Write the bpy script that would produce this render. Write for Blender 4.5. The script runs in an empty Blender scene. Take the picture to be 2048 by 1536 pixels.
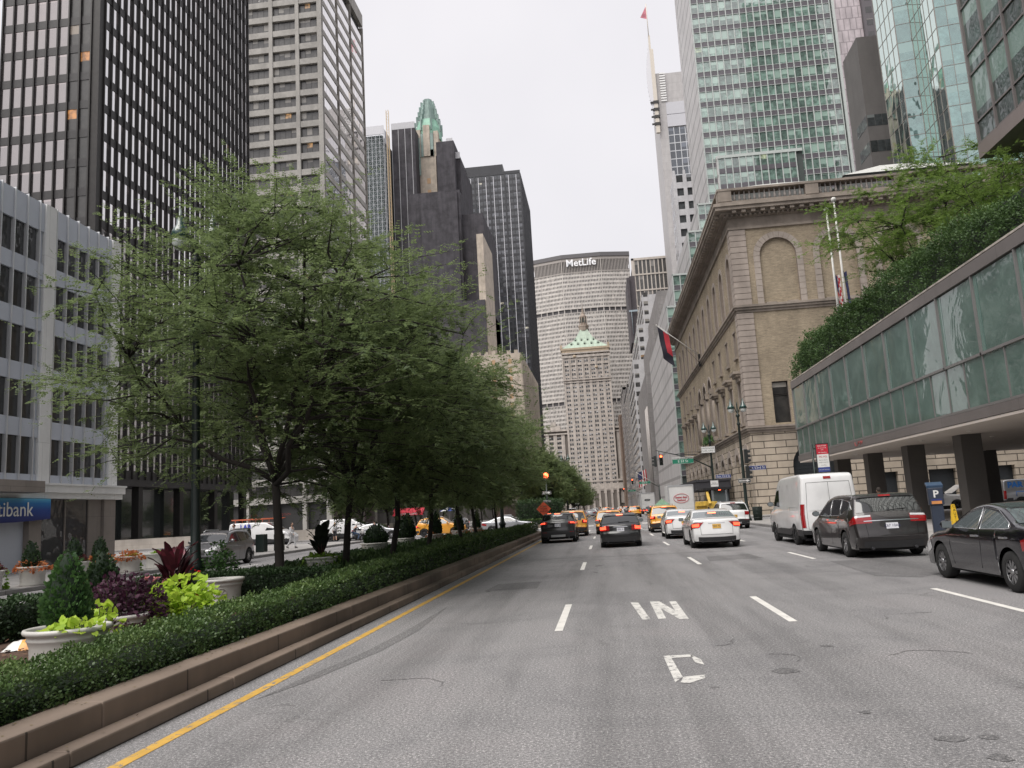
import bpy, bmesh, math, random
import numpy as np
from mathutils import Vector, Matrix
from mathutils.geometry import tessellate_polygon
random.seed(7); RNG = np.random.default_rng(7)
sc = bpy.context.scene
COL = sc.collection
# ---------------------------------------------------------------- camera
CH = 1.75
PITCH, YAW, ROLL = 0.154688, 0.104802, -0.056184
_cp, _sp, _cy, _sy = math.cos(PITCH), math.sin(PITCH), math.cos(YAW), math.sin(YAW)
CF = Vector((-_sy*_cp, _cy*_cp, _sp)); _r = Vector((_cy, _sy, 0)); _u = _r.cross(CF)
_c, _s = math.cos(ROLL), math.sin(ROLL)
CR = _c*_r + _s*_u; CU = -_s*_r + _c*_u
cam = bpy.data.cameras.new('camera'); camo = bpy.data.objects.new('camera', cam); COL.objects.link(camo)
camo.matrix_world = Matrix(((CR.x, CU.x, -CF.x, 0), (CR.y, CU.y, -CF.y, 0), (CR.z, CU.z, -CF.z, CH), (0, 0, 0, 1)))
cam.sensor_width = 36; cam.lens = 36*1640/2048; cam.clip_end = 5000; cam.clip_start = 0.1
sc.camera = camo
# ---------------------------------------------------------------- light
world = bpy.data.worlds.new('World'); sc.world = world; world.use_nodes = True
nt = world.node_tree; nt.nodes.clear()
wo = nt.nodes.new('ShaderNodeOutputWorld'); bg = nt.nodes.new('ShaderNodeBackground')
sky = nt.nodes.new('ShaderNodeTexSky'); sky.sky_type = 'NISHITA'; sky.sun_disc = False
SUN_EL, SUN_ROT = math.radians(58), math.radians(215)
sky.sun_elevation = SUN_EL; sky.sun_rotation = SUN_ROT; sky.dust_density = 5; sky.air_density = 1.5
mixw = nt.nodes.new('ShaderNodeMix'); mixw.data_type = 'RGBA'
tc = nt.nodes.new('ShaderNodeTexCoord'); nz = nt.nodes.new('ShaderNodeTexNoise'); nz.inputs['Scale'].default_value = 2.4
nz.inputs['Detail'].default_value = 4
cr = nt.nodes.new('ShaderNodeValToRGB')
cr.color_ramp.elements[0].position = .3; cr.color_ramp.elements[0].color = (3.72, 3.62, 3.76, 1)
cr.color_ramp.elements[1].position = .75; cr.color_ramp.elements[1].color = (4.35, 4.2, 4.28, 1)
nt.links.new(tc.outputs['Generated'], nz.inputs['Vector']); nt.links.new(nz.outputs['Fac'], cr.inputs['Fac'])
mixw.inputs[0].default_value = .93                       # closed cloud deck over the blue sky
nt.links.new(sky.outputs[0], mixw.inputs[6]); nt.links.new(cr.outputs[0], mixw.inputs[7])
nt.links.new(mixw.outputs[2], bg.inputs[0]); bg.inputs[1].default_value = .1
nt.links.new(bg.outputs[0], wo.inputs[0])
sun = bpy.data.lights.new('sun', 'SUN'); sun.energy = 1.5; sun.angle = math.radians(50); sun.color = (1, .965, .92)
suno = bpy.data.objects.new('sun', sun); COL.objects.link(suno)
sdir = Vector((math.sin(SUN_ROT)*math.cos(SUN_EL), math.cos(SUN_ROT)*math.cos(SUN_EL), math.sin(SUN_EL)))
suno.rotation_euler = sdir.to_track_quat('Z', 'Y').to_euler()
sc.view_settings.view_transform = 'Standard'; sc.view_settings.look = 'None'
sc.view_settings.exposure = 1.18; sc.view_settings.gamma = 1
sc.render.engine = 'CYCLES'
sc.cycles.max_bounces = 6; sc.cycles.diffuse_bounces = 3; sc.cycles.glossy_bounces = 3
sc.cycles.transmission_bounces = 4; sc.cycles.transparent_max_bounces = 6; sc.cycles.caustics_reflective = False
sc.cycles.caustics_refractive = False; sc.cycles.sample_clamp_indirect = 4

# ---------------------------------------------------------------- helpers
def tag(o, label=None, cat=None, group=None, kind=None):
    if label: o['label'] = label
    if cat: o['category'] = cat
    if group: o['group'] = group
    if kind: o['kind'] = kind
    return o
def thing(name, label, cat, loc=(0, 0, 0), rz=0, group=None):
    o = bpy.data.objects.new(name, None); COL.objects.link(o); o.location = loc; o.rotation_euler = (0, 0, rz)
    o.empty_display_size = .2
    return tag(o, label, cat, group)
def copy_tree(o, parent=None, label=None, loc=None, rz=None, scale=None, group=None):
    c = o.copy(); COL.objects.link(c); c.parent = parent
    if label: c['label'] = label
    if group: c['group'] = group
    if loc is not None: c.location = loc
    if rz is not None: c.rotation_euler = (0, 0, rz)
    if scale is not None: c.scale = (scale,)*3 if isinstance(scale, (int, float)) else scale
    for ch in list(o.children): copy_tree(ch, c)
    return c
class MB:
    """collects faces; build() links them as one mesh object"""
    def __init__(s): s.v = []; s.f = []; s.m = []; s.sm = []; s.r = []; s.uv = []
    def face(s, idx, m=0, smooth=False, rnd=0.): s.f.append(tuple(idx)); s.m.append(m); s.sm.append(smooth); s.r.append(rnd)
    def poly(s, pts, m=0, smooth=False, rnd=0.):
        n = len(s.v); s.v += [tuple(p) for p in pts]; s.face(range(n, n+len(pts)), m, smooth, rnd); return s
    def box(s, x0, x1, y0, y1, z0, z1, m=0, rnd=0., skip=''):
        if x1 < x0: x0, x1 = x1, x0
        if y1 < y0: y0, y1 = y1, y0
        n = len(s.v)
        s.v += [(x, y, z) for z in (z0, z1) for y in (y0, y1) for x in (x0, x1)]
        for k, q in (('b', (0, 2, 3, 1)), ('t', (4, 5, 7, 6)), ('s', (0, 1, 5, 4)), ('n', (2, 6, 7, 3)), ('w', (0, 4, 6, 2)), ('e', (1, 3, 7, 5))):
            if k not in skip: s.face([n+i for i in q], m, False, rnd)
        return s
    def obox(s, c, ax, ay, az, hx, hy, hz, m=0, rnd=0.):
        c = Vector(c); n = len(s.v)
        for k in (-1, 1):
            for j in (-1, 1):
                for i in (-1, 1): s.v.append(tuple(c + ax*hx*i + ay*hy*j + az*hz*k))
        for q in ((0, 2, 3, 1), (4, 5, 7, 6), (0, 1, 5, 4), (2, 6, 7, 3), (0, 4, 6, 2), (1, 3, 7, 5)):
            s.face([n+i for i in q], m, False, rnd)
        return s
    def tube(s, pts, rad, n=8, m=0, caps=True, smooth=True):
        pts = [Vector(p) for p in pts]; rads = rad if isinstance(rad, (list, tuple)) else [rad]*len(pts)
        rings = []; prev = None
        for i, p in enumerate(pts):
            a = pts[max(i-1, 0)]; b = pts[min(i+1, len(pts)-1)]; d = (b-a)
            d = d.normalized() if d.length > 1e-9 else Vector((0, 0, 1))
            if prev is None: prev = Vector((1, 0, 0)) if abs(d.x) < .8 else Vector((0, 1, 0))
            e = (prev - d*prev.dot(d)).normalized(); g = d.cross(e); prev = e
            base = len(s.v); rings.append(base)
            for k in range(n):
                t = 2*math.pi*k/n; s.v.append(tuple(p + (e*math.cos(t)+g*math.sin(t))*rads[i]))
        for i in range(len(rings)-1):
            for k in range(n):
                k2 = (k+1) % n; s.face((rings[i]+k, rings[i]+k2, rings[i+1]+k2, rings[i+1]+k), m, smooth)
        if caps:
            s.face([rings[0]+k for k in reversed(range(n))], m); s.face([rings[-1]+k for k in range(n)], m)
        return s
    def lathe(s, prof, c=(0, 0, 0), n=20, m=0, axis='z', smooth=True, close=False):
        base = len(s.v); c = Vector(c)
        for r, h in prof:
            for k in range(n):
                t = 2*math.pi*k/n; a, b = r*math.cos(t), r*math.sin(t)
                p = (a, b, h) if axis == 'z' else ((h, a, b) if axis == 'x' else (b, h, a))
                s.v.append(tuple(c+Vector(p)))
        for i in range(len(prof)-1):
            for k in range(n):
                k2 = (k+1) % n; s.face((base+i*n+k, base+i*n+k2, base+(i+1)*n+k2, base+(i+1)*n+k), m, smooth)
        if prof[0][0] > 1e-4 and not close: s.face([base+k for k in reversed(range(n))], m)
        if prof[-1][0] > 1e-4 and not close: s.face([base+(len(prof)-1)*n+k for k in range(n)], m)
        return s
    def ball(s, c, rx, ry, rz, n=10, m=0, k=6):
        prof = [(math.sin(math.pi*i/k), -math.cos(math.pi*i/k)) for i in range(k+1)]
        base = len(s.v); s.lathe(prof, (0, 0, 0), n, m)
        for i in range(base, len(s.v)):
            x, y, z = s.v[i]; s.v[i] = (c[0]+x*rx, c[1]+y*ry, c[2]+z*rz)
        return s
    def prism(s, poly, z0, z1, m=0):
        """vertical prism from a counter-clockwise plan polygon"""
        n = len(s.v); k = len(poly)
        s.v += [(x, y, z0) for x, y in poly] + [(x, y, z1) for x, y in poly]
        s.face([n+i for i in reversed(range(k))], m); s.face([n+k+i for i in range(k)], m)
        for i in range(k):
            j = (i+1) % k; s.face((n+i, n+j, n+k+j, n+k+i), m)
        return s
    def extr(s, poly, f, m=0):
        """poly of 2-D points; f(u,v,side) -> 3-D for side 0/1; a flat plate with thickness"""
        n = len(s.v); k = len(poly)
        s.v += [tuple(f(u, v, 0)) for u, v in poly] + [tuple(f(u, v, 1)) for u, v in poly]
        s.face([n+i for i in reversed(range(k))], m); s.face([n+k+i for i in range(k)], m)
        for i in range(k):
            j = (i+1) % k; s.face((n+i, n+j, n+k+j, n+k+i), m)
        return s
    def xf(s, M, start=0):
        for i in range(start, len(s.v)): s.v[i] = tuple(M @ Vector(s.v[i]))
        return s
    def build(s, name, mats, parent=None, bevel=0, rnd=False):
        me = bpy.data.meshes.new(name); me.from_pydata(s.v, [], s.f)
        if not isinstance(mats, (list, tuple)): mats = [mats]
        for m in mats: me.materials.append(m)
        if len(mats) > 1: me.polygons.foreach_set('material_index', s.m)
        me.polygons.foreach_set('use_smooth', s.sm)
        if rnd:
            at = me.attributes.new('rnd', 'FLOAT', 'FACE'); at.data.foreach_set('value', s.r)
        if s.uv:
            l = me.uv_layers.new(name='UVMap'); l.data.foreach_set('uv', [c for uv in s.uv for c in uv])
        me.update(); o = bpy.data.objects.new(name, me); COL.objects.link(o); o.parent = parent
        if bevel:
            b = o.modifiers.new('bevel', 'BEVEL'); b.width = bevel; b.segments = 2; b.limit_method = 'ANGLE'; b.angle_limit = .7
        return o
def npmesh(name, V, F, mat, parent=None, rnd=None, smooth=False):
    """V (n,3), F (m,k) numpy"""
    me = bpy.data.meshes.new(name); m, k = F.shape
    me.vertices.add(len(V)); me.vertices.foreach_set('co', V.astype(np.float32).ravel())
    me.loops.add(m*k); me.loops.foreach_set('vertex_index', F.astype(np.int32).ravel())
    me.polygons.add(m); me.polygons.foreach_set('loop_start', np.arange(0, m*k, k, dtype=np.int32))
    me.polygons.foreach_set('loop_total', np.full(m, k, dtype=np.int32))
    if smooth: me.polygons.foreach_set('use_smooth', np.ones(m, dtype=bool))
    me.materials.append(mat)
    if rnd is not None:
        at = me.attributes.new('rnd', 'FLOAT', 'FACE'); at.data.foreach_set('value', rnd.astype(np.float32))
    me.update(calc_edges=True); o = bpy.data.objects.new(name, me); COL.objects.link(o); o.parent = parent
    return o
def text_mesh(name, txt, size, mat, parent, M, extrude=.004, align='CENTER', sx=1., bold=0.):
    """flat lettering; local x right, y up, z towards the reader"""
    cu = bpy.data.curves.new(name, 'FONT'); cu.body = txt; cu.size = size; cu.extrude = extrude; cu.align_x = align; cu.align_y = 'CENTER'
    cu.offset = bold; cu.resolution_u = 3
    o = bpy.data.objects.new('tmp', cu); COL.objects.link(o)
    dg = bpy.context.evaluated_depsgraph_get(); me = bpy.data.meshes.new_from_object(o.evaluated_get(dg))
    bpy.data.objects.remove(o); bpy.data.curves.remove(cu)
    me.name = name; me.materials.clear(); me.materials.append(mat); me.transform(M @ Matrix.Diagonal((sx, 1, 1, 1)))
    r = bpy.data.objects.new(name, me); COL.objects.link(r); r.parent = parent
    return r
def basis(o, x, y, z):
    x, y, z = Vector(x), Vector(y), Vector(z)
    return Matrix(((x.x, y.x, z.x, o[0]), (x.y, y.y, z.y, o[1]), (x.z, y.z, z.z, o[2]), (0, 0, 0, 1)))

# ---------------------------------------------------------------- materials
MATS = {}
class NT:
    def __init__(s, name):
        s.mat = bpy.data.materials.new(name); s.mat.use_nodes = True; s.t = s.mat.node_tree; s.t.nodes.clear()
        s.out = s.t.nodes.new('ShaderNodeOutputMaterial')
    def n(s, typ, **kw):
        nd = s.t.nodes.new('ShaderNode'+typ)
        for k, v in kw.items():
            if k in nd.bl_rna.properties.keys(): setattr(nd, k, v)
            else: s.set(nd, k.replace('_', ' '), v)
        return nd
    def set(s, nd, k, v):
        i = nd.inputs[k]
        if hasattr(v, 'is_output') or isinstance(v, bpy.types.NodeSocket): s.t.links.new(v, i)
        else:
            if isinstance(v, (tuple, list)) and len(v) == 3 and i.type == 'RGBA': v = (*v, 1)
            i.default_value = v
    def math(s, op, a, b=0., c=None, clamp=False):
        nd = s.n('Math', operation=op); nd.use_clamp = clamp
        s.seti(nd, 0, a); s.seti(nd, 1, b)
        if c is not None: s.seti(nd, 2, c)
        return nd.outputs[0]
    def seti(s, nd, i, v):
        if isinstance(v, bpy.types.NodeSocket): s.t.links.new(v, nd.inputs[i])
        else:
            if isinstance(v, (tuple, list)) and len(v) == 3 and nd.inputs[i].type == 'RGBA': v = (*v, 1)
            nd.inputs[i].default_value = v
    def mix(s, f, a, b, mode='MIX'):
        nd = s.n('Mix', data_type='RGBA', blend_type=mode); s.seti(nd, 0, f); s.seti(nd, 6, a); s.seti(nd, 7, b); return nd.outputs[2]
    def ramp(s, f, stops):
        nd = s.n('ValToRGB'); s.seti(nd, 0, f); e = nd.color_ramp.elements
        while len(e) < len(stops): e.new(.5)
        for i, (p, c) in enumerate(stops):
            e[i].position = p; e[i].color = (*c, 1) if len(c) == 3 else c
        return nd.outputs[0]
    def noise(s, scale, detail=4, rough=.55, vec=None, dist=0.):
        nd = s.n('TexNoise'); nd.inputs['Scale'].default_value = scale; nd.inputs['Detail'].default_value = detail
        nd.inputs['Roughness'].default_value = rough; nd.inputs['Distortion'].default_value = dist
        if vec is not None: s.t.links.new(vec, nd.inputs['Vector'])
        return nd.outputs['Fac']
    def pos(s): return s.n('NewGeometry').outputs['Position']
    def obj(s): return s.n('TexCoord').outputs['Object']
    def scale(s, v, x, y, z):
        nd = s.n('VectorMath', operation='MULTIPLY'); s.t.links.new(v, nd.inputs[0]); nd.inputs[1].default_value = (x, y, z); return nd.outputs[0]
    def wall(s):
        """(along the wall, up) coordinates for walls facing x or y"""
        g = s.n('NewGeometry'); sp = s.n('SeparateXYZ'); s.t.links.new(g.outputs['Position'], sp.inputs[0])
        sn = s.n('SeparateXYZ'); s.t.links.new(g.outputs['True Normal'], sn.inputs[0])
        ax = s.math('GREATER_THAN', s.math('ABSOLUTE', sn.outputs[0]), .7)
        mx = s.n('Mix', data_type='FLOAT'); s.seti(mx, 0, ax); s.seti(mx, 2, sp.outputs[0]); s.seti(mx, 3, sp.outputs[1])
        cb = s.n('CombineXYZ'); s.t.links.new(mx.outputs[0], cb.inputs[0]); s.t.links.new(sp.outputs[2], cb.inputs[1])
        return cb.outputs[0]
    def attr(s, name='rnd'): return s.n('Attribute', attribute_name=name).outputs['Fac']
    def bump(s, h, strength=.3, dist=.01):
        nd = s.n('Bump'); nd.inputs['Strength'].default_value = strength; nd.inputs['Distance'].default_value = dist
        s.t.links.new(h, nd.inputs['Height']); return nd.outputs[0]
    def bsdf(s, color, rough=.6, **kw):
        b = s.n('BsdfPrincipled'); s.set(b, 'Base Color', color); s.set(b, 'Roughness', rough)
        for k, v in kw.items(): s.set(b, k.replace('_', ' '), v)
        s.t.links.new(b.outputs[0], s.out.inputs[0]); return b
def mat(name, color, rough=.6, var=.12, scale=3., **kw):
    if name in MATS: return MATS[name]
    t = NT(name)
    if var:
        f = t.noise(scale, 5, .6, t.pos())
        lo = tuple(c*(1-var) for c in color); hi = tuple(min(1, c*(1+var)) for c in color)
        col = t.ramp(f, [(.3, lo), (.7, hi)])
    else: col = color
    t.bsdf(col, rough, **kw); MATS[name] = t.mat; return t.mat
def emis(name, color, strength=3., rough=.4):
    if name in MATS: return MATS[name]
    t = NT(name); t.bsdf(color, rough, Emission_Color=color, Emission_Strength=strength); MATS[name] = t.mat; return t.mat
def grime(t, col, amt=.35, sx=.5, sz=.06):
    """rain streaks and soot with a shape of their own"""
    w = t.wall(); f = t.noise(1., 5, .6, t.scale(w, sx, sz, 1)); g = t.noise(.35, 4, .6, t.pos())
    f = t.math('MULTIPLY', f, g); k = t.ramp(f, [(.12, (1-amt,)*3), (.34, (1.06,)*3)])
    return t.mix(1., col, k, 'MULTIPLY')
def wallmat(name, color, rough=.8, panel=None, joint=.6, mortar=.01, amt=.3, brick=False, offset=.5, bump=.3, off=(0, 0)):
    """stone, concrete, brick or metal panel wall; panel=(w,h)"""
    if name in MATS: return MATS[name]
    t = NT(name); col = color; h = None
    f = t.noise(2.2, 6, .65, t.pos()); c2 = t.ramp(f, [(.25, tuple(c*.86 for c in color)), (.75, tuple(c*1.1 for c in color))])
    if panel:
        b = t.n('TexBrick', offset=offset, squash=1.); w = t.wall()
        if off != (0, 0):
            a = t.n('VectorMath', operation='ADD'); t.t.links.new(w, a.inputs[0]); a.inputs[1].default_value = (*off, 0); w = a.outputs[0]
        t.t.links.new(w, b.inputs['Vector'])
        b.inputs['Scale'].default_value = 1.; b.inputs['Brick Width'].default_value = panel[0]; b.inputs['Row Height'].default_value = panel[1]
        b.inputs['Mortar Size'].default_value = mortar; b.inputs['Mortar Smooth'].default_value = .1; b.inputs['Bias'].default_value = 0
        t.set(b, 'Color1', tuple(c*(.82 if brick else .94) for c in color)); t.set(b, 'Color2', tuple(min(1, c*(1.18 if brick else 1.05)) for c in color))
        t.set(b, 'Mortar', tuple(c*joint for c in color))
        c2 = t.mix(.5, c2, b.outputs['Color'], 'MIX'); c2 = t.mix(b.outputs['Fac'], c2, tuple(c*joint for c in color))
        h = t.math('SUBTRACT', 1., b.outputs['Fac'])
    if brick: c2 = t.mix(1., c2, t.ramp(t.noise(1., 4, .7, t.scale(t.wall(), 1.6, 7., 1)), [(.3, (.74,)*3), (.5, (1,)*3), (.7, (1.25,)*3)]), 'MULTIPLY')
    col = grime(t, c2, amt)
    bs = t.bsdf(col, rough)
    if h is not None: t.t.links.new(t.bump(h, bump, .02), bs.inputs['Normal'])
    else: t.t.links.new(t.bump(t.noise(30, 4, .6, t.pos()), .15, .01), bs.inputs['Normal'])
    MATS[name] = t.mat; return t.mat
def glassmat(name, dark, blind=(.5, .5, .48), frac=.4, coat=1., ior=1.5, tint=(1, 1, 1), lit=0., wave=.12, litcol=(1, .55, .22), wscale=.5, div=0, spec=.5, drop=.75, mir=0., mtint=(.9,.88,.88)):
    """window pane: room or blind behind, reflecting glass in front; pane uv 0..1, rnd per pane"""
    if name in MATS: return MATS[name]
    t = NT(name); uv = t.n('UVMap').outputs[0]; sp = t.n('SeparateXYZ'); t.t.links.new(uv, sp.inputs[0])
    r = t.attr(); r2 = t.math('FRACT', t.math('MULTIPLY', r, 37.3)); r3 = t.math('FRACT', t.math('MULTIPLY', r, 91.7))
    has = t.math('LESS_THAN', r, frac)
    edge = t.math('SUBTRACT', 1., t.math('MULTIPLY', r2, drop)); low = t.math('GREATER_THAN', sp.outputs[1], edge)
    m = t.math('MULTIPLY', has, low)
    dk = t.ramp(r3, [(0, tuple(c*.6 for c in dark)), (1, tuple(c*1.5 for c in dark))])
    nn = t.noise(1.3, 3, .6, t.pos()); dk = t.mix(1., dk, t.ramp(nn, [(.35, (.5,)*3), (.7, (1.5,)*3)]), 'MULTIPLY')
    bl = t.mix(r3, tuple(c*.8 for c in blind), blind)
    col = t.mix(m, dk, bl)
    wn = t.noise(wscale, 2, .5, t.pos())
    kw = {}
    bs = t.bsdf(col, .5, Coat_Weight=coat, Coat_Roughness=.015, Coat_IOR=ior, Coat_Tint=tint, Specular_IOR_Level=spec)
    t.t.links.new(t.bump(wn, wave, .25), bs.inputs['Coat Normal'])
    if lit:
        isl = t.math('MULTIPLY', t.math('LESS_THAN', r2, lit), t.math('GREATER_THAN', sp.outputs[1], .55))
        nz_ = t.ramp(t.noise(1.1, 3, .6, t.pos()), [(.4, (.15,)*3), (.65, (1,)*3)])
        t.set(bs, 'Emission Color', litcol); t.t.links.new(t.math('MULTIPLY', t.math('MULTIPLY', isl, nz_), .3), bs.inputs['Emission Strength'])
    if mir:
        gl = t.n('BsdfGlossy'); t.set(gl, 'Color', mtint); t.set(gl, 'Roughness', .02); t.t.links.new(t.bump(wn, wave, .25), gl.inputs['Normal'])
        lw = t.n('LayerWeight'); lw.inputs[0].default_value = .35; mx = t.n('MixShader'); t.t.links.new(t.math('ADD', mir, t.math('MULTIPLY', lw.outputs['Facing'], 1.-mir), clamp=True), mx.inputs[0])
        t.t.links.new(bs.outputs[0], mx.inputs[1]); t.t.links.new(gl.outputs[0], mx.inputs[2]); t.t.links.new(mx.outputs[0], t.out.inputs[0])
    MATS[name] = t.mat; return t.mat

M_black = mat('black_metal', (.02, .02, .022), .4, .1)
M_dkgreen = mat('dark_green_paint', (.009, .018, .015), .4, .2, 8)
M_white = mat('white_paint', (.75, .75, .74), .4, .06)
M_chrome = mat('chrome', (.75, .75, .76), .15, 0, Metallic=1.)
M_alu = mat('aluminium', (.55, .56, .57), .35, .06, Metallic=.8)
M_rubber = mat('rubber', (.02, .02, .02), .75, .2, 10)
M_dark = mat('dark_void', (.012, .012, .013), .9, 0)
M_plast = mat('black_plastic', (.03, .03, .032), .55, .1, 6)

BOXES = []      # plain boxes of the big buildings, used to find which windows the street view shows
def regbox(x0, x1, y0, y1, z0, z1): BOXES.append((min(x0, x1), max(x0, x1), min(y0, y1), max(y0, y1), z0, z1))
def view_area(pts):
    P = [Vector(p)-Vector((0, 0, CH)) for p in pts]; q = []
    for v in P:
        d = v.dot(CF)
        if d < .5: return 0
        q.append((1024+1640*v.dot(CR)/d, 768-1640*v.dot(CU)/d))
    cx = sum(a for a, _ in q)/len(q); cy = sum(b for _, b in q)/len(q)
    if not (0 < cx < 2048 and 0 < cy < 1536): return 0
    A = 0
    for i in range(len(q)):
        a, b = q[i], q[(i+1) % len(q)]; A += a[0]*b[1]-a[1]*b[0]
    n = (P[1]-P[0]).cross(P[2]-P[0])
    return abs(A)/2 if n.dot(P[0]) < 0 else 0
def hidden(c, skip):
    o = Vector((0, 0, CH)); d = Vector(c)-o
    for b in BOXES:
        if b is skip: continue
        t0, t1 = 0., .995
        for i in range(3):
            lo, hi = b[2*i]+.05, b[2*i+1]-.05
            if abs(d[i]) < 1e-9:
                if not lo < o[i] < hi: t0 = 2; break
            else:
                a, e = (lo-o[i])/d[i], (hi-o[i])/d[i]
                if a > e: a, e = e, a
                t0 = max(t0, a); t1 = min(t1, e)
        if t0 < t1: return True
    return False
WIN = []        # (building, material, name, [panes]) filled while building, meshed at the end
class Win:
    def __init__(s, parent, mats, name='window', stuff='windows', maxn=100, frame=0., fmat=None):
        s.parent, s.mats, s.name, s.stuff, s.maxn, s.p, s.frame, s.fmat = parent, mats if isinstance(mats, (list, tuple)) else [mats], name, stuff, maxn, [], frame, fmat
        WIN.append(s)
    def add(s, pts, m=0, rnd=None): s.p.append((pts, m, random.random() if rnd is None else rnd))
    def pane(s, mb, pts, m, rnd):
        """a slightly racked pane with its own depth"""
        P = [Vector(p) for p in pts]; n = (P[1]-P[0]).cross(P[2]-P[0]).normalized()
        w = min((P[1]-P[0]).length, 2.5)
        j = random.Random(int(rnd*1e6)); P = [p+n*j.uniform(-.0035, .0035)*w for p in P]
        b = len(mb.v); mb.v += [tuple(p) for p in P] + [tuple(p-n*.03) for p in P]
        mb.face((b, b+1, b+2, b+3), m, False, rnd); mb.uv += [(0, 0), (1, 0), (1, 1), (0, 1)]
        for i in range(4):
            k = (i+1) % 4; mb.face((b+k, b+i, b+4+i, b+4+k), m, False, rnd); mb.uv += [(0, 0)]*4
        if s.frame:
            f = s.frame; ux = (P[1]-P[0]); uy = (P[3]-P[0]); W, H = ux.length, uy.length; ux = ux/W; uy = uy/H; c = (P[0]+P[2])/2+n*.03
            mi = len(s.mats)
            for cc, hx, hy in ((c-ux*(W/2-f/2), f/2, H/2), (c+ux*(W/2-f/2), f/2, H/2), (c-uy*(H/2-f/2), W/2-f-.002, f/2), (c+uy*(H/2-f/2), W/2-f-.002, f/2)):
                k0 = len(mb.f); mb.obox(cc, ux, uy, n, hx, hy, .028, mi, 0); mb.uv += [(0, 0)]*4*(len(mb.f)-k0)
    def flush(s):
        if not s.p: return
        ar = [(view_area(p[0]), i) for i, p in enumerate(s.p)]; ar.sort(reverse=True)
        big = []
        for a, i in ar[:s.maxn*6]:
            if a < 12 or len(big) >= s.maxn: break
            c = sum((Vector(q) for q in s.p[i][0]), Vector())/4
            if not hidden(c, None): big.append(i)
        bs = set(big); mats = s.mats+([s.fmat] if s.frame else [])
        for i in big:
            mb = MB(); s.pane(mb, *s.p[i]); mb.build(s.name, mats, s.parent, rnd=True)
        rest = [i for i in range(len(s.p)) if i not in bs]
        if rest:
            mb = MB()
            for i in rest: s.pane(mb, *s.p[i])
            o = mb.build(s.stuff, mats, s.parent, rnd=True)
            if len(s.p) > s.maxn: o['kind'] = 'stuff'
def wpts(face, pos, u0, u1, z0, z1):
    """pane corners seen from outside; face 'n' means it looks to -y (towards the camera), 'w' looks to -x, 'e' to +x, 's' to +y"""
    if face == 'n': return [(u0, pos, z0), (u1, pos, z0), (u1, pos, z1), (u0, pos, z1)]
    if face == 'w': return [(pos, u1, z0), (pos, u0, z0), (pos, u0, z1), (pos, u1, z1)]
    if face == 'e': return [(pos, u0, z0), (pos, u1, z0), (pos, u1, z1), (pos, u0, z1)]
    return [(u1, pos, z0), (u0, pos, z0), (u0, pos, z1), (u1, pos, z1)]
def fbox(mb, face, pos, u0, u1, z0, z1, d0, d1, m=0):
    """box on a facade standing from d0 to d1 outward of plane pos"""
    if face == 'n': mb.box(u0, u1, pos-d1, pos-d0, z0, z1, m)
    elif face == 'w': mb.box(pos-d1, pos-d0, u0, u1, z0, z1, m)
    elif face == 'e': mb.box(pos+d0, pos+d1, u0, u1, z0, z1, m)
    else: mb.box(u0, u1, pos+d0, pos+d1, z0, z1, m)
# ================================================================ ground and road
def asphalt(name, light=.235, far=False):
    t = NT(name); p = t.pos()
    f1 = t.noise(38, 3, .75, p); f2 = t.noise(105, 2, .6, p)
    tr = t.noise(1., 5, .6, t.scale(p, 1.1, .06, 1)); big = t.noise(.35, 6, .65, p, 1.5)
    base = t.ramp(t.math('ADD', t.math('MULTIPLY', f1, .55), t.math('MULTIPLY', f2, .45)),
                  [(.36, (light*.22,)*3), (.46, (light*.78, light*.765, light*.775)), (.55, (light*1.08, light*1.05, light*1.055)), (.63, (light*2.7, light*2.6, light*2.55))])
    c = t.mix(1., base, t.ramp(tr, [(.3, (.66,)*3), (.55, (1.03,)*3), (.8, (1.16,)*3)]), 'MULTIPLY')
    c = t.mix(1., c, t.ramp(big, [(.32, (.84, .84, .85)), (.5, (1.,)*3), (.7, (1.07, 1.05, 1.05))]), 'MULTIPLY')
    # oil spots and tar-black drips
    sp = t.noise(1.7, 2, .4, t.scale(p, 1., .45, 1)); c = t.mix(1., c, t.ramp(sp, [(.22, (.55,)*3), (.27, (1,)*3)]), 'MULTIPLY')
    # cracks
    v = t.n('TexVoronoi', feature='DISTANCE_TO_EDGE'); wv = t.n('VectorMath', operation='ADD'); t.t.links.new(t.scale(p, .22, .16, 1), wv.inputs[0])
    nn = t.n('TexNoise'); nn.inputs['Scale'].default_value = 1.3; nn.inputs['Detail'].default_value = 6; t.t.links.new(p, nn.inputs['Vector'])
    t.t.links.new(t.scale(nn.outputs['Color'], .55, .55, 0), wv.inputs[1]); t.t.links.new(wv.outputs[0], v.inputs['Vector']); v.inputs['Scale'].default_value = 1
    ck = t.math('LESS_THAN', v.outputs['Distance'], .0022); gate = t.math('GREATER_THAN', t.noise(.5, 2, .5, p), .56)
    c = t.mix(t.math('MULTIPLY', t.math('MULTIPLY', ck, gate), .3), c, (.035, .034, .034))
    b = t.bsdf(c, .82, Specular_IOR_Level=.35)
    t.t.links.new(t.bump(t.math('ADD', f1, f2), .5, .006), b.inputs['Normal'])
    return t.mat
M_road = asphalt('asphalt'); M_patch = asphalt('asphalt_patch', .165)
M_side = wallmat('sidewalk_concrete', (.36, .345, .33), .85, amt=.1)
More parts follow.
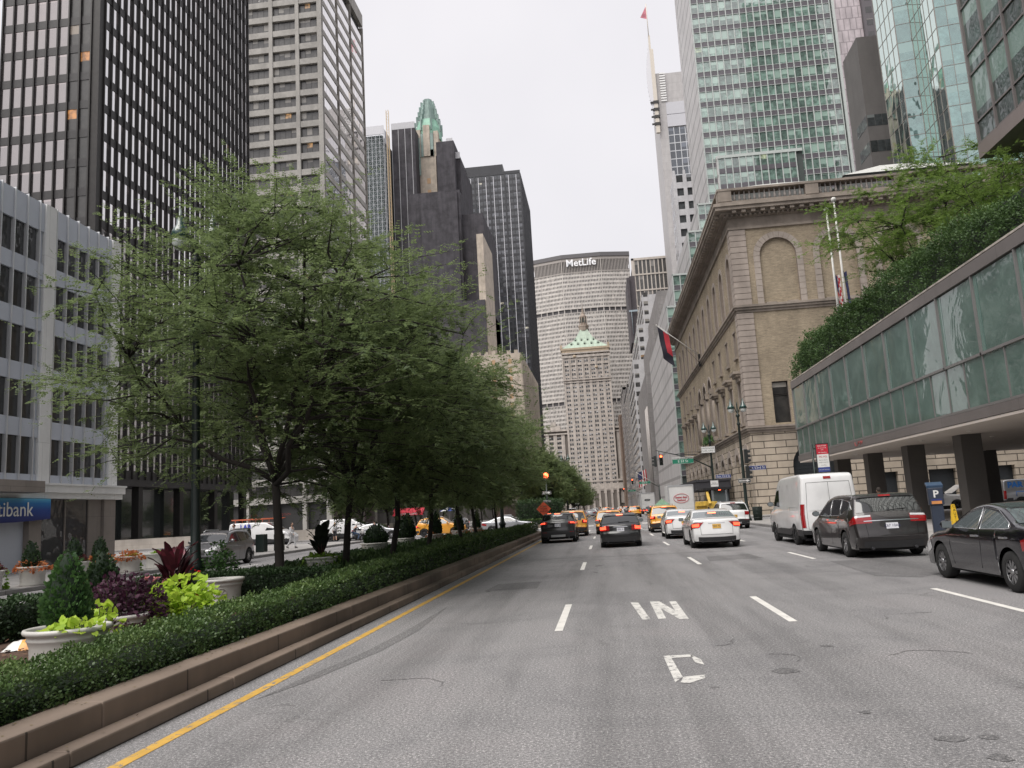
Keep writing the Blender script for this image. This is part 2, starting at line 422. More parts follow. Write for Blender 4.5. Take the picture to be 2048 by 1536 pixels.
def slabs(name, color, size):
    t = NT(name); p = t.pos(); b = t.n('TexBrick', offset=0.); t.t.links.new(p, b.inputs['Vector']); b.inputs['Scale'].default_value = 1
    b.inputs['Brick Width'].default_value = size; b.inputs['Row Height'].default_value = size; b.inputs['Mortar Size'].default_value = .012
    t.set(b, 'Color1', color); t.set(b, 'Color2', tuple(c*.88 for c in color)); t.set(b, 'Mortar', tuple(c*.45 for c in color))
    c = t.mix(1., b.outputs['Color'], t.ramp(t.noise(.8, 6, .7, p), [(.3, (.78,)*3), (.7, (1.12,)*3)]), 'MULTIPLY')
    c = t.mix(1., c, t.ramp(t.noise(5, 2, .4, p), [(.24, (.6,)*3), (.28, (1,)*3)]), 'MULTIPLY')
    t.bsdf(c, .85); return t.mat
M_slab = slabs('sidewalk_slabs', (.37, .355, .34), 1.5)
M_granite = wallmat('brown_granite_kerb', (.215, .165, .13), .75, panel=(2.4, 4), mortar=.014, joint=.25, amt=.6)
M_kerbs = wallmat('grey_kerb', (.25, .24, .235), .8, panel=(2.2, 4), mortar=.012, joint=.4)
def paintmat(name, color, wear):
    t = NT(name); p = t.pos(); f = t.math('ADD', t.math('MULTIPLY', t.noise(9, 5, .7, p), .7), t.math('MULTIPLY', t.noise(70, 3, .6, p), .3))
    c = t.mix(1., color, t.ramp(t.noise(2.5, 4, .6, p), [(.3, (.82,)*3), (.7, (1.08,)*3)]), 'MULTIPLY')
    c = t.mix(t.ramp(f, [(wear-.02, (1,)*3), (wear+.03, (0,)*3)]), c, (.19, .185, .185)); t.bsdf(c, .7); return t.mat
M_pw = paintmat('white_road_paint', (.72, .70, .66), .36); M_pworn = paintmat('worn_white_paint', (.66, .645, .61), .445)
M_py = paintmat('yellow_road_paint', (.60, .36, .07), .43)
M_soil = mat('mulch', (.075, .042, .028), .95, .5, 22)

g = MB(); g.poly([(-1500, -300, -.03), (1500, -300, -.03), (1500, 3000, -.03), (-1500, 3000, -.03)])
tag(g.build('ground', mat('far_ground', (.16, .155, .15), .9)), kind='structure')
g = MB(); g.poly([(-19.55, -20, 0), (9.6, -20, 0), (9.6, 660, 0), (-19.55, 660, 0)])
for k in range(7):
    a = 65.5+79.2*k; b = a+13
    g.poly([(9.6, a, 0), (170, a, 0), (170, b, 0), (9.6, b, 0)]); g.poly([(-170, a, 0), (-19.55, a, 0), (-19.55, b, 0), (-170, b, 0)])
tag(g.build('road', M_road), kind='structure')
KBL = [(-20, 65.5)]+[(78.5+79.2*k, 144.7+79.2*k) for k in range(7)]
g = MB(); kb = MB()
for a, b in KBL:
    for x0, x1, s in ((9.76, 170, 1), (-170, -19.71, -1)):
        g.box(x0, x1, a+.16, b-.16, -.02, .15)
        kx = (9.6, 9.757) if s > 0 else (-19.707, -19.55)
        kb.box(*kx, a, b, -.02, .147, 0); xa, xb = (9.76, 170) if s > 0 else (-170, -19.71)
        kb.box(xa, xb, a, a+.157, -.02, .147, 0); kb.box(xa, xb, b-.157, b, -.02, .147, 0)
tag(g.build('sidewalk', M_slab), kind='structure'); tag(kb.build('kerb', M_kerbs, bevel=.02), kind='structure')
# markings
g = MB(); z = .004
def mk(x0, x1, y0, y1, m=0, zz=.004): g.poly([(x0, y0, zz), (x1, y0, zz), (x1, y1, zz), (x0, y1, zz)], m)
for X in (-.82, 2.51, 5.64):
    for k in range(5):
        y = 12.35+11.75*k
        if y < 58: mk(X-.06, X+.06, y, y+3.3)
    for k in range(40):
        y = 92+11.75*k
        if not any(79.2*q+64 < y+3.5 and y < 79.2*q+83 for q in range(1, 8)): mk(X-.06, X+.06, y, y+3.3)
for X in (-12.9, -16.3):
    for k in range(9):
        y = 6+9.5*k
        if y < 57: mk(X-.06, X+.06, y, y+3.)
mk(-4.1, 9.5, 59.6, 60.05); mk(6.2, 9.5, 8.0, 8.1)
for q in range(3):
    for yy in ((62.2, 65.2), (79.4, 82.4)):
        for k in range(22):
            x = -18.8+1.3*k; mk(x, x+.55, yy[0]+79.2*q, yy[1]+79.2*q)
tag(g.build('road_markings', M_pw), kind='structure')
g = MB(); mk(-3.91, -3.79, -20, 58.5); mk(-10.45, -10.33, -20, 58.5)
for k in range(1, 7): mk(-3.92, -3.77, 85+79.2*(k-1), 142+79.2*(k-1))
tag(g.build('road_edge_line', M_py), kind='structure')
g = MB()
for pl in ([(.31, 15.54), (.45, 15.45), (.55, 13.2), (.43, 13.15)], [(.66, 15.52), (.83, 15.5), (1.0, 14.1), (1.0, 15.4), (1.12, 15.43), (1.12, 13.05), (.98, 13.06), (.79, 14.5), (.79, 13.21), (.67, 13.14)],
           [(.53, 10.03), (.61, 10.04), (.645, 8.8), (.55, 8.57)], [(.615, 10.03), (.84, 10.06), (.87, 9.91), (.615, 9.87)],
           [(.65, 8.81), (.87, 8.88), (.86, 8.72), (.67, 8.49), (.60, 8.55)], [(.845, 10.06), (.93, 9.72), (.93, 9.42), (.85, 9.55), (.84, 9.89)]):
    g.poly([(x, y, .0045) for x, y in reversed(pl)])
tag(g.build('road_lettering', M_pworn), kind='structure')
g = MB(); g.poly([(5.75, 22.9, .004), (5.5, 18.4, .004), (6.2, 17.7, .004), (7.4, 18.9, .004), (9.55, 20.2, .004), (9.55, 23.4, .004)])
g.poly([(-4., 30.2, .0035), (4.6, 29.6, .0035), (4.6, 29.78, .0035), (-4., 30.38, .0035)])
g.poly([(-3.2, 16.2, .0035), (-3.05, 13, .0035), (-3.15, 11.2, .0035), (-3.45, 9.3, .0035), (-3.7, 8.4, .0035), (-3.62, 9.3, .0035), (-3.36, 11.2, .0035), (-3.27, 13, .0035)])
for cx, cy, rx, ry in ((1.68, 8.95, .16, .16), (2.42, 5.95, .09, .1), (2.3, 6.4, .12, .08), (2.55, 6.42, .08, .07), (.9, 8.3, .05, .05), (2.43, 10.3, .09, .1), (3.0, 5.35, .11, .07), (3.6, 7.4, .13, .1), (1.95, 7.2, .05, .05)):
    g.poly([(cx+rx*math.cos(a)*random.uniform(.7, 1.1), cy+ry*math.sin(a)*random.uniform(.7, 1.1), .0035) for a in [i*.52 for i in range(12)]])
def crack(x, y, a, n, w=.012):
    P = [(x, y)]
    for i in range(n): a += random.uniform(-.6, .6); x += math.cos(a)*random.uniform(.06, .16); y += math.sin(a)*random.uniform(.06, .16); P.append((x, y))
    for i in range(n):
        (xa, ya), (xb, yb) = P[i], P[i+1]; dx, dy = xb-xa, yb-ya; l = math.hypot(dx, dy)+1e-6; ww = w*random.uniform(.4, 1.2); nx, ny = -dy/l*ww, dx/l*ww
        g.poly([(xa-nx, ya-ny, .0032), (xb-nx, yb-ny, .0032), (xb+nx, yb+ny, .0032), (xa+nx, ya+ny, .0032)])
for x, y, a, n in ((1.9, 9.4, 1.2, 7), (2.9, 9.6, .4, 9), (1.2, 10.6, .2, 6), (3.6, 12.2, 0, 12), (-2.6, 9.2, .3, 10), (-3.1, 13.8, .2, 12), (.2, 18.5, 0, 18), (2.8, 19.2, .1, 14), (3.9, 7.2, 2.2, 8), (-1.9, 22, 0, 16), (4.6, 15.2, .1, 10), (-2.9, 17.8, .3, 9)): crack(x, y, a, n)
g.poly([(2.9, 25.2, .0031), (4.5, 25.4, .0031), (4.45, 27.6, .0031), (3.05, 27.3, .0031)]); g.poly([(-2.9, 19.0, .0031), (-1.7, 19.1, .0031), (-1.75, 20.9, .0031), (-2.8, 20.7, .0031)])
tag(g.build('road_patches', M_patch), kind='structure')
M_cast = mat('cast_iron', (.05, .048, .046), .6, .3, 20)
def median(y0, y1):
    r = MB(); L = 2.45 if y0 < 0 else 12.
    for x0, x1, zt, e in ((-4.42, -4.2, .13, 0), (-10.06, -9.84, .13, 0), (-4.78, -4.427, .33, .2), (-9.833, -9.48, .33, .2)):
        y = y0+e; k = 0
        while y < y1-e-.01:
            q = min(y+L*random.uniform(.85, 1.15), y1-e); q = y1-e if y1-e-q < 1 else q; j = random.uniform(-.006, .006) if L < 5 else 0
            r.box(x0+j*.5, x1+j, y+.004, q-.004, -.02, zt+j*.8); y = q
    r.box(-9.477, -4.783, y1-.55, y1-.2, -.02, .33); r.box(-9.477, -4.783, y0+.2, y0+.55, -.02, .33)
    tag(r.build('median_kerb', M_granite, bevel=.018), kind='structure')
    s = MB(); nx, ny = 14, max(4, int((y1-y0)/1.)); n0 = len(s.v)
    for j in range(ny+1):
        for i in range(nx+1):
            s.v.append((-9.477+4.694*i/nx, y0+.553+(y1-y0-1.106)*j/ny, .27+random.uniform(0, .05)))
    for j in range(ny):
        for i in range(nx): a = j*(nx+1)+i; s.face((a, a+1, a+nx+2, a+nx+1), 0, True)
    tag(s.build('median_ground', M_soil), kind='structure')
median(-6, 58)
for k in range(6): median(84+79.2*k, 142+79.2*k)

# ================================================================ facade kit
class Face:
    """a facade plane: O plan point, D plan direction running left to right for someone looking at it from outside"""
    def __init__(s, O, D, lean=0.):
        s.O = Vector((O[0], O[1], 0)); s.D = Vector((D[0], D[1], 0)).normalized(); s.N = Vector((s.D.y, -s.D.x, 0)); s.Z = Vector((0, 0, 1))
    def p(s, u, z, d=0): return s.O + s.D*u + s.N*d + s.Z*z
    def pane(s, W, u0, u1, z0, z1, d=0, m=0, rnd=None): W.add([s.p(u0, z0, d), s.p(u1, z0, d), s.p(u1, z1, d), s.p(u0, z1, d)], m, rnd)
    def box(s, mb, u0, u1, z0, z1, d0, d1, m=0, rnd=0.):
        mb.obox(s.p((u0+u1)/2, (z0+z1)/2, (d0+d1)/2), s.D, s.N, s.Z, abs(u1-u0)/2, abs(d1-d0)/2, abs(z1-z0)/2, m, rnd)
    def grid(s, W, fr, us, zs, sp, mw, md, spd, rec=0., hw=None, mull=None, fm=0, mm=0, wm=None, rndf=None, top=True, sides=.0):
        """us mullion lines, zs floor lines, sp spandrel height above each floor line, mw/md mullion width and depth, spd spandrel depth"""
        for j in range(len(zs)-1):
            s.box(fr, us[0], us[-1], zs[j], zs[j]+sp, rec-.05, spd, fm)
            for i in range(len(us)-1):
                s.pane(W, us[i]+mw/2+sides, us[i+1]-mw/2-sides, zs[j]+sp, zs[j+1], rec, wm(i, j) if wm else 0, rndf(i, j) if rndf else None)
        mb = mull if mull is not None else fr
        for u in us: s.box(mb, u-mw/2, u+mw/2, zs[0], zs[-1], rec-.04, md, mm)
def rng(a, b, n): return [a+(b-a)*i/n for i in range(n+1)]
def arange(a, b, st):
    n = max(1, round((b-a)/st)); return rng(a, b, n)

# ---------------------------------------------------------------- the dark bronze tower (left)
M_bronze = mat('dark_bronze', (.028, .026, .025), .45, .2, 2, Metallic=.35)
M_bronze2 = mat('bronze_spandrel', (.032, .030, .031), .5, .2, 2)
G_bronze = glassmat('bronze_glass', (.03, .026, .024), (.40, .34, .33), .35, ior=1.6, tint=(1, .95, .93), lit=.008, wave=.05, wscale=.3, mir=.62)
G_bronze_n = glassmat('bronze_glass_blinds', (.035, .03, .028), (.36, .315, .305), .93, ior=1.6, tint=(1, .93, .92), lit=.005, wave=.04, wscale=.3, drop=.12, mir=.24, mtint=(.84,.79,.79))
G_bronze_c = glassmat('bronze_glass_dark', (.022, .02, .018), (.3, .25, .2), .1, ior=1.5, lit=.13, litcol=(1, .42, .12), wave=.05)
b = thing('bronze_tower', 'dark bronze tower of closely spaced vertical mullions in front of the grey concrete tower', 'office tower', (-55, 83, 0))
P = lambda o: o   # parts below use world coordinates
def at_world(root):
    for o in root.children: o.matrix_parent_inverse = root.matrix_world.inverted()
ROOTS = [b]
core = MB(); core.box(-67.2, -55.15, 83.15, 124, 8, 158); core.box(-66, -57, 85, 122, 0, 8); core.build('core', M_bronze2, b)
regbox(-67.2, -55, 83, 124, 0, 158)
fr = MB(); mu = MB(); W1 = Win(b, G_bronze); W2 = Win(b, [G_bronze_n, G_bronze_c])
zs = [8+3.55*i for i in range(43)]
F = Face((-55, 83), (0, 1)); F.grid(W1, fr, arange(.9, 40.6, 1.41), zs, 1.0, .16, .26, .06, mull=mu)
F = Face((-67.2, 83), (1, 0)); us = rng(.0, 11.3, 8); F.grid(W2, fr, us, zs, 1.0, .16, .26, .06, mull=mu, wm=lambda i, j: 1 if i > 5 else 0)
mu.box(-55.9, -54.9, 82.9, 83.9, 0, 158)
fr.box(-67.3, -54.9, 82.9, 124, 7.2, 8)
fr.build('spandrels', M_bronze2, b); mu.build('mullions', M_bronze, b)
for y in range(5): co = MB(); co.box(-56, -55.1, 83.2+y*9.6, 84.1+y*9.6, .15, 7.2); co.build('column', M_bronze, b)
for x in range(2): co = MB(); co.box(-60.5-x*5, -59.6-x*5, 83.2, 84.1, .15, 7.2); co.build('column', M_bronze, b)
lb = MB(); lb.box(-56.99, -56.9, 85.1, 121.9, .15, 7.2); lb.box(-66, -57, 84.9, 84.99, .15, 7.2)
lb.build('lobby_glass', mat('lobby_glass', (.03, .035, .035), .1, 0, Coat_Weight=1., Coat_IOR=1.6), b)

# ---------------------------------------------------------------- the grey concrete tower with window slabs
M_conc = wallmat('pale_concrete', (.40, .385, .36), .85, amt=.22)
M_conc_d = wallmat('concrete_pier', (.27, .25, .225), .85, amt=.3)
G_conc = glassmat('concrete_tower_glass', (.03, .028, .027), (.26, .245, .22), .45, ior=1.6, lit=.015, wave=.08)
M_wpanel = wallmat('window_frame_dark', (.03, .03, .03), .5)
b = thing('concrete_tower', 'grey concrete office tower with long ribbon windows beyond the dark bronze tower', 'office tower', (-55, 162, 0)); ROOTS.append(b)
core = MB(); core.box(-97, -55.9, 162.9, 194.4, 0, 133); core.build('core', mat('inner_dark', (.03, .03, .03)), b); regbox(-97, -55, 162, 195, 0, 122)
fr = MB(); F = Face((-97.2, 162), (1, 0)); W = Win(b, [G_conc]); zs = [6+3.68*i for i in range(34)]
us = [.15+6.08*i for i in range(8)]; us[-1] = 41.9
for j in range(len(zs)-1):
    F.box(fr, 0, 42.2, zs[j], zs[j]+1.35, -.9, 0)
    for i in range(7):
        a, c = us[i]+.42, us[i+1]-.42
        F.pane(W, a, a+1.25, zs[j]+1.35, zs[j+1], -.55); F.pane(W, a+1.31, a+2.5, zs[j]+1.35, zs[j+1], -.55); F.pane(W, a+2.56, a+3.85, zs[j]+1.35, zs[j+1], -.55); F.pane(W, a+3.91, c, zs[j]+1.35, zs[j+1], -.55)
for u in us: F.box(fr, u-.42, u+.42, 0, 130, -.9, .12)
F = Face((-55, 162), (0, 1)); us = [.5, 11.2, 21.9, 32.6]
for j in range(len(zs)-1): F.box(fr, 0, 32.6, zs[j], zs[j]+1.35, -.9, .0)
F.box(fr, -.3, .62, 0, 130, -.9, .12)
W3 = Win(b, [glassmat('concrete_tower_side_glass', (.12, .115, .115), (.62, .60, .58), .96, ior=1.6, wave=.03, drop=.06, mir=.72)])
for j in range(len(zs)-1):
    for i in range(3):
        for q in range(5):
            a = us[i]+.35+q*2.0; F.pane(W3, a, a+1.96, zs[j]+1.35, zs[j+1]-.28, -.05)
        F.box(fr, us[i], us[i+1], zs[j+1]-.25, zs[j+1]-.02, -.5, -.3)
pr = MB()
for u in us[1:]: F.box(pr, u-.22, u+.22, 0, 130, -.9, .2)
F.box(fr, 0, 33, 130.5, 134, -.9, 0.1); Face((-97.2, 162), (1, 0)).box(fr, 0, 42.2, 128.4, 134, -.9, .15)
fr.build('frame', M_conc, b); pr.build('pier', M_conc_d, b)
sh = MB(); F.box(sh, 0, 32.6, .15, 5.9, -.9, -.3); Face((-97.2, 162), (1, 0)).box(sh, 0, 42, .15, 5.9, -2, -1.); sh.build('shopfront', mat('shop_dark', (.05, .03, .028), .3, .5, .5, Coat_Weight=1.), b)
for u, z in ((18, 3.6), (24, 3.7), (31, 3.6)): lt = MB(); Face((-97.2, 162), (1, 0)).box(lt, u, u+2.4, z, z+.5, -.99, -.9); lt.build('lit_sign', emis('red_sign', (.9, .05, .03), 1.0), b)

# ---------------------------------------------------------------- silver bank building (left edge)
M_silver = wallmat('silver_pilaster', (.74, .74, .735), .45, panel=(3, 3.3), joint=.6, mortar=.008, amt=.12, bump=.1)
M_bluegrey = mat('blue_grey_panel', (.50, .53, .60), .45, .05, .6)
G_bank = glassmat('bank_glass', (.010, .011, .012), (.20, .19, .15), .06, ior=1.4, spec=.3, wave=.3, wscale=.9, lit=.012, litcol=(1, .6, .3), drop=.3)
M_steelfin = mat('steel_fin', (.60, .61, .63), .4, .04, 1, Metallic=.5)
b = thing('bank_building', 'silver and grey bank building with thin vertical steel fins and a blue banner', 'office building', (-28.5, 45.5, 0)); ROOTS.append(b)
YB = 45.5
core = MB(); core.box(-60, -28.75, -10, YB-.25, 0, 19.2); core.build('core', M_bluegrey, b); regbox(-60, -28.5, -10, YB, 0, 19.3)
F = Face((-28.5, 0), (0, 1)); fr = MB(); fin = MB(); pil = MB(); W = Win(b, [G_bank])
wrow = [(16.0, 17.75), (13.27, 15.13), (10.5, 12.37), (7.73, 9.6), (4.96, 6.83)]
sprow = [(17.75, 19.3), (15.13, 16.0), (12.37, 13.27), (9.6, 10.5), (6.83, 7.73), (4.45, 4.96)]
pils = [(44.7-5.97*k, YB+.03-5.97*k) for k in range(8)]
for a, c in pils: pil = MB(); F.box(pil, a, c, 4.5, 19.32, -.3, .1); pil.build('pilaster', M_silver, b)
for i in range(7):
    a, c = pils[i+1][1], pils[i][0]
    for z0, z1 in sprow: F.box(fr, a, c, z0, z1, -.25, 0)
    n = 5; us = rng(a+.08, c-.42, n)
    for u in us: F.box(fin, u-.03, u+.03, 4.5, 19.36, -.2, .09)
    us[-1] = us[-1]; gap = MB()
    F.box(fr, us[-1]+.08, c, 4.5, 19.3, -.25, -.1)
    for z0, z1 in wrow:
        for k in range(n): F.pane(W, us[k]+.035, us[k+1]-.035, z0, z1, -.12)
fr.build('spandrel_panels', M_bluegrey, b); fin.build('steel_fins', M_steelfin, b)
led = MB(); F.box(led, 0, YB+.35, 4.05, 4.5, -.25, .45); F.box(led, 0, YB+.4, 4.42, 4.52, -.25, .52); F.box(led, 0, YB+.3, 3.75, 4.05, -.25, .3); led.build('ledge', M_silver, b)
M_taup = wallmat('taupe_stone', (.24, .21, .19), .6, panel=(2, 1.4), joint=.6, mortar=.01)
for a, c in ((44.4, YB), (38.25, 39.15), (29, 30), (20, 21)): gp = MB(); F.box(gp, a, c, .15, 3.75, -.25, .06); gp.build('stone_pier', M_taup, b)
sg = MB(); F.box(sg, 39.15, 44.4, .15, 3.75, -.5, -.15); F.box(sg, YB-30, 38.25, .15, 3.75, -.9, -.6)
sg.build('shop_window', glassmat('bank_shop_glass', (.02, .022, .028), (.1, .12, .2), .2, ior=1.6, wave=.2), b)
sm = MB()
for u in (41.2, 43.2): F.box(sm, u-.03, u+.03, .15, 3.75, -.15, -.08)
F.box(sm, 43.25, 44.35, .15, 3.75, -.14, -.09); F.box(sm, 30.2, 38.2, 2.0, 2.2, -.6, -.3); F.box(sm, 36.6, 36.8, .15, 2., -.6, -.4); F.box(sm, 35, 35.2, .15, 2., -.6, -.4)
sm.build('window_frame', M_taup, b)
t = NT('blue_banner'); g_ = t.n('NewGeometry'); sp = t.n('SeparateXYZ'); t.t.links.new(g_.outputs['Position'], sp.inputs[0])
fz = t.math('DIVIDE', t.math('SUBTRACT', sp.outputs[2], 2.6), 1.12)
t.bsdf(t.ramp(fz, [(0, (.004, .012, .12)), (.5, (.006, .05, .26)), (.8, (.01, .16, .42)), (1, (.1, .40, .60))]), .4); M_banner = t.mat
ban = MB()
n = 12; y0b, y1b = 31.5, 39.2
for i in range(n):
    a, c = y0b+(y1b-y0b)*i/n, y0b+(y1b-y0b)*(i+1)/n
    def dz(y): q = (y-(y0b+y1b)/2)/((y1b-y0b)/2); return .16*(1-q*q)
    ban.v += [(-28.0, a, 2.62-dz(a)+.1), (-28.0, c, 2.62-dz(c)+.1), (-28.0, c, 3.72), (-28.0, a, 3.72), (-28.25, a, 2.62-dz(a)+.1), (-28.25, c, 2.62-dz(c)+.1), (-28.25, c, 3.72), (-28.25, a, 3.72)]
    q = 8*i; ban.face((q, q+1, q+2, q+3)); ban.face((q+7, q+6, q+5, q+4)); ban.face((q+4, q+5, q+1, q)); ban.face((q+3, q+2, q+6, q+7))
ban.poly([(-28, y1b, 2.72), (-28.25, y1b, 2.72), (-28.25, y1b, 3.72), (-28, y1b, 3.72)])
bo = ban.build('banner', M_banner, b)
text_mesh('lettering', 'citibank', .98, M_white, b, basis((-27.98, 36.35, 3.16), (0, 1, 0), (0, 0, 1), (1, 0, 0)), .01)
cn = MB(); F.box(cn, 20, 37.35, 3.95, 4.5, .55, 1.5); cn.build('canopy', M_taup, b)

# ---------------------------------------------------------------- hotel under dark netting with the green copper cap
M_net = wallmat('dark_netting', (.075, .071, .08), .95, panel=(3.2, 7.5), joint=.8, mortar=.05, amt=.5, bump=.1)
M_lime = wallmat('limestone', (.54, .47, .39), .85, panel=(2.2, 1.3), joint=.85, mortar=.02, amt=.35)
M_copper = wallmat('green_copper', (.28, .50, .39), .6, panel=(1.2, 2.2), joint=.75, mortar=.04, amt=.25)
M_copper2 = wallmat('weathered_copper', (.27, .37, .34), .6, amt=.4)
M_wood = mat('bare_timber_boards', (.50, .33, .2), .8)
b = thing('netted_hotel', 'tall hotel wrapped in dark scaffold netting with a green copper cap', 'building', (-60, 335, 0)); ROOTS.append(b)
m = MB(); m.box(-83.4, -72.8, 338, 378, 0, 173.5); m.box(-75.5, -53, 332, 378, 0, 140); m.box(-62.5, -54, 345, 378, 140, 160); m.box(-64, -56, 341, 378, 140, 167); m.box(-53, -44, 336, 378, 0, 130); m.box(-90, -44, 330, 378, 0, 90)
m.box(-70, -54, 331, 333, 0, 139)
m.build('netting', M_net, b); regbox(-83.4, -53, 338, 378, 0, 146)
m = MB()
for i in range(4): m.box(-83.4+i*3, -83.2+i*3, 337.9, 338, 20, 175)
m.box(-83.4, -72.8, 337.95, 338.2, 173.5, 176.5)
for x0, x1, z0, z1 in ((-57, -54, 160, 163), (-60, -57, 167, 170)): m.box(x0, x1, 344.5, 344.7, z0, z1)
m.build('pale_sheeting', mat('pale_sheet', (.5, .5, .52), .8), b)
m = MB(); m.box(-74.6, -65.2, 346, 358, 140, 163); m.box(-74.1, -71.9, 345.5, 358, 163, 176); m.box(-70.6, -67.6, 345.4, 358, 163, 178); m.box(-66., -63.9, 346, 358, 163, 175); m.box(-63.6, -62.4, 347, 358, 150, 170)
m.box(-46.5, -43.7, 331, 360, 60, 119); m.build('limestone_shaft', M_lime, b)
m = MB(); m.box(-69.6, -68, 345.9, 346.1, 150, 152.5); m.box(-69.6, -68, 345.9, 346.1, 142.5, 147); m.build('boarded_window', M_wood, b)
m = MB(); m.box(-73.4, -72.2, 345.3, 346.1, 154, 172, 0); m.box(-71.8, -70.7, 345.6, 347, 163, 174); m.box(-67.5, -66.1, 345.6, 347, 163, 174); m.box(-67.6, -66, 345.6, 347, 163, 166)
m.build('copper_bay', M_copper2, b)
m = MB(); C0 = (-69.2, 352)
def octa(r, z0, z1, r1=None, n=8, mm=0, mb=None):
    mb = mb or m; r1 = r1 or r; base = len(mb.v)
    for z_, rr in ((z0, r), (z1, r1)):
        for k in range(n): a = math.pi*2*(k+.5)/n; mb.v.append((C0[0]+rr*math.cos(a), C0[1]+rr*math.sin(a), z_))
    for k in range(n): k2 = (k+1) % n; mb.face((base+k, base+k2, base+n+k2, base+n+k), mm)
    mb.face([base+k for k in reversed(range(n))], mm); mb.face([base+n+k for k in range(n)], mm)
octa(6.3, 172.5, 178, 6.1); octa(6.0, 178, 180.5, 5.2); octa(5.1, 180.5, 182.5, 4.3)
m.build('copper_dome', M_copper, b)
m = MB(); octa(4.2, 182.5, 185, 3.9); octa(3.4, 185, 191.5, 2.9); octa(2.2, 191.5, 193.2, 2.2)
for k in range(8):
    a = math.pi*2*(k+.5)/8
    for r, z0, z1 in ((6.2, 176, 181.5), (5.3, 180, 184.5), (4.5, 183, 187), (3.8, 185, 189.5), (3.0, 188, 192)):
        m.obox((C0[0]+r*math.cos(a), C0[1]+r*math.sin(a), (z0+z1)/2), Vector((math.cos(a), math.sin(a), 0)), Vector((-math.sin(a), math.cos(a), 0)), Vector((0, 0, 1)), .35, .3, (z1-z0)/2)
m.build('copper_lantern', M_copper2, b)
# lower limestone wing of the hotel, on the avenue
b = thing('limestone_wing', 'pale limestone block with boarded windows below the dark striped tower', 'building', (-29.2, 319, 0)); ROOTS.append(b)
m = MB(); m.box(-52, -29.4, 319.2, 402, 0, 64.2)
for i in range(7): m.box(-50+i*3.0, -48.6+i*3.0, 319.2, 321, 64.2, 65.5)
for y in range(14):
    m.box(-29.45, -29.1, 319.3+y*6, 322.0+y*6, 4, 63); m.box(-29.45, -29.25, 323+y*6, 324+y*6, 4, 64)
m.build('wall', M_lime, b); regbox(-52, -29.2, 319, 402, 0, 65)
W = Win(b, [glassmat('wing_window', (.04, .07, .07), (.5, .36, .24), .5, ior=1.5, drop=.02), M_wood])
F = Face((-52, 319.2), (1, 0))
for j in range(17):
    for i in range(3): F.pane(W, 4.2+i*6.6, 5.6+i*6.6, 4+3.5*j, 5.9+3.5*j, .02, 1 if j > 8 else 0)
# scaffolded tower
b = thing('scaffolded_tower', 'tower clad in open steel scaffolding between the concrete tower and the netted hotel', 'building', (-88, 326, 0)); ROOTS.append(b)
m = MB(); m.box(-100, -85.8, 331, 350, 30, 168); m.build('wall', mat('scaffold_wall', (.10, .12, .12), .8, .4, .5), b); regbox(-100, -85, 331, 350, 0, 168)
sc_ = MB(); 
for x in [-99+i*1.75 for i in range(9)]: sc_.box(x-.09, x+.09, 329.8, 330, 60, 172)
for y in (330, 333, 336, 339): sc_.box(-84.6, -84.45, y-.09, y+.09, 60, 170)
for k in range(56):
    z = 60+2*k; sc_.box(-99, -84.6, 329.82, 329.95, z-.05, z+.05); sc_.box(-84.6, -84.5, 330, 339, z-.05, z+.05)
    for i in range(8):
        x = -99+1.75*i; sc_.tube([(x, 329.9, z), (x+1.75, 329.9, z+2)] if (i+k) % 2 else [(x+1.75, 329.9, z), (x, 329.9, z+2)], .05, 3, caps=False)
sc_.build('scaffold', mat('galvanised_tube', (.45, .47, .5), .5, .1), b)
m = MB(); m.box(-98.8, -85, 329.7, 329.8, 168, 172); m.box(-84.5, -84.4, 330, 339, 164, 170); m.build('sheeting', mat('white_sheet', (.6, .6, .63), .8), b)
# builders' hoist mast
b = thing('hoist_mast', 'thin yellow lattice hoist mast rising beside the netted hotel', 'hoist', (-82.6, 328, 0)); ROOTS.append(b)
m = MB(); 
for dx, dy in ((-.5, 0), (.5, 0), (-.5, 1), (.5, 1)): m.box(-82.6+dx-.07, -82.6+dx+.07, 328+dy-.07, 328+dy+.07, 40, 178)
for k in range(92): z = 40+1.5*k; m.box(-83.1, -82.1, 327.97, 328.03, z-.04, z+.04); m.tube([(-83.1, 328, z), (-82.1, 328, z+1.5)], .04, 3, caps=False)
m.build('mast', mat('hoist_paint', (.55, .42, .25), .6), b)
# ---------------------------------------------------------------- black striped tower
M_blk = mat('black_curtain_wall', (.035, .036, .042), .45, .15, .4)
G_blk = glassmat('black_tower_glass', (.022, .025, .032), (.10, .105, .125), .4, ior=1.7, wave=.1, lit=.02, litcol=(1, .9, .7), drop=.9)
b = thing('striped_black_tower', 'black office tower with thin white vertical stripes left of the curved tower', 'office tower', (-31.7, 398, 0)); ROOTS.append(b)
# stands behind the hotel block
X1, Y1 = -33.4, 420.
core = MB(); core.box(-75, X1-.2, Y1+.2, 478, 0, 183.5); core.box(-74, -43, Y1+3, 470, 183, 190); core.build('core', M_blk, b); regbox(-75, X1, Y1, 478, 0, 183)
fr = MB(); W = Win(b, [G_blk]); F = Face((-75, Y1), (1, 0)); us = rng(0, 41.4, 20)
F.grid(W, fr, us, [30+3.55*i for i in range(44)], 1.3, .3, .1, .05)
F.box(fr, 0, 41.6, 182.8, 184.5, -.2, .15)
Fe = Face((X1, Y1), (0, 1)); Fe.grid(W, fr, arange(0, 57, 2.2), [30+3.55*i for i in range(44)], 1.5, .5, .3, .05)
for k in (4, 8, 12, 16): F.box(fr, k*2.07-.4, k*2.07+.4, 30, 184, -.05, .25)
fr.build('frame', M_blk, b)
st = MB()
for k in range(10): F.box(st, 2.07+4.14*k-.16, 2.07+4.14*k+.16, 34, 182, .1, .32)
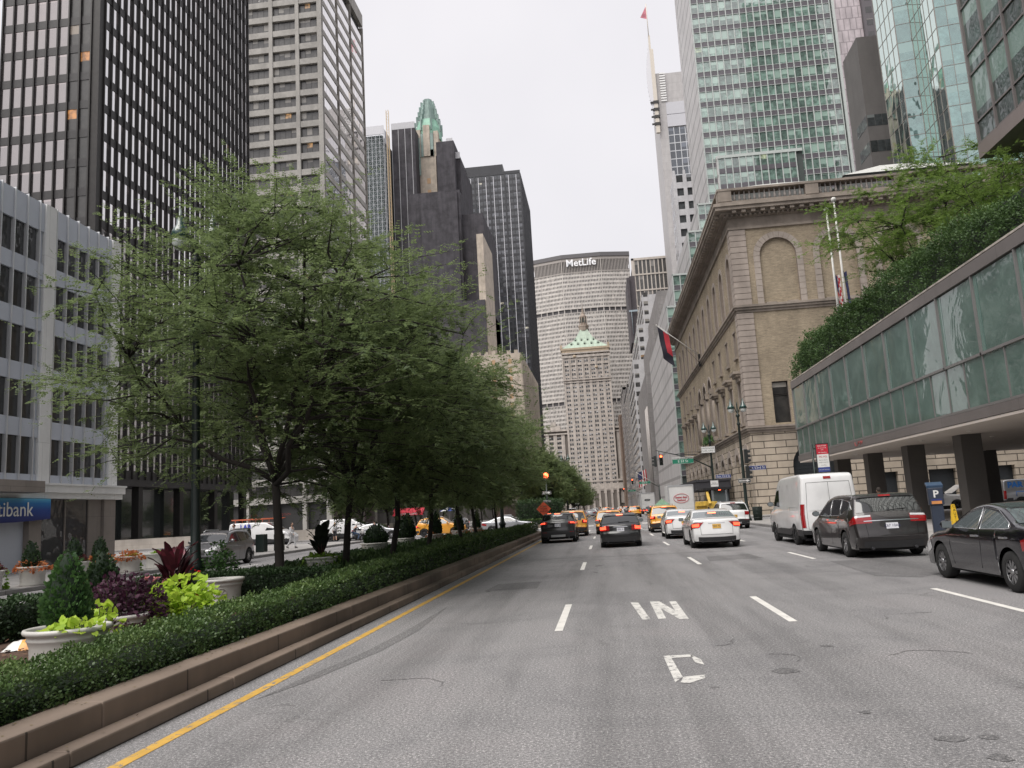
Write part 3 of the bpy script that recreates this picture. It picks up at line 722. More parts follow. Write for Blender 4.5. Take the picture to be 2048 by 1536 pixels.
st.build('white_stripes', mat('stripe_white', (.62, .62, .66), .5), b)

# ---------------------------------------------------------------- slab tower with curved front behind the gilded one
M_pre = wallmat('precast_panels', (.60, .565, .53), .85, amt=.25)
G_pre = glassmat('precast_glass', (.035, .033, .033), (.40, .36, .32), .35, ior=1.6, wave=.05, drop=1.0)
b = thing('slab_tower', 'huge broad slab tower with a folded front and white name lettering at its top', 'office tower', (-6, 700, 0)); ROOTS.append(b)
pts = [(-50, 709), (-24, 700), (10.4, 700), (35.5, 706)]
regbox(-50, 35.5, 702, 730, 0, 219)
m = MB(); m.prism([(-49.5, 709.9), (-24, 701), (10.4, 701), (35, 707), (35, 735), (-49.5, 735)], 0, 208); m.prism([(-48.5, 711.5), (-24, 703), (10.4, 703), (34.5, 708.5), (34.5, 735), (-48.5, 735)], 208, 219.5); m.build('core', mat('tower_core', (.09, .085, .09), .7), b)
roof = MB(); roof.prism([(-50.5, 708.5), (-24, 699.2), (10.4, 699.2), (36, 705.3), (36, 736), (-50.5, 736)], 219.5, 223); roof.build('roof_band', mat('roof_band', (.13, .125, .13), .7), b)
fr = MB(); W = Win(b, [G_pre]); ml = MB(); mech = MB()
for q in range(3):
    A, B = Vector(pts[q]), Vector(pts[q+1]); L = (B-A).length; F = Face(pts[q], (B-A)); n = round(L/1.36)
    us = rng(0.3, L-.3, n); floors = [60+3.66*i for i in range(41)]
    for j in range(40):
        z = floors[j]
        if j in (8, 30): 
            for u in rng(0, L, round(L/5.4)): F.box(fr, u-.3, u+.3, z, z+3.66, -1, 0)
            F.box(fr, 0, L, z, z+.5, -1, .1); continue
        F.box(fr, .25, L-.25, z, z+1.7, -.8, 0)
        for i in range(n): F.pane(W, us[i]+.3, us[i+1]-.3, z+1.7, z+3.66, -.3)
    for u in us: F.box(fr, u-.3, u+.3, 60, 60+8*3.66, -.4, -.02); F.box(fr, u-.3, u+.3, 60+9*3.66, 60+30*3.66, -.4, -.02); F.box(fr, u-.3, u+.3, 60+31*3.66, 206.4, -.4, -.02)
    for u in us: F.box(ml, u-.28, u+.28, 206.4, 217, -.3, .1)
    F.box(ml, 0, L, 217, 219.4, -.5, 0); F.box(ml, 0, L, 205.8, 206.6, -.5, .2)
fr.build('precast_grid', M_pre, b); ml.build('crown_fins', mat('pale_fins', (.40, .37, .345), .8), b)
text_mesh('lettering', 'MetLife', 8.8, mat('letter_white', (.85, .85, .87), .4, 0, Emission_Color=(1, 1, 1, 1), Emission_Strength=.05), b, basis((-6.8, 698.9, 214.6), (1, 0, 0), (0, 0, 1), (0, -1, 0)), .3, bold=.12)
# ---------------------------------------------------------------- tower with green pyramid roof and cupola
M_buff = wallmat('buff_masonry', (.53, .48, .435), .85, panel=(3, 2), joint=.92, mortar=.03, amt=.3)
M_trim = wallmat('buff_trim', (.40, .33, .275), .85, amt=.35)
M_mint = wallmat('mint_copper_roof', (.40, .49, .40), .6, panel=(1.5, 3), joint=.8, mortar=.06, amt=.2)
M_gold = mat('gilded_trim', (.45, .36, .26), .5, .2, 1.2)
G_buff = glassmat('buff_glass', (.05, .052, .056), (.62, .62, .63), .72, ior=1.5, drop=.5)
b = thing('gilded_tower', 'slender masonry tower with mint green pyramid roof and cupola ending the avenue', 'office tower', (-7.6, 635, 0)); ROOTS.append(b)
core = MB(); core.box(-25.7, 10.4, 635.4, 665, 0, 122); core.box(-60, 26, 637.4, 670, 0, 62); core.box(-19, 4, 637, 660, 120, 127); core.build('core', mat('buff_core', (.16, .14, .125), .8), b); regbox(-25.9, 10.6, 635, 665, 0, 122); regbox(-60, 26, 637, 670, 0, 62)
fr = MB(); W = Win(b, [G_buff]); F = Face((-25.9, 635), (1, 0)); cs = [3.0+5.12*i for i in range(7)]
zs = [14+3.42*i for i in range(32)]
L = 36.5; edges = [0]+[c for a in cs for c in (a-1.45, a+1.45)]+[L]
for i in range(0, len(edges), 2): F.box(fr, edges[i], edges[i+1], 12, 120, -.4, .35)
for i in range(7):
    a = cs[i]; F.box(fr, a-.18, a+.18, 14, 118, -.4, .08)
    for z in zs:
        F.box(fr, a-1.4, a-.2, z, z+1.5, -.4, .02); F.box(fr, a+.2, a+1.4, z, z+1.5, -.4, .02)
        for s_ in (-1, 1): F.pane(W, *sorted((a+s_*.2, a+s_*1.4)), z+1.5, z+3.42, -.1)
for z0, z1, d in ((100.6, 101.6, 1.1), (98.6, 99.2, .8), (112.5, 113.2, .7), (118.5, 120.3, .9), (121.4, 122.6, 1.3)): F.box(fr, -.9, L+.9, z0, z1, -.4, d)
for i in range(8): u = -.2+i*5.15; F.box(fr, u-.45, u+.5, 102, 117.5, .3, .95)
# wings
F2 = Face((-60, 637), (1, 0))
for z0, z1, d in ((59, 60, .9), (61.6, 63, 1.2), (20, 21, .8)): F2.box(fr, 0, 86, z0, z1, -.3, d)
fr.box(-42, -31, 636.6, 640, 63, 66); fr.box(-38.5, -34.5, 636.4, 640, 66, 69)
wc = [3+6.1*i for i in range(14)]
e2 = [0]+[c for a in wc for c in (a-1.7, a+1.7)]+[86]
for i in range(0, len(e2), 2): F2.box(fr, e2[i], e2[i+1], 4, 60, -.4, .3)
for a in wc:
    if 31 < a < 73: continue
    for z in [22+3.5*i for i in range(10)]:
        F2.box(fr, a-1.7, a+1.7, z, z+1.4, -.4, .0)
        for s_ in (-1, 1): F2.pane(W, *sorted((a+s_*.25, a+s_*1.5)), z+1.4, z+3.5, -.1)
F3 = Face((-40, 634.9), (1, 0)); F3.box(fr, 0, 60, 15, 19.5, -2, .2); F3.box(fr, 0, 60, 21, 22.4, -2, .6); 
for i in range(9): F3.box(fr, 12+i*4.6, 13.6+i*4.6, 0, 15, -2, .1)
fr.build('masonry', M_buff, b)
rf = MB(); y0, y1 = 634, 662
def frus(mb, x0, x1, ya, yb, z0, X0, X1, Ya, Yb, z1, m_=0):
    n = len(mb.v); mb.v += [(x0, ya, z0), (x1, ya, z0), (x1, yb, z0), (x0, yb, z0), (X0, Ya, z1), (X1, Ya, z1), (X1, Yb, z1), (X0, Yb, z1)]
    for q in ((3, 2, 1, 0), (4, 5, 6, 7), (0, 1, 5, 4), (1, 2, 6, 5), (2, 3, 7, 6), (3, 0, 4, 7)): mb.face([n+i for i in q], m_)
frus(rf, -26, 10.6, 634.2, 662, 126.2, -15.5, -.2, 642, 655, 134); frus(rf, -15.5, -.2, 642, 655, 134, -10.6, -5., 646, 651, 143)
dm = MB()
for z, n, w in ((128.2, 5, 1.1), (132, 4, .9), (136.2, 2, .8)):
    for i in range(n):
        x = -7.7+(i-(n-1)/2)*5.3*(1-(z-128)/40); y = 635.6+(z-126.2)*1.
        rf.box(x-w, x+w, y-.6, y+2.5, z, z+2.2); rf.box(x-w*.7, x+w*.7, y-.55, y+2.5, z+2.2, z+3); dm.box(x-.45, x+.45, y-.7, y-.55, z+.4, z+1.9)
rf.build('roof', M_mint, b); dm.build('dormer_openings', M_dark, b)
rb = MB(); rb.box(-27, 11.6, 633.8, 664, 124.6, 126.2); rb.box(-26, 10.6, 634.4, 663, 122.6, 124.6)
for x in (-26.4, 10.6): rb.box(x-.8, x+.8, 633.8, 636, 126.2, 129)
for i in range(14): rb.box(-25+i*2.6, -24.2+i*2.6, 634.2, 634.5, 122.7, 124.6)
rb.build('gilded_parapet', M_gold, b)
C0 = (-7.8, 648.5); m = MB()
octa(3.6, 142, 145.5, 4.3); octa(4.6, 145.5, 146.5); octa(3.0, 146.5, 148); octa(2.3, 148, 153.4); octa(3.2, 153.4, 154.2); octa(2.5, 154.2, 156.5, 1.4); octa(1.5, 156.5, 157.2); octa(.9, 157.2, 160.2, .7); octa(.35, 160.2, 166, .08)
for k in range(8): a = math.pi/4*(k+.5); m.tube([(C0[0]+3.0*math.cos(a), C0[1]+3.0*math.sin(a), 147), (C0[0]+3.0*math.cos(a), C0[1]+3.0*math.sin(a), 153.4)], .35, 5)
m.build('cupola', M_trim, b)
m = MB(); octa(2.42, 149, 152.5, n=8); m.build('cupola_openings', mat('cupola_dark', (.07, .08, .07), .8), b)
m = MB(); m.ball((-24.3+8, 634.2, 119.5), 1.6, .5, 1.2, 8); m.ball((0, 634.0, 110), 1.2, .5, 1., 8); m.build('ornament', M_gold, b)
# brown brick building to its right
b = thing('brown_building', 'narrow brown brick building right of the tower with the green roof', 'building', (18, 600, 0)); ROOTS.append(b)
m = MB(); m.box(13.9, 23.5, 600, 630, 0, 67.5); m.box(13.6, 23.8, 599.7, 630, 66, 67); 
for x in (13.9, 22.7): m.box(x, x+.8, 599.6, 600, 5, 66)
m.build('wall', wallmat('brown_masonry', (.215, .155, .12), .85, amt=.3), b); regbox(13.9, 23.5, 600, 630, 0, 67)
W = Win(b, [G_buff]); F = Face((13.9, 600), (1, 0))
for z in [8+3.6*i for i in range(16)]: 
    F.pane(W, 4.3, 5.5, z, z+1.8, .02); F.pane(W, 7.3, 8.3, z, z+1.8, .02)
# cream grid tower
M_cream = wallmat('cream_grid', (.56, .51, .46), .8, amt=.15)
b = thing('cream_grid_tower', 'cream gridded bank tower standing right of the broad slab tower', 'office tower', (32, 620, 0)); ROOTS.append(b)
core = MB(); core.box(33.8, 75, 620.8, 660, 0, 189); core.build('core', mat('grid_core', (.09, .075, .07), .8), b); regbox(32.6, 76, 620, 660, 0, 190)
fr = MB(); W = Win(b, [glassmat('grid_glass', (.04, .038, .036), (.2, .19, .18), .3, ior=1.5)]); F = Face((32.6, 620), (1, 0))
us = [2.2+3.07*i for i in range(14)]; z = 189.; zs = []
for h in [12.5]*3+[6.6]*25:
    if z-h < 20: break
    z -= h; zs.append((z, h))
for z, h in zs:
    F.box(fr, 0, 43, z-.1, z+1., -.8, .3)
    for i in range(13): F.pane(W, us[i]+.4, us[i+1]-.4, z+1., z+h-.1, -.4)
for u in us: F.box(fr, u-.4, u+.4, 15, 189, -.8, .0)
F.box(fr, 0, 1.9, 0, 190, -1, .4); F.box(fr, 0, 43, 188.4, 190.2, -1, .4)
fr.build('grid_frame', M_cream, b)
# dark slab left of it
b = thing('dark_slab', 'narrow dark netted slab beside the cream gridded tower', 'building', (29, 560, 0)); ROOTS.append(b)
m = MB(); m.box(27.2, 31.2, 562, 600, 0, 160); m.box(25.5, 27.2, 560, 600, 112, 158.5); m.box(26.3, 31.2, 561.2, 600, 0, 30)
m.build('wall', mat('slab_dark', (.075, .066, .072), .85, .2, .3), b); regbox(27.2, 31.2, 562, 600, 0, 160)
m = MB(); m.box(25.4, 31.4, 559.8, 560.1, 134, 135.2); m.tube([(27, 559.9, 135), (27.2, 559.9, 118)], .15, 4); m.build('gantry', mat('gantry_grey', (.3, .36, .4), .6), b)
# sail tower with mast
b = thing('sail_tower', 'pale metal tower with a curved white sail fin and tall flag mast on its roof', 'office tower', (55, 560, 0)); ROOTS.append(b)
core = MB(); core.box(62, 100, 561, 600, 0, 308); core.box(57.2, 63, 560, 600, 0, 308); core.build('wall', wallmat('pale_metal_panels', (.42, .405, .40), .5, panel=(6, 6), joint=.8, mortar=.08, amt=.1), b); regbox(57, 100, 560, 600, 0, 308)
fr = MB(); F = Face((63, 560.8), (1, 0)); W = Win(b, [glassmat('sail_glass', (.045, .055, .07), (.14, .16, .2), .3, ior=1.7, wave=.15)])
F.grid(W, fr, rng(0, 36, 9), [20+6.*i for i in range(42)], .6, .5, .3, .12); fr.build('glazing_frame', M_alu, b)
m = MB()
for z in (266.6, 276): m.box(63, 90, 559.9, 560.7, z, z+9.)
m.build('screen_panels', mat('screen_panel', (.50, .50, .53), .5), b)
m = MB()
for k in range(12): m.box(60, 64, 559.3, 559.9, 286+1.9*k, 287+1.9*k)
m.build('louvres', M_white, b)
m = MB(); n = 16
for i in range(n):
    def sx(t): return 54.6 - 3.6*math.sin(math.pi*min(1, (t*.9+.08)))
    t0, t1 = i/n, (i+1)/n; z0, z1 = 277+54*t0, 277+54*t1
    xr0, xr1 = 56.2-1.2*t0, 56.2-1.2*t1
    m.obox(((sx((t0+t1)/2)+(xr0+xr1)/2)/2, 558.5, (z0+z1)/2), Vector((1, 0, 0)), Vector((0, 1, 0)), Vector((0, 0, 1)), ((xr0+xr1)/2-sx((t0+t1)/2))/2, .5, (z1-z0)/2)
m.build('sail_fin', mat('sail_white', (.64, .64, .67), .45), b)
m = MB(); m.box(54.6, 57.2, 557.5, 560, 262, 326); m.box(54.4, 55.8, 557.8, 559, 326, 337); m.tube([(54.9, 558, 336), (54.9, 558, 362)], .3, 6)
m.build('mast', mat('mast_cream', (.60, .55, .48), .5), b)
m = MB()
for k in range(4): m.box(54, 58, 557, 559, 284-5.5*k, 286-5.5*k); m.box(52, 54, 557, 558, 284.4-5.5*k, 285.4-5.5*k)
m.build('brackets', mat('bracket_dark', (.04, .038, .038), .7), b)
m = MB(); m.poly([(54.6, 558, 360), (54.6, 558, 350), (50.2, 558.5, 352)]); m.poly([(50.2, 558.56, 352), (54.6, 558.06, 350), (54.6, 558.06, 360)])
m.build('flag', mat('faded_flag', (.45, .16, .2), .8, .4, .3), b)
# faint far spire
b = thing('distant_glass_tower', 'faint pale blue glass tower far off above the cream gridded tower', 'office tower', (120, 1100, 0)); ROOTS.append(b)
m = MB(); frus(m, 110, 126, 1100, 1120, 0, 113.5, 122, 1102, 1115, 470); m.box(113.5, 114.3, 1101, 1102, 460, 500); m.build('wall', wallmat('pale_blue_glass', (.50, .55, .66), .3, panel=(4, 8), joint=.8, mortar=.2), b)

# ---------------------------------------------------------------- stepped green glass building
M_rib = wallmat('ribbed_white_metal', (.60, .585, .58), .5, panel=(60, 3.3), joint=.62, mortar=.32, amt=.2, offset=0)
M_wmet = mat('white_metal_mullion', (.52, .56, .54), .4, .05, 1)
M_spd = mat('dark_spandrel', (.115, .105, .12), .4, .15, 1.5, Coat_Weight=.5)
G_step = glassmat('green_glass', (.18, .235, .215), (.50, .59, .55), .6, ior=1.6, tint=(.85, 1, .93), wave=.1, mir=.1, lit=.004, litcol=(1, .9, .6), drop=.9)
b = thing('stepped_glass_tower', 'stepped green glass tower with white mullions and ribbed side walls beyond the brick club', 'office tower', (24.8, 161, 0)); ROOTS.append(b)
tiers = [(24.85, 53.6, 161, 183.5, 150), (22.4, 53, 163.6, 186, 60.6), (19.9, 53, 161.0, 186, 54.9), (16.1, 53, 160.2, 205, 46.2), (14.4, 53, 159.4, 222, 39.7), (13.2, 53, 158.6, 222, 32.6)]
tiers = [(24.85, 53.6, 161, 183.5, 150), (22.4, 53, 160.4, 187, 60.6), (19.9, 53, 159.8, 192, 54.9), (16.1, 53, 159.2, 205, 46.2), (14.4, 53, 158.6, 222, 39.7)]
core = MB(); rib = MB(); fr = MB(); sp_ = MB(); W = Win(b, [G_step], maxn=100)
for q, (x0, x1, ya, yb, zt) in enumerate(tiers):
    e = .12*q
    rib.box(x0, x0+.3, ya+.25, yb, 0, zt); core.box(x0+.3, x1-.1, ya+.3, yb-.05-e, 0, zt-.3); regbox(x0, x1, ya, yb, 0, zt)
    F = Face((x0, ya), (1, 0)); L = x1-x0; step = 1.385; n = int(L/step); us = [.12+step*i for i in range(n+1)]
    if q == 0:
        zs = [12+3.3*i for i in range(31)]
        umin, umax = 0, L
    else:
        zs = [zt-3.3*i for i in range(int(zt/3.3)-2, -1, -1)]; nk = [0, 13, 5, 5, 4][q]; us = us[:nk+1]
    for j in range(len(zs)-1):
        F.box(sp_, us[0], us[-1], zs[j], zs[j]+1.05, -.25, -.02)
        F.box(fr, us[0], us[-1], zs[j]+1.05, zs[j]+1.13, -.2, .04); F.box(fr, us[0], us[-1], zs[j]-.04, zs[j]+.04, -.2, .04)
        for i in range(len(us)-1): F.pane(W, us[i]+.09, us[i+1]-.09, zs[j]+1.13, zs[j+1]-.04, -.12)
    for u in us: F.box(fr, u-.09, u+.09, zs[0], zs[-1], -.2, .1)
    F.box(fr, 0, .12, 0, zt, -.3, .12); F.box(fr, 0, us[-1], zt-.3, zt+.05, -.3, .12)
    if q == 0:
        F.box(sp_, us[0], us[-1], zs[-1], 148, -.25, 0)
        for u in us: F.box(fr, u-.09, u+.09, zs[-1], 148, -.2, .14)
        F.box(fr, L-.5, L, 0, 150, -.3, .15)
m2 = MB(); F = Face((27.2, 160.5), (1, 0)); us = [.1+1.385*i for i in range(12)]; core.box(27.2, 43.9, 160.8, 162, 30, 69.8)
for j in range(6):
    z = 50+3.3*j; F.box(sp_, us[0], us[-1], z, z+1.05, -.25, 0)
    for i in range(11): F.pane(W, us[i]+.09, us[i+1]-.09, z+1.1, z+3.26, -.1)
for u in us: F.box(fr, u-.09, u+.09, 48, 70, -.2, .1)
F.box(fr, 0, 16.7, 69.7, 70.3, -.3, .14); rib.box(27., 27.2, 160.4, 161.2, 30, 70.2)
core.build('core', mat('step_core', (.06, .075, .07), .6), b); rib.build('ribbed_wall', M_rib, b); fr.build('mullions', M_wmet, b); sp_.build('spandrels', M_spd, b)
# lower avenue-front buildings beyond it
b = thing('grey_stone_building', 'plain grey stone block with slim vertical fins beyond the stepped glass tower', 'building', (14.3, 240, 0)); ROOTS.append(b)
m = MB(); m.box(14.3, 50, 240, 301, 0, 40); m.box(17.5, 50, 243, 301, 40, 55); m.box(20, 50, 247, 301, 55, 66); m.build('wall', wallmat('grey_stone_panels', (.30, .285, .28), .8, panel=(3, 1.4), joint=.7, mortar=.03), b); regbox(14.3, 50, 240, 301, 0, 40)
m = MB()
for k in range(5): m.tube([(13.9-.0*k, 241+k*2.6, 4), (13.9, 241+k*2.6, 30)], .22, 6)
m.build('stone_fins', mat('fin_pale', (.45, .42, .40), .6), b)
b = thing('banded_white_building', 'white office block with horizontal white bands stepping down towards the avenue', 'office building', (14.3, 319, 0)); ROOTS.append(b)
m = MB(); W = Win(b, [G_conc]); steps = [(14.3, 320, 380, 58), (17.2, 320.5, 380, 72), (20, 321, 380, 84)]
ft = MB()
for x0, ya, yb, zt in steps:
    m.box(x0, 50, ya, yb, 0, zt)
    z = 6.
    while z < zt-2: 
        m.box(x0-.25, x0, ya, yb, z, z+1.5); F = Face((x0, ya), (1, 0)); F.pane(W, .5, 2.2, z+1.6, z+3.4, .03)
        Fw = Face((x0, yb), (0, -1))
        for k in range(8): Fw.pane(W, k*7.2+.6, k*7.2+6.6, z+1.55, z+3.5, .02)
        z += 3.6
m.build('wall', wallmat('white_bands', (.48, .475, .48), .6, amt=.15), b); regbox(14.3, 50, 320, 380, 0, 58)
for k, (y0, zt, c) in enumerate(((398, 60, (.36, .34, .33)), (477, 70, (.30, .28, .27)))):
    b = thing('avenue_block', ['light grey avenue block beyond the white banded building', 'dull brown grey avenue block nearest the dark slab'][k], 'building', (14.3, y0, 0)); ROOTS.append(b)
    m = MB(); m.box(14.3, 50, y0, y0+62, 0, zt); m.box(14., 50, y0, y0+62, zt-1.5, zt); m.build('wall', wallmat('avenue_wall_%d' % k, c, .8), b); regbox(14.3, 50, y0, y0+62, 0, zt)
    W = Win(b, [G_conc]); F = Face((14.3, y0+62), (0, -1)); F2 = Face((14.3, y0), (1, 0))
    for z in [5+3.8*i for i in range(int(zt/3.8)-1)]:
        for i in range(14): F.pane(W, 1+i*4.3, 3.6+i*4.3, z, z+2.2, .02)
        for i in range(3): F2.pane(W, 1.2+i*3.3, 3.2+i*3.3, z, z+2.2, .02)
# white building with square windows
b = thing('white_square_window_tower', 'white tower with rows of square dark windows left of the stepped glass tower', 'office tower', (27, 240, 0)); ROOTS.append(b)
m = MB(); W = Win(b, [glassmat('square_glass', (.03, .033, .036), (.25, .26, .28), .2, ior=1.6)]); F = Face((27.3, 240), (1, 0))
m.box(27.3, 50, 240.5, 252, 0, 99.5); regbox(27.3, 50, 240, 290, 0, 99)
us = [.2+3.05*i for i in range(8)]; zs = [40+4.25*i for i in range(15)]
for j in range(14):
    F.box(m, 0, 22, zs[j], zs[j]+1.9, -.6, 0)
    for i in range(7): F.pane(W, us[i]+.55, us[i+1]-.55, zs[j]+1.9, zs[j+1], -.35)
for u in us: F.box(m, u-.55, u+.55, 40, 99.5, -.6, .1)
for u in us: F.box(m, u-.35, u+.35, 99.5, 101, -.6, 0)
Fw = Face((27.3, 252), (0, -1))
for z in zs[:-1]:
    for i in range(3): Fw.pane(W, 1+i*4, 3+i*4, z+1.9, z+3.9, .03)
m.build('wall', wallmat('white_tower_wall', (.56, .555, .57), .7, amt=.15), b)
# dark grey building behind the brick club
M_gry = wallmat('grey_metal_cladding', (.145, .135, .13), .55, panel=(2.5, 7), joint=.85, mortar=.02, amt=.12)
b = thing('grey_notched_building', 'dark grey building with notched ribbon windows beside the green glass tower', 'office building', (44, 130, 0)); ROOTS.append(b)
m = MB(); W = Win(b, [glassmat('notch_glass', (.035, .04, .042), (.2, .22, .22), .25, ior=1.6, lit=.03)])
m.prism([(46.1, 130), (56, 130), (56, 137.6), (46.1, 137.6)], 0, 75.3)
F = Face((46.1, 130), (1, 0)); Fs = Face((46.1, 137.6), (0, -1))
for k in range(7):
    z = 59.8-4.4*k
    for i in range(4): F.pane(W, .1+i*1.15, 1.2+i*1.15, z, z+1.9, .03)
    for i in range(4): Fs.pane(W, 2.6+i*1.25, 3.8+i*1.25, z, z+1.9, .03)
m.build('wall', M_gry, b); regbox(46.1, 56, 130, 137, 0, 75)
b = thing('pink_tiled_tower', 'distant pinkish tower of small panels behind the dark grey notched building', 'office tower', (46, 215, 0)); ROOTS.append(b)
m = MB(); m.box(70, 78.4, 215, 250, 0, 190); m.build('wall', wallmat('pink_panels', (.52, .46, .48), .5, panel=(1.6, 3.4), joint=.6, mortar=.14, offset=.5), b)
m = MB(); m.box(78.5, 95, 214, 250, 0, 190); W = Win(b, [G_pre]); F = Face((78.5, 214), (1, 0))
for z in [90+3.6*i for i in range(27)]:
    for i in range(6): F.pane(W, .7+i*2.1, 2.3+i*2.1, z, z+1.8, .03)
m.build('side_wall', mat('plum_grey', (.13, .12, .13), .8), b); regbox(66.5, 95, 214, 250, 0, 190)
# faceted green glass tower
G_fac = glassmat('mint_mirror_glass', (.10, .17, .15), (.16, .24, .21), .35, ior=1.6, mir=.62, mtint=(.78,.90,.84), wave=.25, wscale=.12, lit=.006, litcol=(1, .8, .4), drop=1.)
b = thing('faceted_mirror_tower', 'faceted mint green mirror glass tower above the brick club', 'office tower', (42, 110, 0)); ROOTS.append(b)
PF = [(44.8, 118), (45.1, 112), (47.0, 111.6), (47.0, 104), (51, 103.3), (51., 96), (64, 95), (64, 118)]
m = MB(); m.prism([(44.9, 118.), (45.2, 112.15), (47.12, 111.8), (47.12, 104.1), (51.1, 103.4), (51.1, 96.1), (63.9, 95.2), (63.9, 118.)], 0, 130); m.build('core', mat('facet_core', (.1, .15, .13), .6), b); regbox(43, 63, 110, 125, 0, 130)
fr = MB(); W = Win(b, [G_fac, glassmat('reflection_tinted_glass', (.09, .16, .155), (.2, .3, .28), .4, ior=1.6, mir=.3, mtint=(.6, .82, .78), wave=.5, wscale=.35)])  # frontal facets: a neighbouring building's reflection put into the darker teal colour
for q in range(6):
    A, B = Vector(PF[q]), Vector(PF[q+1]); L = (B-A).length; F = Face(PF[q], (B-A)); us = rng(0.03, L-.03, max(1, round(L/1.45))); zs = [36+2.75*i for i in range(22)]
    for j in range(len(zs)-1):
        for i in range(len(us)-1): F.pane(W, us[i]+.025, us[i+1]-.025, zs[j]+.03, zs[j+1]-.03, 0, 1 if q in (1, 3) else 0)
        F.box(fr, 0, L, zs[j]-.03, zs[j]+.03, -.05, .04)
    for u in us: F.box(fr, u-.025, u+.025, 36, 93.7, -.05, .05)
fr.build('glazing_bars', mat('pink_bars', (.30, .27, .25), .5), b)
# ================================================================ brick club with arches
def holewall(mb, F, u0, u1, z0, z1, holes, depth=.4, m=0, mrev=None, d=0.):
    """wall rectangle with real openings and their reveals; holes are counter-clockwise (u,z) loops"""
    loops = [[(u0, z0), (u1, z0), (u1, z1), (u0, z1)]]+holes
    tri = tessellate_polygon([[Vector((a, b, 0)) for a, b in l] for l in loops]); flat = [p for l in loops for p in l]
    n = len(mb.v); mb.v += [tuple(F.p(u, z, d)) for u, z in flat]
    for t in tri:
        a, b_, c = [Vector(flat[i]) for i in t]
        cr_ = (b_-a).x*(c-a).y-(b_-a).y*(c-a).x
        mb.face([n+i for i in (t if cr_ > 0 else (t[0], t[2], t[1]))], m)
    for l in holes:
        k = len(l); n = len(mb.v); mb.v += [tuple(F.p(u, z, d)) for u, z in l]+[tuple(F.p(u, z, d-depth)) for u, z in l]
        for i in range(k):
            j = (i+1) % k; mb.face((n+i, n+j, n+k+j, n+k+i), mrev if mrev is not None else m)
def arch(u0, u1, z0, zs, n=12):
    r = (u1-u0)/2; c = (u0+u1)/2
    return [(u0, z0), (u1, z0)]+[(c+r*math.cos(math.pi*i/n), zs+r*math.sin(math.pi*i/n)) for i in range(n+1)]
def rect(u0, u1, z0, z1): return [(u0, z0), (u1, z0), (u1, z1), (u0, z1)]
def voussoirs(mb_, F, u0, u1, zb, zs, w, d, n=11, m=0, courses=True):
    mb = MB(); r = (u1-u0)/2; c = (u0+u1)/2
    for i in range(n):
        a0, a1 = math.pi*(i+.035)/n, math.pi*(i+.965)/n
        pts = [(c+r*math.cos(a0), zs+r*math.sin(a0)), (c+(r+w)*math.cos(a0), zs+(r+w)*math.sin(a0)), (c+(r+w)*math.cos(a1), zs+(r+w)*math.sin(a1)), (c+r*math.cos(a1), zs+r*math.sin(a1))]
        mb.extr(pts, lambda u, z, s: F.p(u, z, d if s else -.02), m)
    if courses:
        k = max(1, round((zs-zb)/.62)); h = (zs-zb)/k
        for i in range(k):
            for a, b_ in ((u0-w, u0), (u1, u1+w)): F.box(mb, a, b_, zb+h*i+.02, zb+h*(i+1)-.02, -.02, d, m)
    mb.build('arch_surround', wallmat('surround_stone', (.37, .32, .28), .85, amt=.25), b)
M_brick = wallmat('yellow_brick', (.37, .305, .22), .88, panel=(.30, .085), joint=.55, mortar=.01, brick=True, amt=.3)
M_brick_e = M_brick
M_rust = wallmat('rusticated_limestone', (.44, .375, .30), .85, panel=(2.1, .665), joint=.22, mortar=.045, amt=.35, bump=.8, off=(0, .1))
M_quoin = wallmat('grey_pink_quoins', (.315, .27, .245), .85, panel=(50, .60), joint=.25, mortar=.03, amt=.3, bump=.8, offset=0)
M_stone = wallmat('grey_brown_stone', (.31, .265, .225), .85, amt=.45)
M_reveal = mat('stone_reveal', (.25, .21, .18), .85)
G_club = glassmat('club_glass', (.02, .018, .016), (.5, .47, .42), .3, ior=1.5, wave=.1, lit=.0)
b = thing('brick_club', 'yellow brick club building with arched recesses and a heavy stone cornice at the corner', 'building', (14.5, 82.5, 0)); ROOTS.append(b)
XC, YC, YE = 14.5, 82.5, 149.
regbox(15, 62, 83.2, YE, 0, 32)
core = MB(); core.box(15.4, 61, 83.5, YE-.5, 0, 31.5); core.build('core', M_dark, b)
Fn = Face((XC, YC), (1, 0)); Fe = Face((XC, YE), (0, -1)); LE = YE-YC; LN = 46.
ue = lambda y: YE-y
wall = MB(); Wc = Win(b, [G_club], frame=.09, fmat=mat('dark_bronze_frame', (.025, .022, .02), .4)); stone = MB(); quo = MB(); vous = MB()
# --- north side
h_up = []; nb = 8
for k in range(nb):
    a = 2.71+5.85*k; h_up.append(arch(a, a+3.6, 20.98, 25.95))
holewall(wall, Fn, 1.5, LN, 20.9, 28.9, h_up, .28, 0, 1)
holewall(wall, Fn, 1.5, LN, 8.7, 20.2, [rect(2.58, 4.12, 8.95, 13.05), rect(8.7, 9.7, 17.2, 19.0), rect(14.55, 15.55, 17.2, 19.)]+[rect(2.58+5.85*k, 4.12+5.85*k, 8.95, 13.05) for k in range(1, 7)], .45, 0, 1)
for k in range(nb):
    a = 2.71+5.85*k; Fn.box(wall, a-.05, a+3.65, 20.9, 28, -.36, -.28); voussoirs(vous, Fn, a, a+3.6, 20.98, 25.95, .62, .06, 13)
    for q in (.2, 2.3): Fn.box(stone, a+q, a+q+1., 20.95, 21.12, -.27, .1)
for k in range(7): Fn.pane(Wc, 2.58+5.85*k, 4.12+5.85*k, 8.95, 11.75, -.4); Fn.pane(Wc, 2.58+5.85*k, 4.12+5.85*k, 11.8, 13.05, -.4)
for k in (8.7, 14.55): Fn.pane(Wc, k, k+1, 17.2, 19., -.4)
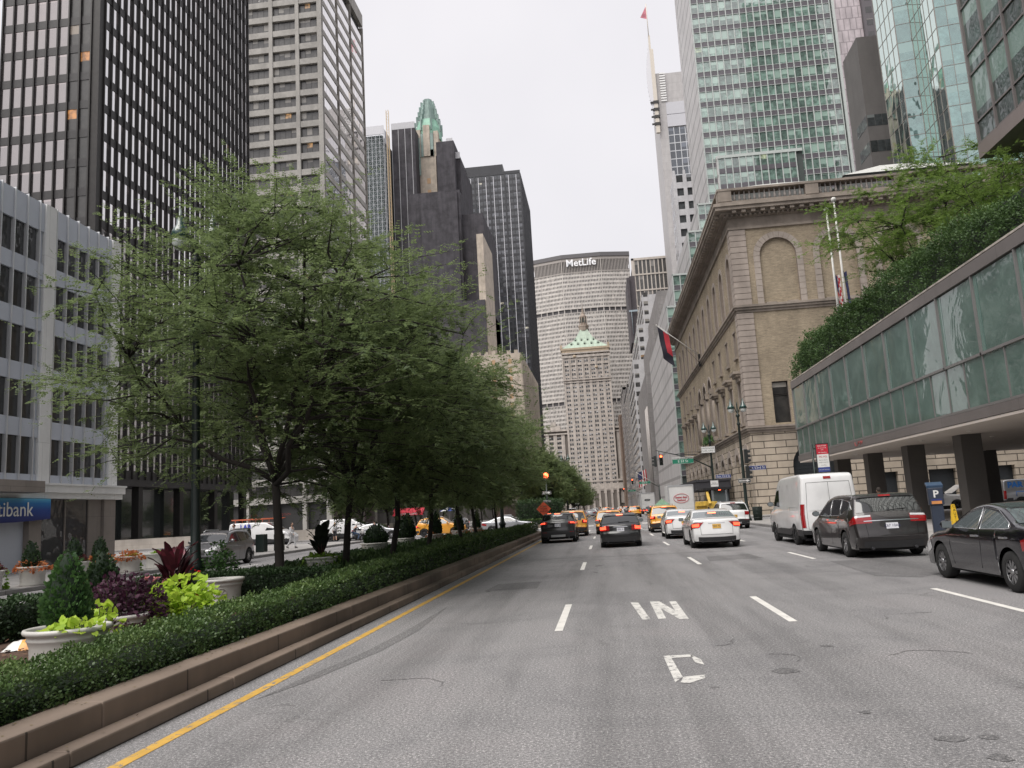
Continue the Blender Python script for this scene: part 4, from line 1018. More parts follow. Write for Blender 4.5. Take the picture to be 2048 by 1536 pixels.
Fn.box(stone, 7.2, 12.2, 14.0, 14.6, -.1, .75); Fn.box(stone, 7.6, 11.8, 8.7, 14.0, -.1, .25)
# --- avenue side
yb = [85.6+5.62*k for k in range(11)]
holes = []; 
for y in yb: u = ue(y); holes.append(arch(u-1.0, u+1.0, 20.98, 25.8, 10))
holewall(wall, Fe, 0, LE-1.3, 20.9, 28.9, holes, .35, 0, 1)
holes = []; 
for k, y in enumerate(yb):
    u = ue(y)
    if k in (4, 5, 6): holes.append(arch(u-1.55, u+1.55, 9.6, 15.8, 12))
    else: holes += [rect(u-.55, u+.55, 16.2, 18.7), rect(u-.75, u+.75, 9.3, 13.6)]
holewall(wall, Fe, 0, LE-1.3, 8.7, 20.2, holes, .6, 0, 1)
rust = MB(); holes = [arch(ue(y)-1.15, ue(y)+1.15, .9, 5.4, 10) for y in yb]
holewall(rust, Fe, 0, LE, .15, 8.1, holes, .8, 0, 0)
holewall(rust, Fn, 0, LN, .15, 8.1, [arch(3.8, 7.8, .3, 4.7, 14)]+[rect(10.9+5.3*k, 13.4+5.3*k, .4, 3.55) for k in range(6)], .8, 0, 0)
for k in range(6): dr = MB(); Fn.box(dr, 10.8+5.3*k, 13.5+5.3*k, .3, 3.6, -.7, -.6); dr.build('side_door', mat('navy_shutter', (.018, .022, .026), .5), b)
dr = MB(); Fn.box(dr, 3.7, 7.9, .3, 6.9, -.7, -.6)
for k in range(14): Fn.box(dr, 3.8, 7.8, .5+.32*k, .6+.32*k, -.6, -.56)
dr.build('shuttered_door', mat('navy_shutter', (.018, .022, .026), .5), b)
for k, y in enumerate(yb):
    u = ue(y)
    for q in range(2): Fe.pane(Wc, u-1.0+q*1.02, u-.02+q*1.02, 21, 25.9, -.32) if False else None
    Fe.box(wall, u-1.05, u+1.05, 20.9, 27, -.44, -.35); voussoirs(vous, Fe, u-1., u+1., 20.98, 25.8, .5, .06, 9)
    voussoirs(vous, Fe, u-1.15, u+1.15, .9, 5.4, .75, .08, 9, courses=False)
    Fe.pane(Wc, u-1.1, u+1.1, .9, 5.4, -.7); Fe.pane(Wc, u-.9, u+.9, 5.45, 6.3, -.7)
    if k in (4, 5, 6):
        Fe.pane(Wc, u-1.5, u+1.5, 9.6, 15.7, -.55); Fe.pane(Wc, u-1.2, u+1.2, 15.8, 16.8, -.55)
        voussoirs(vous, Fe, u-1.55, u+1.55, 9.6, 15.8, .4, .08, 11, courses=False)
        for s_ in (-1, 1): 
            cx = u+s_*2.75; stone.tube([Fe.p(cx, 9.6, -.05), Fe.p(cx, 15.1, -.05)], [.38, .33], 10); Fe.box(stone, cx-.5, cx+.5, 15.1, 15.8, -.2, .45); Fe.box(stone, cx-.5, cx+.5, 9.2, 9.7, -.2, .45)
    else:
        Fe.pane(Wc, u-.55, u+.55, 16.2, 18.7, -.5)
        Fe.pane(Wc, u-.72, u+.72, 9.3, 12.2, -.5); Fe.pane(Wc, u-.72, u+.72, 12.25, 13.6, -.5)
        for z0, z1, w, d in ((14.35, 14.6, 1.35, .75), (14.1, 14.35, 1.2, .5), (13.65, 14.1, 1., .2), (9.0, 9.28, 1.15, .3), (15.95, 16.18, .85, .25), (18.72, 18.9, .75, .15)): Fe.box(stone, u-w, u+w, z0, z1, -.02, d)
        for s_ in (-1, 1):
            for q in range(7): Fe.box(vous, *sorted((u+s_*.76, u+s_*1.12)), 9.32+.6*q, 9.88+.6*q, -.02, .05)
            Fe.box(stone, *sorted((u+s_*.57, u+s_*.72)), 16.2, 18.7, -.02, .08)
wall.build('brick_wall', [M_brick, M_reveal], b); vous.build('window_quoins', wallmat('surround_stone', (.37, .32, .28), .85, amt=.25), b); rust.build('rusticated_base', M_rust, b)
for z0, z1 in ((8.75, 20.15), (20.95, 28.85)):
    n = round((z1-z0)/.6); h = (z1-z0)/n
    for i in range(n):
        quo.box(XC-.12, XC+1.5, YC-.12, YC+1.3, z0+h*i+.03, z0+h*(i+1)-.03)
    quo.box(XC-.05, XC+1.46, YC-.05, YC+1.25, z0, z1)
quo.build('corner_quoins', wallmat('quoin_stone', (.38, .325, .285), .85, amt=.3), b)
def band(z0, z1, d, mb=stone):
    mb.box(XC-d, XC+LN, YC-d, YC+.3, z0, z1); mb.box(XC-d, XC+.3, YC+.303, YE+d, z0, z1)
for z0, z1, d in ((8.1, 8.35, .12), (8.35, 8.55, .3), (8.55, 8.72, .42), (20.2, 20.45, .12), (20.45, 20.7, .28), (20.7, 20.93, .42), (28.85, 29.1, .2), (29.1, 30.1, .06), (30.1, 30.35, .5), (30.35, 30.6, .9), (30.6, 30.95, 1.45), (30.95, 31.25, 1.6), (31.25, 31.4, 1.3)): band(z0, z1, d)
for z0, z1, d in ((31.4, 31.65, .95), (32.75, 32.98, 1.05)): band(z0, z1, d)
for k in range(100): u = XC-.3+k*.46; stone.box(u, u+.22, YC-.78, YC-.5, 30.12, 30.34)
for k in range(70): y = YC+k*.95; stone.box(XC-1.3, XC-.9, y, y+.42, 30.3, 30.58)
for k in range(48): u = XC+.2+k*.95; stone.box(u, u+.42, YC-1.3, YC-.9, 30.3, 30.58)
for k in range(6): y = YC-.9+k*13.2; stone.box(XC-1.0, XC-.3, y, y+1.3, 31.65, 32.75)
for k in range(6): u = XC-.95+k*8.6; stone.box(u, u+1.3, YC-1., YC-.3, 31.65, 32.75)
bal = MB()
for k in range(128):
    y = YC+.9+k*.5
    if (y-YC+.9) % 13.2 > 1.5: bal.tube([(XC-.65, y, 31.65), (XC-.65, y, 31.95), (XC-.65, y, 32.4), (XC-.65, y, 32.75)], [.09, .16, .07, .1], 5)
for k in range(84):
    u = XC+.7+k*.5
    if (u-XC+.95) % 8.6 > 1.5: bal.tube([(u, YC-.65, 31.65), (u, YC-.65, 31.95), (u, YC-.65, 32.4), (u, YC-.65, 32.75)], [.09, .16, .07, .1], 5)
stone.build('cornice_and_trim', M_stone, b); bal.build('balustrade', wallmat('baluster_stone', (.33, .30, .28), .85), b)
pr = MB(); rs = MB()
def roofhouse(x0, x1, y0, y1, z, h):
    pr.box(x0, x1, y0, y1, 31.4, z); n = len(rs.v); xm = (x0+x1)/2
    rs.v += [(x0-.3, y0-.3, z), (x1+.3, y0-.3, z), (x1+.3, y1+.3, z), (x0-.3, y1+.3, z), (xm-1.2, (y0+y1)/2, z+h), (xm+1.2, (y0+y1)/2, z+h)]
    for q in ((0, 1, 5, 4), (1, 2, 5), (2, 3, 4, 5), (3, 0, 4), (3, 2, 1, 0)): rs.face([n+i for i in q])
roofhouse(17.3, 28.5, 94, 104, 37.6, 2.2); roofhouse(30.2, 44, 94, 104, 38.0, 2.8)
pr.build('roof_house', mat('rooflight_sides', (.12, .125, .12), .7), b); rs.build('rooflight', mat('rooflight_pale', (.50, .50, .475), .7, .1), b)
cb = MB(); Fe.box(cb, ue(117.5)-.1, ue(103)+.3, 9.2, 9.35, 0, 1.2)
# long black entrance canopy on the avenue side
b = thing('entrance_canopy', 'long black canopy along the ground floor of the brick club', 'canopy', (11.2, 110, 0)); ROOTS.append(b)
m = MB(); m.box(10.4, 14.2, 96, 124, 3.05, 4.15); m.box(10.3, 14.3, 95.9, 124.1, 3.95, 4.2); m.build('cover', mat('black_canvas', (.035, .035, .042), .7), b)
m = MB()
for y in (96.4, 110, 123.6): m.tube([(10.6, y, .15), (10.6, y, 3.05)], .06, 6)
m.build('post', M_black, b)
# balcony greenery
# ================================================================ glass podium on columns (right)
M_sofg = wallmat('taupe_metal', (.165, .148, .142), .35, panel=(6.5, 20), joint=.7, mortar=.02, amt=.15, bump=.1)
M_mullg = mat('grey_mullion', (.26, .25, .245), .35, .05, 1, Metallic=.4)
t = NT('podium_glass')
uv = t.n('UVMap').outputs[0]; bs = t.n('BsdfPrincipled'); p = t.pos()
w_ = t.noise(.45, 3, .55, p, .8)
t.set(bs, 'Base Color', t.ramp(t.noise(.7, 4, .6, p, 1.), [(.3, (.08, .11, .10)), (.55, (.13, .168, .154)), (.75, (.22, .25, .235))])); t.set(bs, 'Roughness', .35); t.set(bs, 'Coat Weight', 1.); t.set(bs, 'Coat IOR', 1.6); t.set(bs, 'Coat Roughness', .02); t.set(bs, 'Coat Tint', (.85, 1, .95))
t.t.links.new(t.bump(w_, .05, .25), bs.inputs['Coat Normal']); t.t.links.new(bs.outputs[0], t.out.inputs[0]); G_pod = t.mat
t = NT('podium_edge_glass'); t.bsdf((.11, .2, .17), .2, Coat_Weight=1.); M_edge = t.mat
b = thing('glass_podium', 'long low green glass podium raised on dark square columns', 'office building', (14.2, 61.5, 0)); ROOTS.append(b)
Fp = Face((14.2, 61.5), (0, -1)); LP = 72
m = MB(); m.box(14.26, 50, -10, 61.4, 4.25, 10.0, 0); m.build('core', mat('podium_inner', (.05, .075, .068), .6), b); regbox(14.3, 50, -10, 61.4, 4.3, 10)
W = Win(b, [G_pod]); fr = MB(); W.name = 'window'
us = [3.33*i for i in range(22)]; 
for i in range(21):
    Fp.pane(W, us[i]+.36, us[i+1]-.04, 6.62, 9.48, .015)
    for q in range(2): Fp.pane(W, us[i]+.04+q*1.665, us[i]+1.625+q*1.665, 4.72, 6.5, .02)
for i in range(21): eg = MB(); Fp.box(eg, us[i]+.05, us[i]+.33, 6.62, 9.48, 0, .018); eg.build('glass_fin', M_edge, b)
for u in us: Fp.box(fr, u-.045, u+.045, 6.5, 9.55, -.05, .1)
for u in [1.665*i for i in range(43)]: Fp.box(fr, u-.03, u+.03, 4.7, 6.5, -.05, .06)
Fp.box(fr, 0, LP, 6.5, 6.6, -.05, .1); Fp.box(fr, 0, LP, 4.62, 4.72, -.05, .06)
fr.build('mullions', M_mullg, b)
Fq = Face((50, 61.42), (-1, 0)); fa = MB(); Fp.box(fa, -.1, LP, 4.22, 4.6, -.3, .12); Fp.box(fa, -.1, LP, 9.52, 9.98, -.3, .12)
fa.box(14.1, 50, 61.3, 61.55, 4.22, 4.62); fa.box(14.1, 50, 61.3, 61.6, 9.5, 10.05); fa.build('fascia', M_sofg, b)
cp = MB(); Fp.box(cp, -.15, LP, 10.055, 10.13, -.6, .05); cp.build('coping', mat('pale_coping', (.42, .38, .34), .7, .4, 2), b)
so = MB(); so.box(14.1, 50, -10, 61.3, 4.1, 4.2); so.build('soffit', mat('soffit_plaster', (.56, .50, .45), .7, .04, .4), b)
sl = MB()
for i in range(11):
    for j in range(4): sl.lathe([(.11, 4.07), (.11, 4.099)], (15.6+j*3.3, 58.5-i*5.4, 0), 10)
sl.build('downlights', mat('downlight_trim', (.75, .72, .68), .4), b)
cl = [(16.25, 60.0-6.75*k) for k in range(9)]
M_col = wallmat('dark_column_stone', (.085, .078, .072), .55, panel=(9, 3.6), joint=.8, mortar=.006, amt=.15)
for x, y in cl:
    m = MB(); m.box(x-.05, x+.85, y-.45, y+.45, .15, 4.1); m.build('column', M_col, b)
for k in range(4):
    m = MB(); m.box(25.6, 26.5, 59.-14.4*k, 59.9-14.4*k, .15, 4.1); m.build('column', M_col, b)
lw = MB(); lw.box(16.6, 17.2, 20, 60, .15, .42); 
# graffiti
gm = MB()
gy = 47.2
for pl in ([(0, .32), (.03, .1), (.2, .05), (.35, .12)], [(.38, .12), (.5, .3), (.62, .33), (.58, .15)], [(.8, .05), (.84, .34), (1.0, .12), (1.06, .33)]):
    gm.tube([Fp.p(61.5-gy+a*1.25-.6, 4.27+c*.8, .128) for a, c in pl], .016, 4)
gm.build('graffiti', mat('red_spray', (.45, .05, .05), .6), b)
# ---------------------------------------------------------------- glass tower above the podium, top right corner
b = thing('overhanging_glass_tower', 'dark green glass tower with a flat soffit hanging over the podium roof trees', 'office tower', (19.5, 40.5, 0)); ROOTS.append(b)
ZT = 17.55; YT = 40.35
m = MB(); m.box(19.6, 40, -12, YT-.1, ZT+.6, 92); m.build('core', mat('tower_inner', (.04, .06, .055), .6), b)
Ft = Face((19.5, YT), (0, -1)); W = Win(b, [glassmat('tower_green_glass', (.03, .05, .046), (.20, .27, .24), .5, ior=1.75, tint=(.88, 1, .96), wave=.3, wscale=.5, drop=1.)]); fr = MB()
us = [1.83*i for i in range(27)]; lv = [ZT+.75+k*3.55 for k in range(20)]
for j in range(19):
    z0, z1, z2 = lv[j], lv[j]+1.1, lv[j+1]
    for i in range(26): Ft.pane(W, us[i]+.06, us[i+1]-.06, z0+.04, z1-.04, 0); Ft.pane(W, us[i]+.06, us[i+1]-.06, z1+.04, z2-.04, 0)
    Ft.box(fr, 0, 47, z0-.045, z0+.045, -.05, .07); Ft.box(fr, 0, 47, z1-.045, z1+.045, -.05, .07)
for u in us: Ft.box(fr, u-.06, u+.06, ZT+.7, 85, -.05, .11)
fr.build('mullions', mat('brown_grey_mullion', (.19, .17, .165), .35, .1, 1, Metallic=.3), b)
fa = MB(); Ft.box(fa, -.12, 50, ZT, ZT+.68, -.5, .12); fa.build('fascia', mat('brown_fascia', (.21, .175, .165), .4, .08, .4), b)
so = MB(); so.box(19.7, 40, -12, YT-.03, ZT+.08, ZT+.2); so.build('soffit', mat('tower_soffit', (.33, .28, .26), .6, .05, .4), b)
lg = MB(); lg.box(22, 38, -10, 37, 10.1, ZT+.1); lg.build('recessed_wall', G_pod, b)
regbox(19.6, 40, -12, 40, 18, 90)
# ================================================================ vegetation
def leafmat(name, lo, hi, trans=.35, rough=.55, extra=None):
    t = NT(name); r = t.attr(); c = t.ramp(r, [(0, lo), (1, hi)] if not extra else [(0, lo), (.8, hi), (1, extra)])
    b_ = t.n('BsdfPrincipled'); t.set(b_, 'Base Color', c); t.set(b_, 'Roughness', rough); t.set(b_, 'Specular IOR Level', .35)
    tr = t.n('BsdfTranslucent'); t.set(tr, 'Color', t.mix(.5, c, tuple(min(1, x*1.6) for x in hi)))
    mx = t.n('MixShader'); mx.inputs[0].default_value = trans; t.t.links.new(b_.outputs[0], mx.inputs[1]); t.t.links.new(tr.outputs[0], mx.inputs[2])
    t.t.links.new(mx.outputs[0], t.out.inputs[0]); return t.mat
L_loc = leafmat('locust_leaf', (.046, .078, .034), (.19, .245, .10), .48)
L_loc2 = leafmat('roof_tree_leaf', (.05, .11, .022), (.19, .28, .065), .45)
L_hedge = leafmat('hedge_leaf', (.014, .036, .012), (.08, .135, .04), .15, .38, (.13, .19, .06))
L_yew = leafmat('yew_leaf', (.012, .028, .012), (.045, .085, .03), .15)
L_yew2 = leafmat('roof_hedge_leaf', (.014, .034, .014), (.09, .16, .045), .2)
L_thuja = leafmat('thuja_leaf', (.022, .06, .02), (.10, .20, .055), .2)
L_lime = leafmat('lime_leaf', (.22, .38, .03), (.52, .70, .09), .4, .45)
L_purp = leafmat('purple_leaf', (.025, .008, .02), (.085, .028, .055), .2)
L_canna = leafmat('canna_leaf', (.02, .008, .012), (.10, .025, .035), .25, .3, (.22, .03, .06))
L_oran = leafmat('orange_leaf', (.28, .07, .02), (.62, .24, .09), .3)
L_red = leafmat('red_petal', (.5, .01, .02), (.8, .03, .03), .2)
L_pink = leafmat('pink_petal', (.5, .15, .18), (.75, .4, .4), .2)
L_grass = leafmat('strap_leaf', (.018, .04, .012), (.07, .12, .035), .2)
L_sage = leafmat('cover_leaf', (.03, .06, .02), (.10, .17, .05), .3)
M_bark = wallmat('bark', (.028, .023, .020), .95, amt=.4)
SHAPES = {'leaf': [(0, 0), (.35, .28), (.30, .7), (0, 1), (-.30, .7), (-.35, .28)], 'diamond': [(0, 0), (.32, .5), (0, 1), (-.32, .5)],
          'heart': [(0, .05), (.42, -.08), (.55, .3), (.3, .72), (0, 1.05), (-.3, .72), (-.55, .3), (-.42, -.08)], 'blade': [(0, 0), (.10, .3), (.09, .7), (0, 1), (-.09, .7), (-.10, .3)],
          'sliver': [(0, 0), (.17, .5), (0, 1), (-.17, .5)]}
def leaves(name, shape, C, Dd, Nn, S, mat_, parent=None, rnd=None, cup=.0, rg=None):
    """C centres, Dd growing directions, Nn leaf normals, S sizes"""
    sh = np.array(SHAPES[shape]); k = len(sh); n = len(C)
    Dd = Dd/np.maximum(np.linalg.norm(Dd, axis=1, keepdims=True), 1e-6); X = np.cross(Dd, Nn); X /= np.maximum(np.linalg.norm(X, axis=1, keepdims=True), 1e-6); Z = np.cross(X, Dd)
    V = C[:, None, :] + S[:, None, None]*(sh[None, :, 0, None]*X[:, None, :] + sh[None, :, 1, None]*Dd[:, None, :] + cup*(np.abs(sh[None, :, 0, None])-.6*sh[None, :, 1, None]**2)*Z[:, None, :])
    F = np.arange(n*k).reshape(n, k)
    return npmesh(name, V.reshape(-1, 3), F, mat_, parent, RNG.random(n) if rnd is None else rnd)
def rdir(n, g=RNG): v = g.normal(size=(n, 3)); return v/np.linalg.norm(v, axis=1, keepdims=True)
def tree(name, label, loc, H, R, seed, zc=.62, rz=.42, trunk=2.6, tr=.13, nclu=75, leafm=None, ls=1., nf=13, group=None, cat='tree', flat=.34, tw=9, lean=(0, 0), sub=1., cone=.45):
    g = np.random.default_rng(seed); root = thing(name, label, cat, loc, 0, group); wood = MB()
    # cluster centres
    C = []
    while len(C) < nclu:
        v = g.normal(size=3); v /= np.linalg.norm(v); r = g.random()**.42
        p = np.array([v[0]*R*r, v[1]*R*r, H*zc+v[2]*H*rz*r*(1 if v[2] > 0 else .82)])
        p[:2] *= 1-cone*max(0, v[2]*r); lob = 1+.16*math.sin(3*math.atan2(v[1], v[0])+seed)+.12*math.sin(5*math.atan2(v[1], v[0])+2.3*seed)
        p[:2] *= lob
        if p[2] > trunk*.66: C.append(p)
    C = np.array(C); 
    # trunk and limbs
    top = np.array([lean[0]+g.normal()*.15, lean[1]+g.normal()*.15, trunk])
    wood.tube([(0, 0, -.1), (0, 0, .15), tuple(top*.5+np.array([g.normal()*.05, g.normal()*.05, 0])), tuple(top)], [tr*1.35, tr*1.05, tr*.92, tr*.8], 9)
    nl = 7; limbs = []
    for i in range(nl):
        a = 2*math.pi*i/nl+g.normal()*.25; rr = R*(.55+.25*g.random()); zt = H*(.62+.3*g.random()) if i % 2 else H*(.5+.2*g.random())
        if i == 0: rr = R*.15; zt = H*.93
        e = np.array([rr*math.cos(a), rr*math.sin(a), zt]); s = top-np.array([0, 0, trunk*.12*(i/nl)])
        pts = [s + (e-s)*t_ + np.array([math.cos(a), math.sin(a), -1.2])*(-.35*R*.35*math.sin(math.pi*t_)) * -1*(.5) + g.normal(size=3)*.07 for t_ in np.linspace(0, 1, 8)]
        pts[0] = s; wood.tube([tuple(p) for p in pts], [tr*.55*(1-.85*t_)+.012 for t_ in np.linspace(0, 1, 8)], 6); limbs.append(np.array(pts))
    LP = np.concatenate(limbs)
    cs, ds, ns, rs, sz = [], [], [], [], []
    for c in C:
        d = np.linalg.norm((LP-c)*np.array([1, 1, 1.3]), axis=1)+np.where(LP[:, 2] > c[2]+.3, 2., 0); q = LP[np.argmin(d)]
        mid = (q+c)/2+np.array([0, 0, .15])+g.normal(size=3)*.1; wood.tube([tuple(q), tuple(mid), tuple(c)], [.03, .022, .012], 4, caps=False)
        tone = g.random()*.45; out = c-np.array([0, 0, H*.45]); out[2] *= .35; out /= np.linalg.norm(out)+1e-6
        rc = (.95+.35*g.random())*R/4.2*sub
        for k in range(tw):
            a = g.random()*2*math.pi; e = c+np.array([math.cos(a)*rc, math.sin(a)*rc, 0])*(.45+.6*g.random())+out*.35*rc+np.array([0, 0, g.normal()*flat*rc])
            if k % 3 == 0: wood.tube([tuple(c), tuple((c+e)/2+np.array([0, 0, .06])), tuple(e)], [.011, .008, .004], 3, caps=False)
            td = e-c; L = np.linalg.norm(td); td /= L
            for j in range(nf):
                f = .12+.95*(j+g.random())/nf; p0 = c+td*L*f+np.array([0, 0, .06*math.sin(math.pi*f)])
                fd = td*.6+rdir(1, g)[0]*np.array([1, 1, .45]); fd[2] -= .12; fd /= np.linalg.norm(fd); fl = (.16+.12*g.random())*ls
                side = np.cross(fd, np.array([0, 0, 1.])); side /= np.linalg.norm(side)+1e-6; up = np.cross(side, fd); tn = min(1, max(0, tone+.5*g.random()))
                for i in range(4):
                    for s_ in (-1, 1):
                        cs.append(p0+fd*fl*(i+.5)/4); ds.append(side*s_*.8+fd*.55+np.array([0, 0, -.12])); ns.append(up+g.normal(size=3)*.3); rs.append(tn); sz.append(.066*ls*(1.1-.18*i))
    wood.build('trunk', M_bark, root)
    leaves('crown', 'diamond', np.array(cs), np.array(ds), np.array(ns), np.array(sz), leafm or L_loc, root, np.array(rs))
    return root
T1 = tree('locust_tree', 'nearest honey locust in the median, its trunk just behind the cross hedge', (-7.15, 17.6, .3), 9.2, 4.6, 11, zc=.575, rz=.43, trunk=2.6, tr=.105, nclu=205, ls=1.0, nf=14, group='honey locust trees along the median')
T2 = tree('locust_tree', 'second honey locust in the median, beside the second white planter', (-7.3, 22.6, .3), 8.9, 4.3, 23, zc=.58, rz=.42, trunk=2.8, tr=.10, nclu=165, ls=1.25, group='honey locust trees along the median')
T3 = tree('locust_tree', 'third honey locust in the median, behind the planter with the dark canna', (-7.2, 27.2, .3), 8.9, 4.3, 31, zc=.575, rz=.43, trunk=2.8, tr=.10, nclu=150, ls=1.5, nf=11, group='honey locust trees along the median')
for k, (x, y, s, lb) in enumerate(((-7.2, 33, .95, 'fourth honey locust in the median, between two white planters'), (-7.0, 39.5, .95, 'fifth honey locust in the median beside small clipped conifers'), (-7.3, 46, .95, 'sixth honey locust in the median, one before the flower basket lamp post'), (-7.1, 53.2, .9, 'last honey locust before the crossing, leaning over the lamp post'))):
    copy_tree([T2, T3][k % 2], label=lb, loc=(x, y, .3), rz=1.3+k*1.1, scale=s)
FT = tree('locust_tree', 'first tree in the median beyond the crossing, behind the red signal globe', (-7.2, 93, .3), 7.8, 3.5, 47, zc=.62, rz=.40, trunk=2.0, tr=.12, nclu=100, ls=2.4, nf=8, group='trees in the median beyond the crossing', sub=1.1)
nm = ['second', 'third', 'fourth', 'fifth', 'sixth', 'seventh', 'eighth', 'ninth', 'tenth', 'eleventh', 'twelfth']
k = 0
for q in range(4):
    for y in ((100, 110, 122, 134) if q == 0 else (94, 108, 122, 134)):
        if k < 11: copy_tree(FT, label='%s tree along the median beyond the crossing, counting away from the red signal globe' % nm[k], loc=(-7.2+random.uniform(-.4, .4), y+79.2*q, .3), rz=k*1.7, scale=random.uniform(.92, 1.12))
        k += 1
for k, (x, y, lb) in enumerate(((-25.5, 84, 'street tree in front of the bronze tower lobby'), (-26, 97, 'street tree on the far pavement in front of the bronze tower plaza'), (-26, 112, 'street tree on the far pavement past the bronze tower'), (-26, 130, 'street tree on the far pavement before the concrete tower'), (-26, 172, 'street tree on the far pavement by the concrete tower shopfront'), (-26, 190, 'last street tree beside the concrete tower'))):
    copy_tree(FT, label=lb, loc=(x, y, .15), rz=k*2.1+.5, scale=1.1 if k < 1 else 1.3, group='trees along the far pavement')
# trees on the podium roof
copy_tree(tree('roof_tree', 'bright green feathery tree on the podium roof above the hedge', (19.0, 46.0, 10.1), 10.0, 5.6, 61, cone=.1, zc=.62, rz=.35, trunk=2.2, tr=.09, nclu=115, leafm=L_loc2, ls=1.5, nf=12, group='trees on the podium roof', flat=.22),
          label='second bright green tree on the podium roof, at the right edge under the tower soffit', loc=(19.4, 37.6, 10.1), rz=2.2, scale=.66)
# ---------------------------------------------------------------- hedges
def hedge(name, label, x0, x1, y0, y1, z0, z1, dens, size, leafm=L_hedge, group=None, cat='hedge', wob=.05, seed=3, far=None, zf=None, big=0., bodyc=(.012, .022, .010)):
    g = np.random.default_rng(seed); root = thing(name, label, cat, ((x0+x1)/2, (y0+y1)/2, z0), 0, group)
    lx, ly, lz = x1-x0, y1-y0, z1-z0; r = min(.16, lx*.25, lz*.3)
    m = MB(); ny = max(2, int(ly/.5)); e = .05+big*wob*.75
    pr = [(-lx/2+e, 0), (-lx/2+e, lz-r-e), (-lx/2+r+e, lz-e-.02), (lx/2-r-e, lz-e-.02), (lx/2-e, lz-r-e), (lx/2-e, 0)]
    for j in range(ny+1):
        y = -ly/2+e+(ly-2*e)*j/ny
        for a, c in pr: m.v.append((a+g.normal()*.015, y, c))
    for j in range(ny):
        for i in range(5): q = j*6+i; m.face((q, q+6, q+7, q+1))
    m.face([5, 4, 3, 2, 1, 0]); m.face([ny*6+i for i in range(6)]); m.build('branches', mat('hedge_inside', bodyc, .9, .4, 12), root)
    segs = far or [(y0, y1, dens, size)]
    for si, (ya, yb, dn, sz) in enumerate(segs):
        A = []; Nn = []
        def surf(n, f): 
            p, nn = f(n); A.append(p); Nn.append(nn)
        La = yb-ya; yo = (ya+yb)/2-(y0+y1)/2
        def sidef(s):
            def f(n): u = g.random(n)*La-La/2+yo; w = g.random(n)**.9*lz; x = np.full(n, s*lx/2.); k = np.clip((w-(lz-r))/r, 0, 1); x -= s*r*(1-np.sqrt(1-k*k*.98)); return np.stack([x, u, w], 1), np.stack([np.full(n, s*1.), np.zeros(n), k*1.2+.25], 1)
            return f
        def topf(n): u = g.random(n)*La-La/2+yo; x = (g.random(n)-.5)*(lx-.5*r); return np.stack([x, u, lz-.0*x], 1), np.stack([x*.6, np.zeros(n), np.ones(n)], 1)
        surf(int(La*lz*dn), sidef(1)); surf(int(La*lz*dn*.5), sidef(-1)); surf(int(La*lx*dn*1.1), topf)
        if si == 0:
            n = int(lx*lz*dn); A.append(np.stack([(g.random(n)-.5)*lx, np.full(n, -ly/2), g.random(n)*lz], 1)); Nn.append(np.tile([0., -1, .3], (n, 1)))
        P = np.concatenate(A); N = np.concatenate(Nn); n = len(P)
        if zf: P[:, 2] *= zf(P[:, 1]+(y0+y1)/2)
        lump = np.sin(P[:, 1]*5.1+P[:, 0]*7)*np.sin(P[:, 1]*2.3+P[:, 2]*9+1)+.6*np.sin(P[:, 1]*13+P[:, 2]*17+P[:, 0]*11)
        P = P+N/np.linalg.norm(N, axis=1, keepdims=True)*((lump[:, None]*.6+big*np.sin(P[:, 1:2]*1.7+P[:, 0:1])*np.sin(P[:, 1:2]*.9+P[:, 2:3]*1.9+2))*wob+g.normal(size=(n, 1))*wob*.45)
        D = N+g.normal(size=(n, 3))*.9+np.array([0, 0, .35]); NN = N+g.normal(size=(n, 3))*.8
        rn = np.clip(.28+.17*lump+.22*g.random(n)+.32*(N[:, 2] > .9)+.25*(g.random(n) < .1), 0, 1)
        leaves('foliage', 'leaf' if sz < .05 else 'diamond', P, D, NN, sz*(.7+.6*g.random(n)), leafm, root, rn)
    return root
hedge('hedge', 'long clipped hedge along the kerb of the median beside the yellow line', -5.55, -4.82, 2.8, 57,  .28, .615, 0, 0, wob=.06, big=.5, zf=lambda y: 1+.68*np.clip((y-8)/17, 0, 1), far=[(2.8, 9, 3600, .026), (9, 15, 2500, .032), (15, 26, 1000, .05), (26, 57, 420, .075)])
hedge('hedge', 'short cross hedge separating the flower bed from the trees', -9.3, -5.68, 16.6, 17.3, .28, .80, 1400, .042, L_yew, seed=5)
hedge('hedge', 'dark clipped hedge on the far side of the median behind the flower bed', -9.45, -8.85, 7, 16.5, .28, .82, 1500, .042, L_yew, seed=6)
hedge('hedge', 'far side median hedge behind the tree trunks', -9.45, -8.9, 17.4, 57, .28, .62, 420, .07, L_yew, seed=8)
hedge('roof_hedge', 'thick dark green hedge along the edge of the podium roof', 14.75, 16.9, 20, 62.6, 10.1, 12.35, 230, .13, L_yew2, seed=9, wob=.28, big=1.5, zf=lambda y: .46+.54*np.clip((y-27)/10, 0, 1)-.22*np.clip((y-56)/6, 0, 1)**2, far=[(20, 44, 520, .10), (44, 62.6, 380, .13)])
for k in range(2):
    hedge('hedge', ['clipped hedge in the median just past the crossing', 'clipped hedge in the second median block past the crossing'][k], -9.3, -4.85, 85+79.2*k, 140+79.2*k, .28, .8, 100 if k == 0 else 40, .16, L_hedge, seed=12+k, group='median hedges beyond the crossing')
bush = hedge('bush', 'rounded dark shrubs at the near end of the median past the crossing', -9.2, -5.0, 86, 92, .3, 2.6, 240, .14, L_yew, seed=15, wob=.3)
hedge('bush', 'low yellow green shrub tuft at the tip of the median past the crossing', -5.6, -4.9, 84.6, 86, .3, 1.0, 500, .07, L_sage, seed=16, wob=.15)
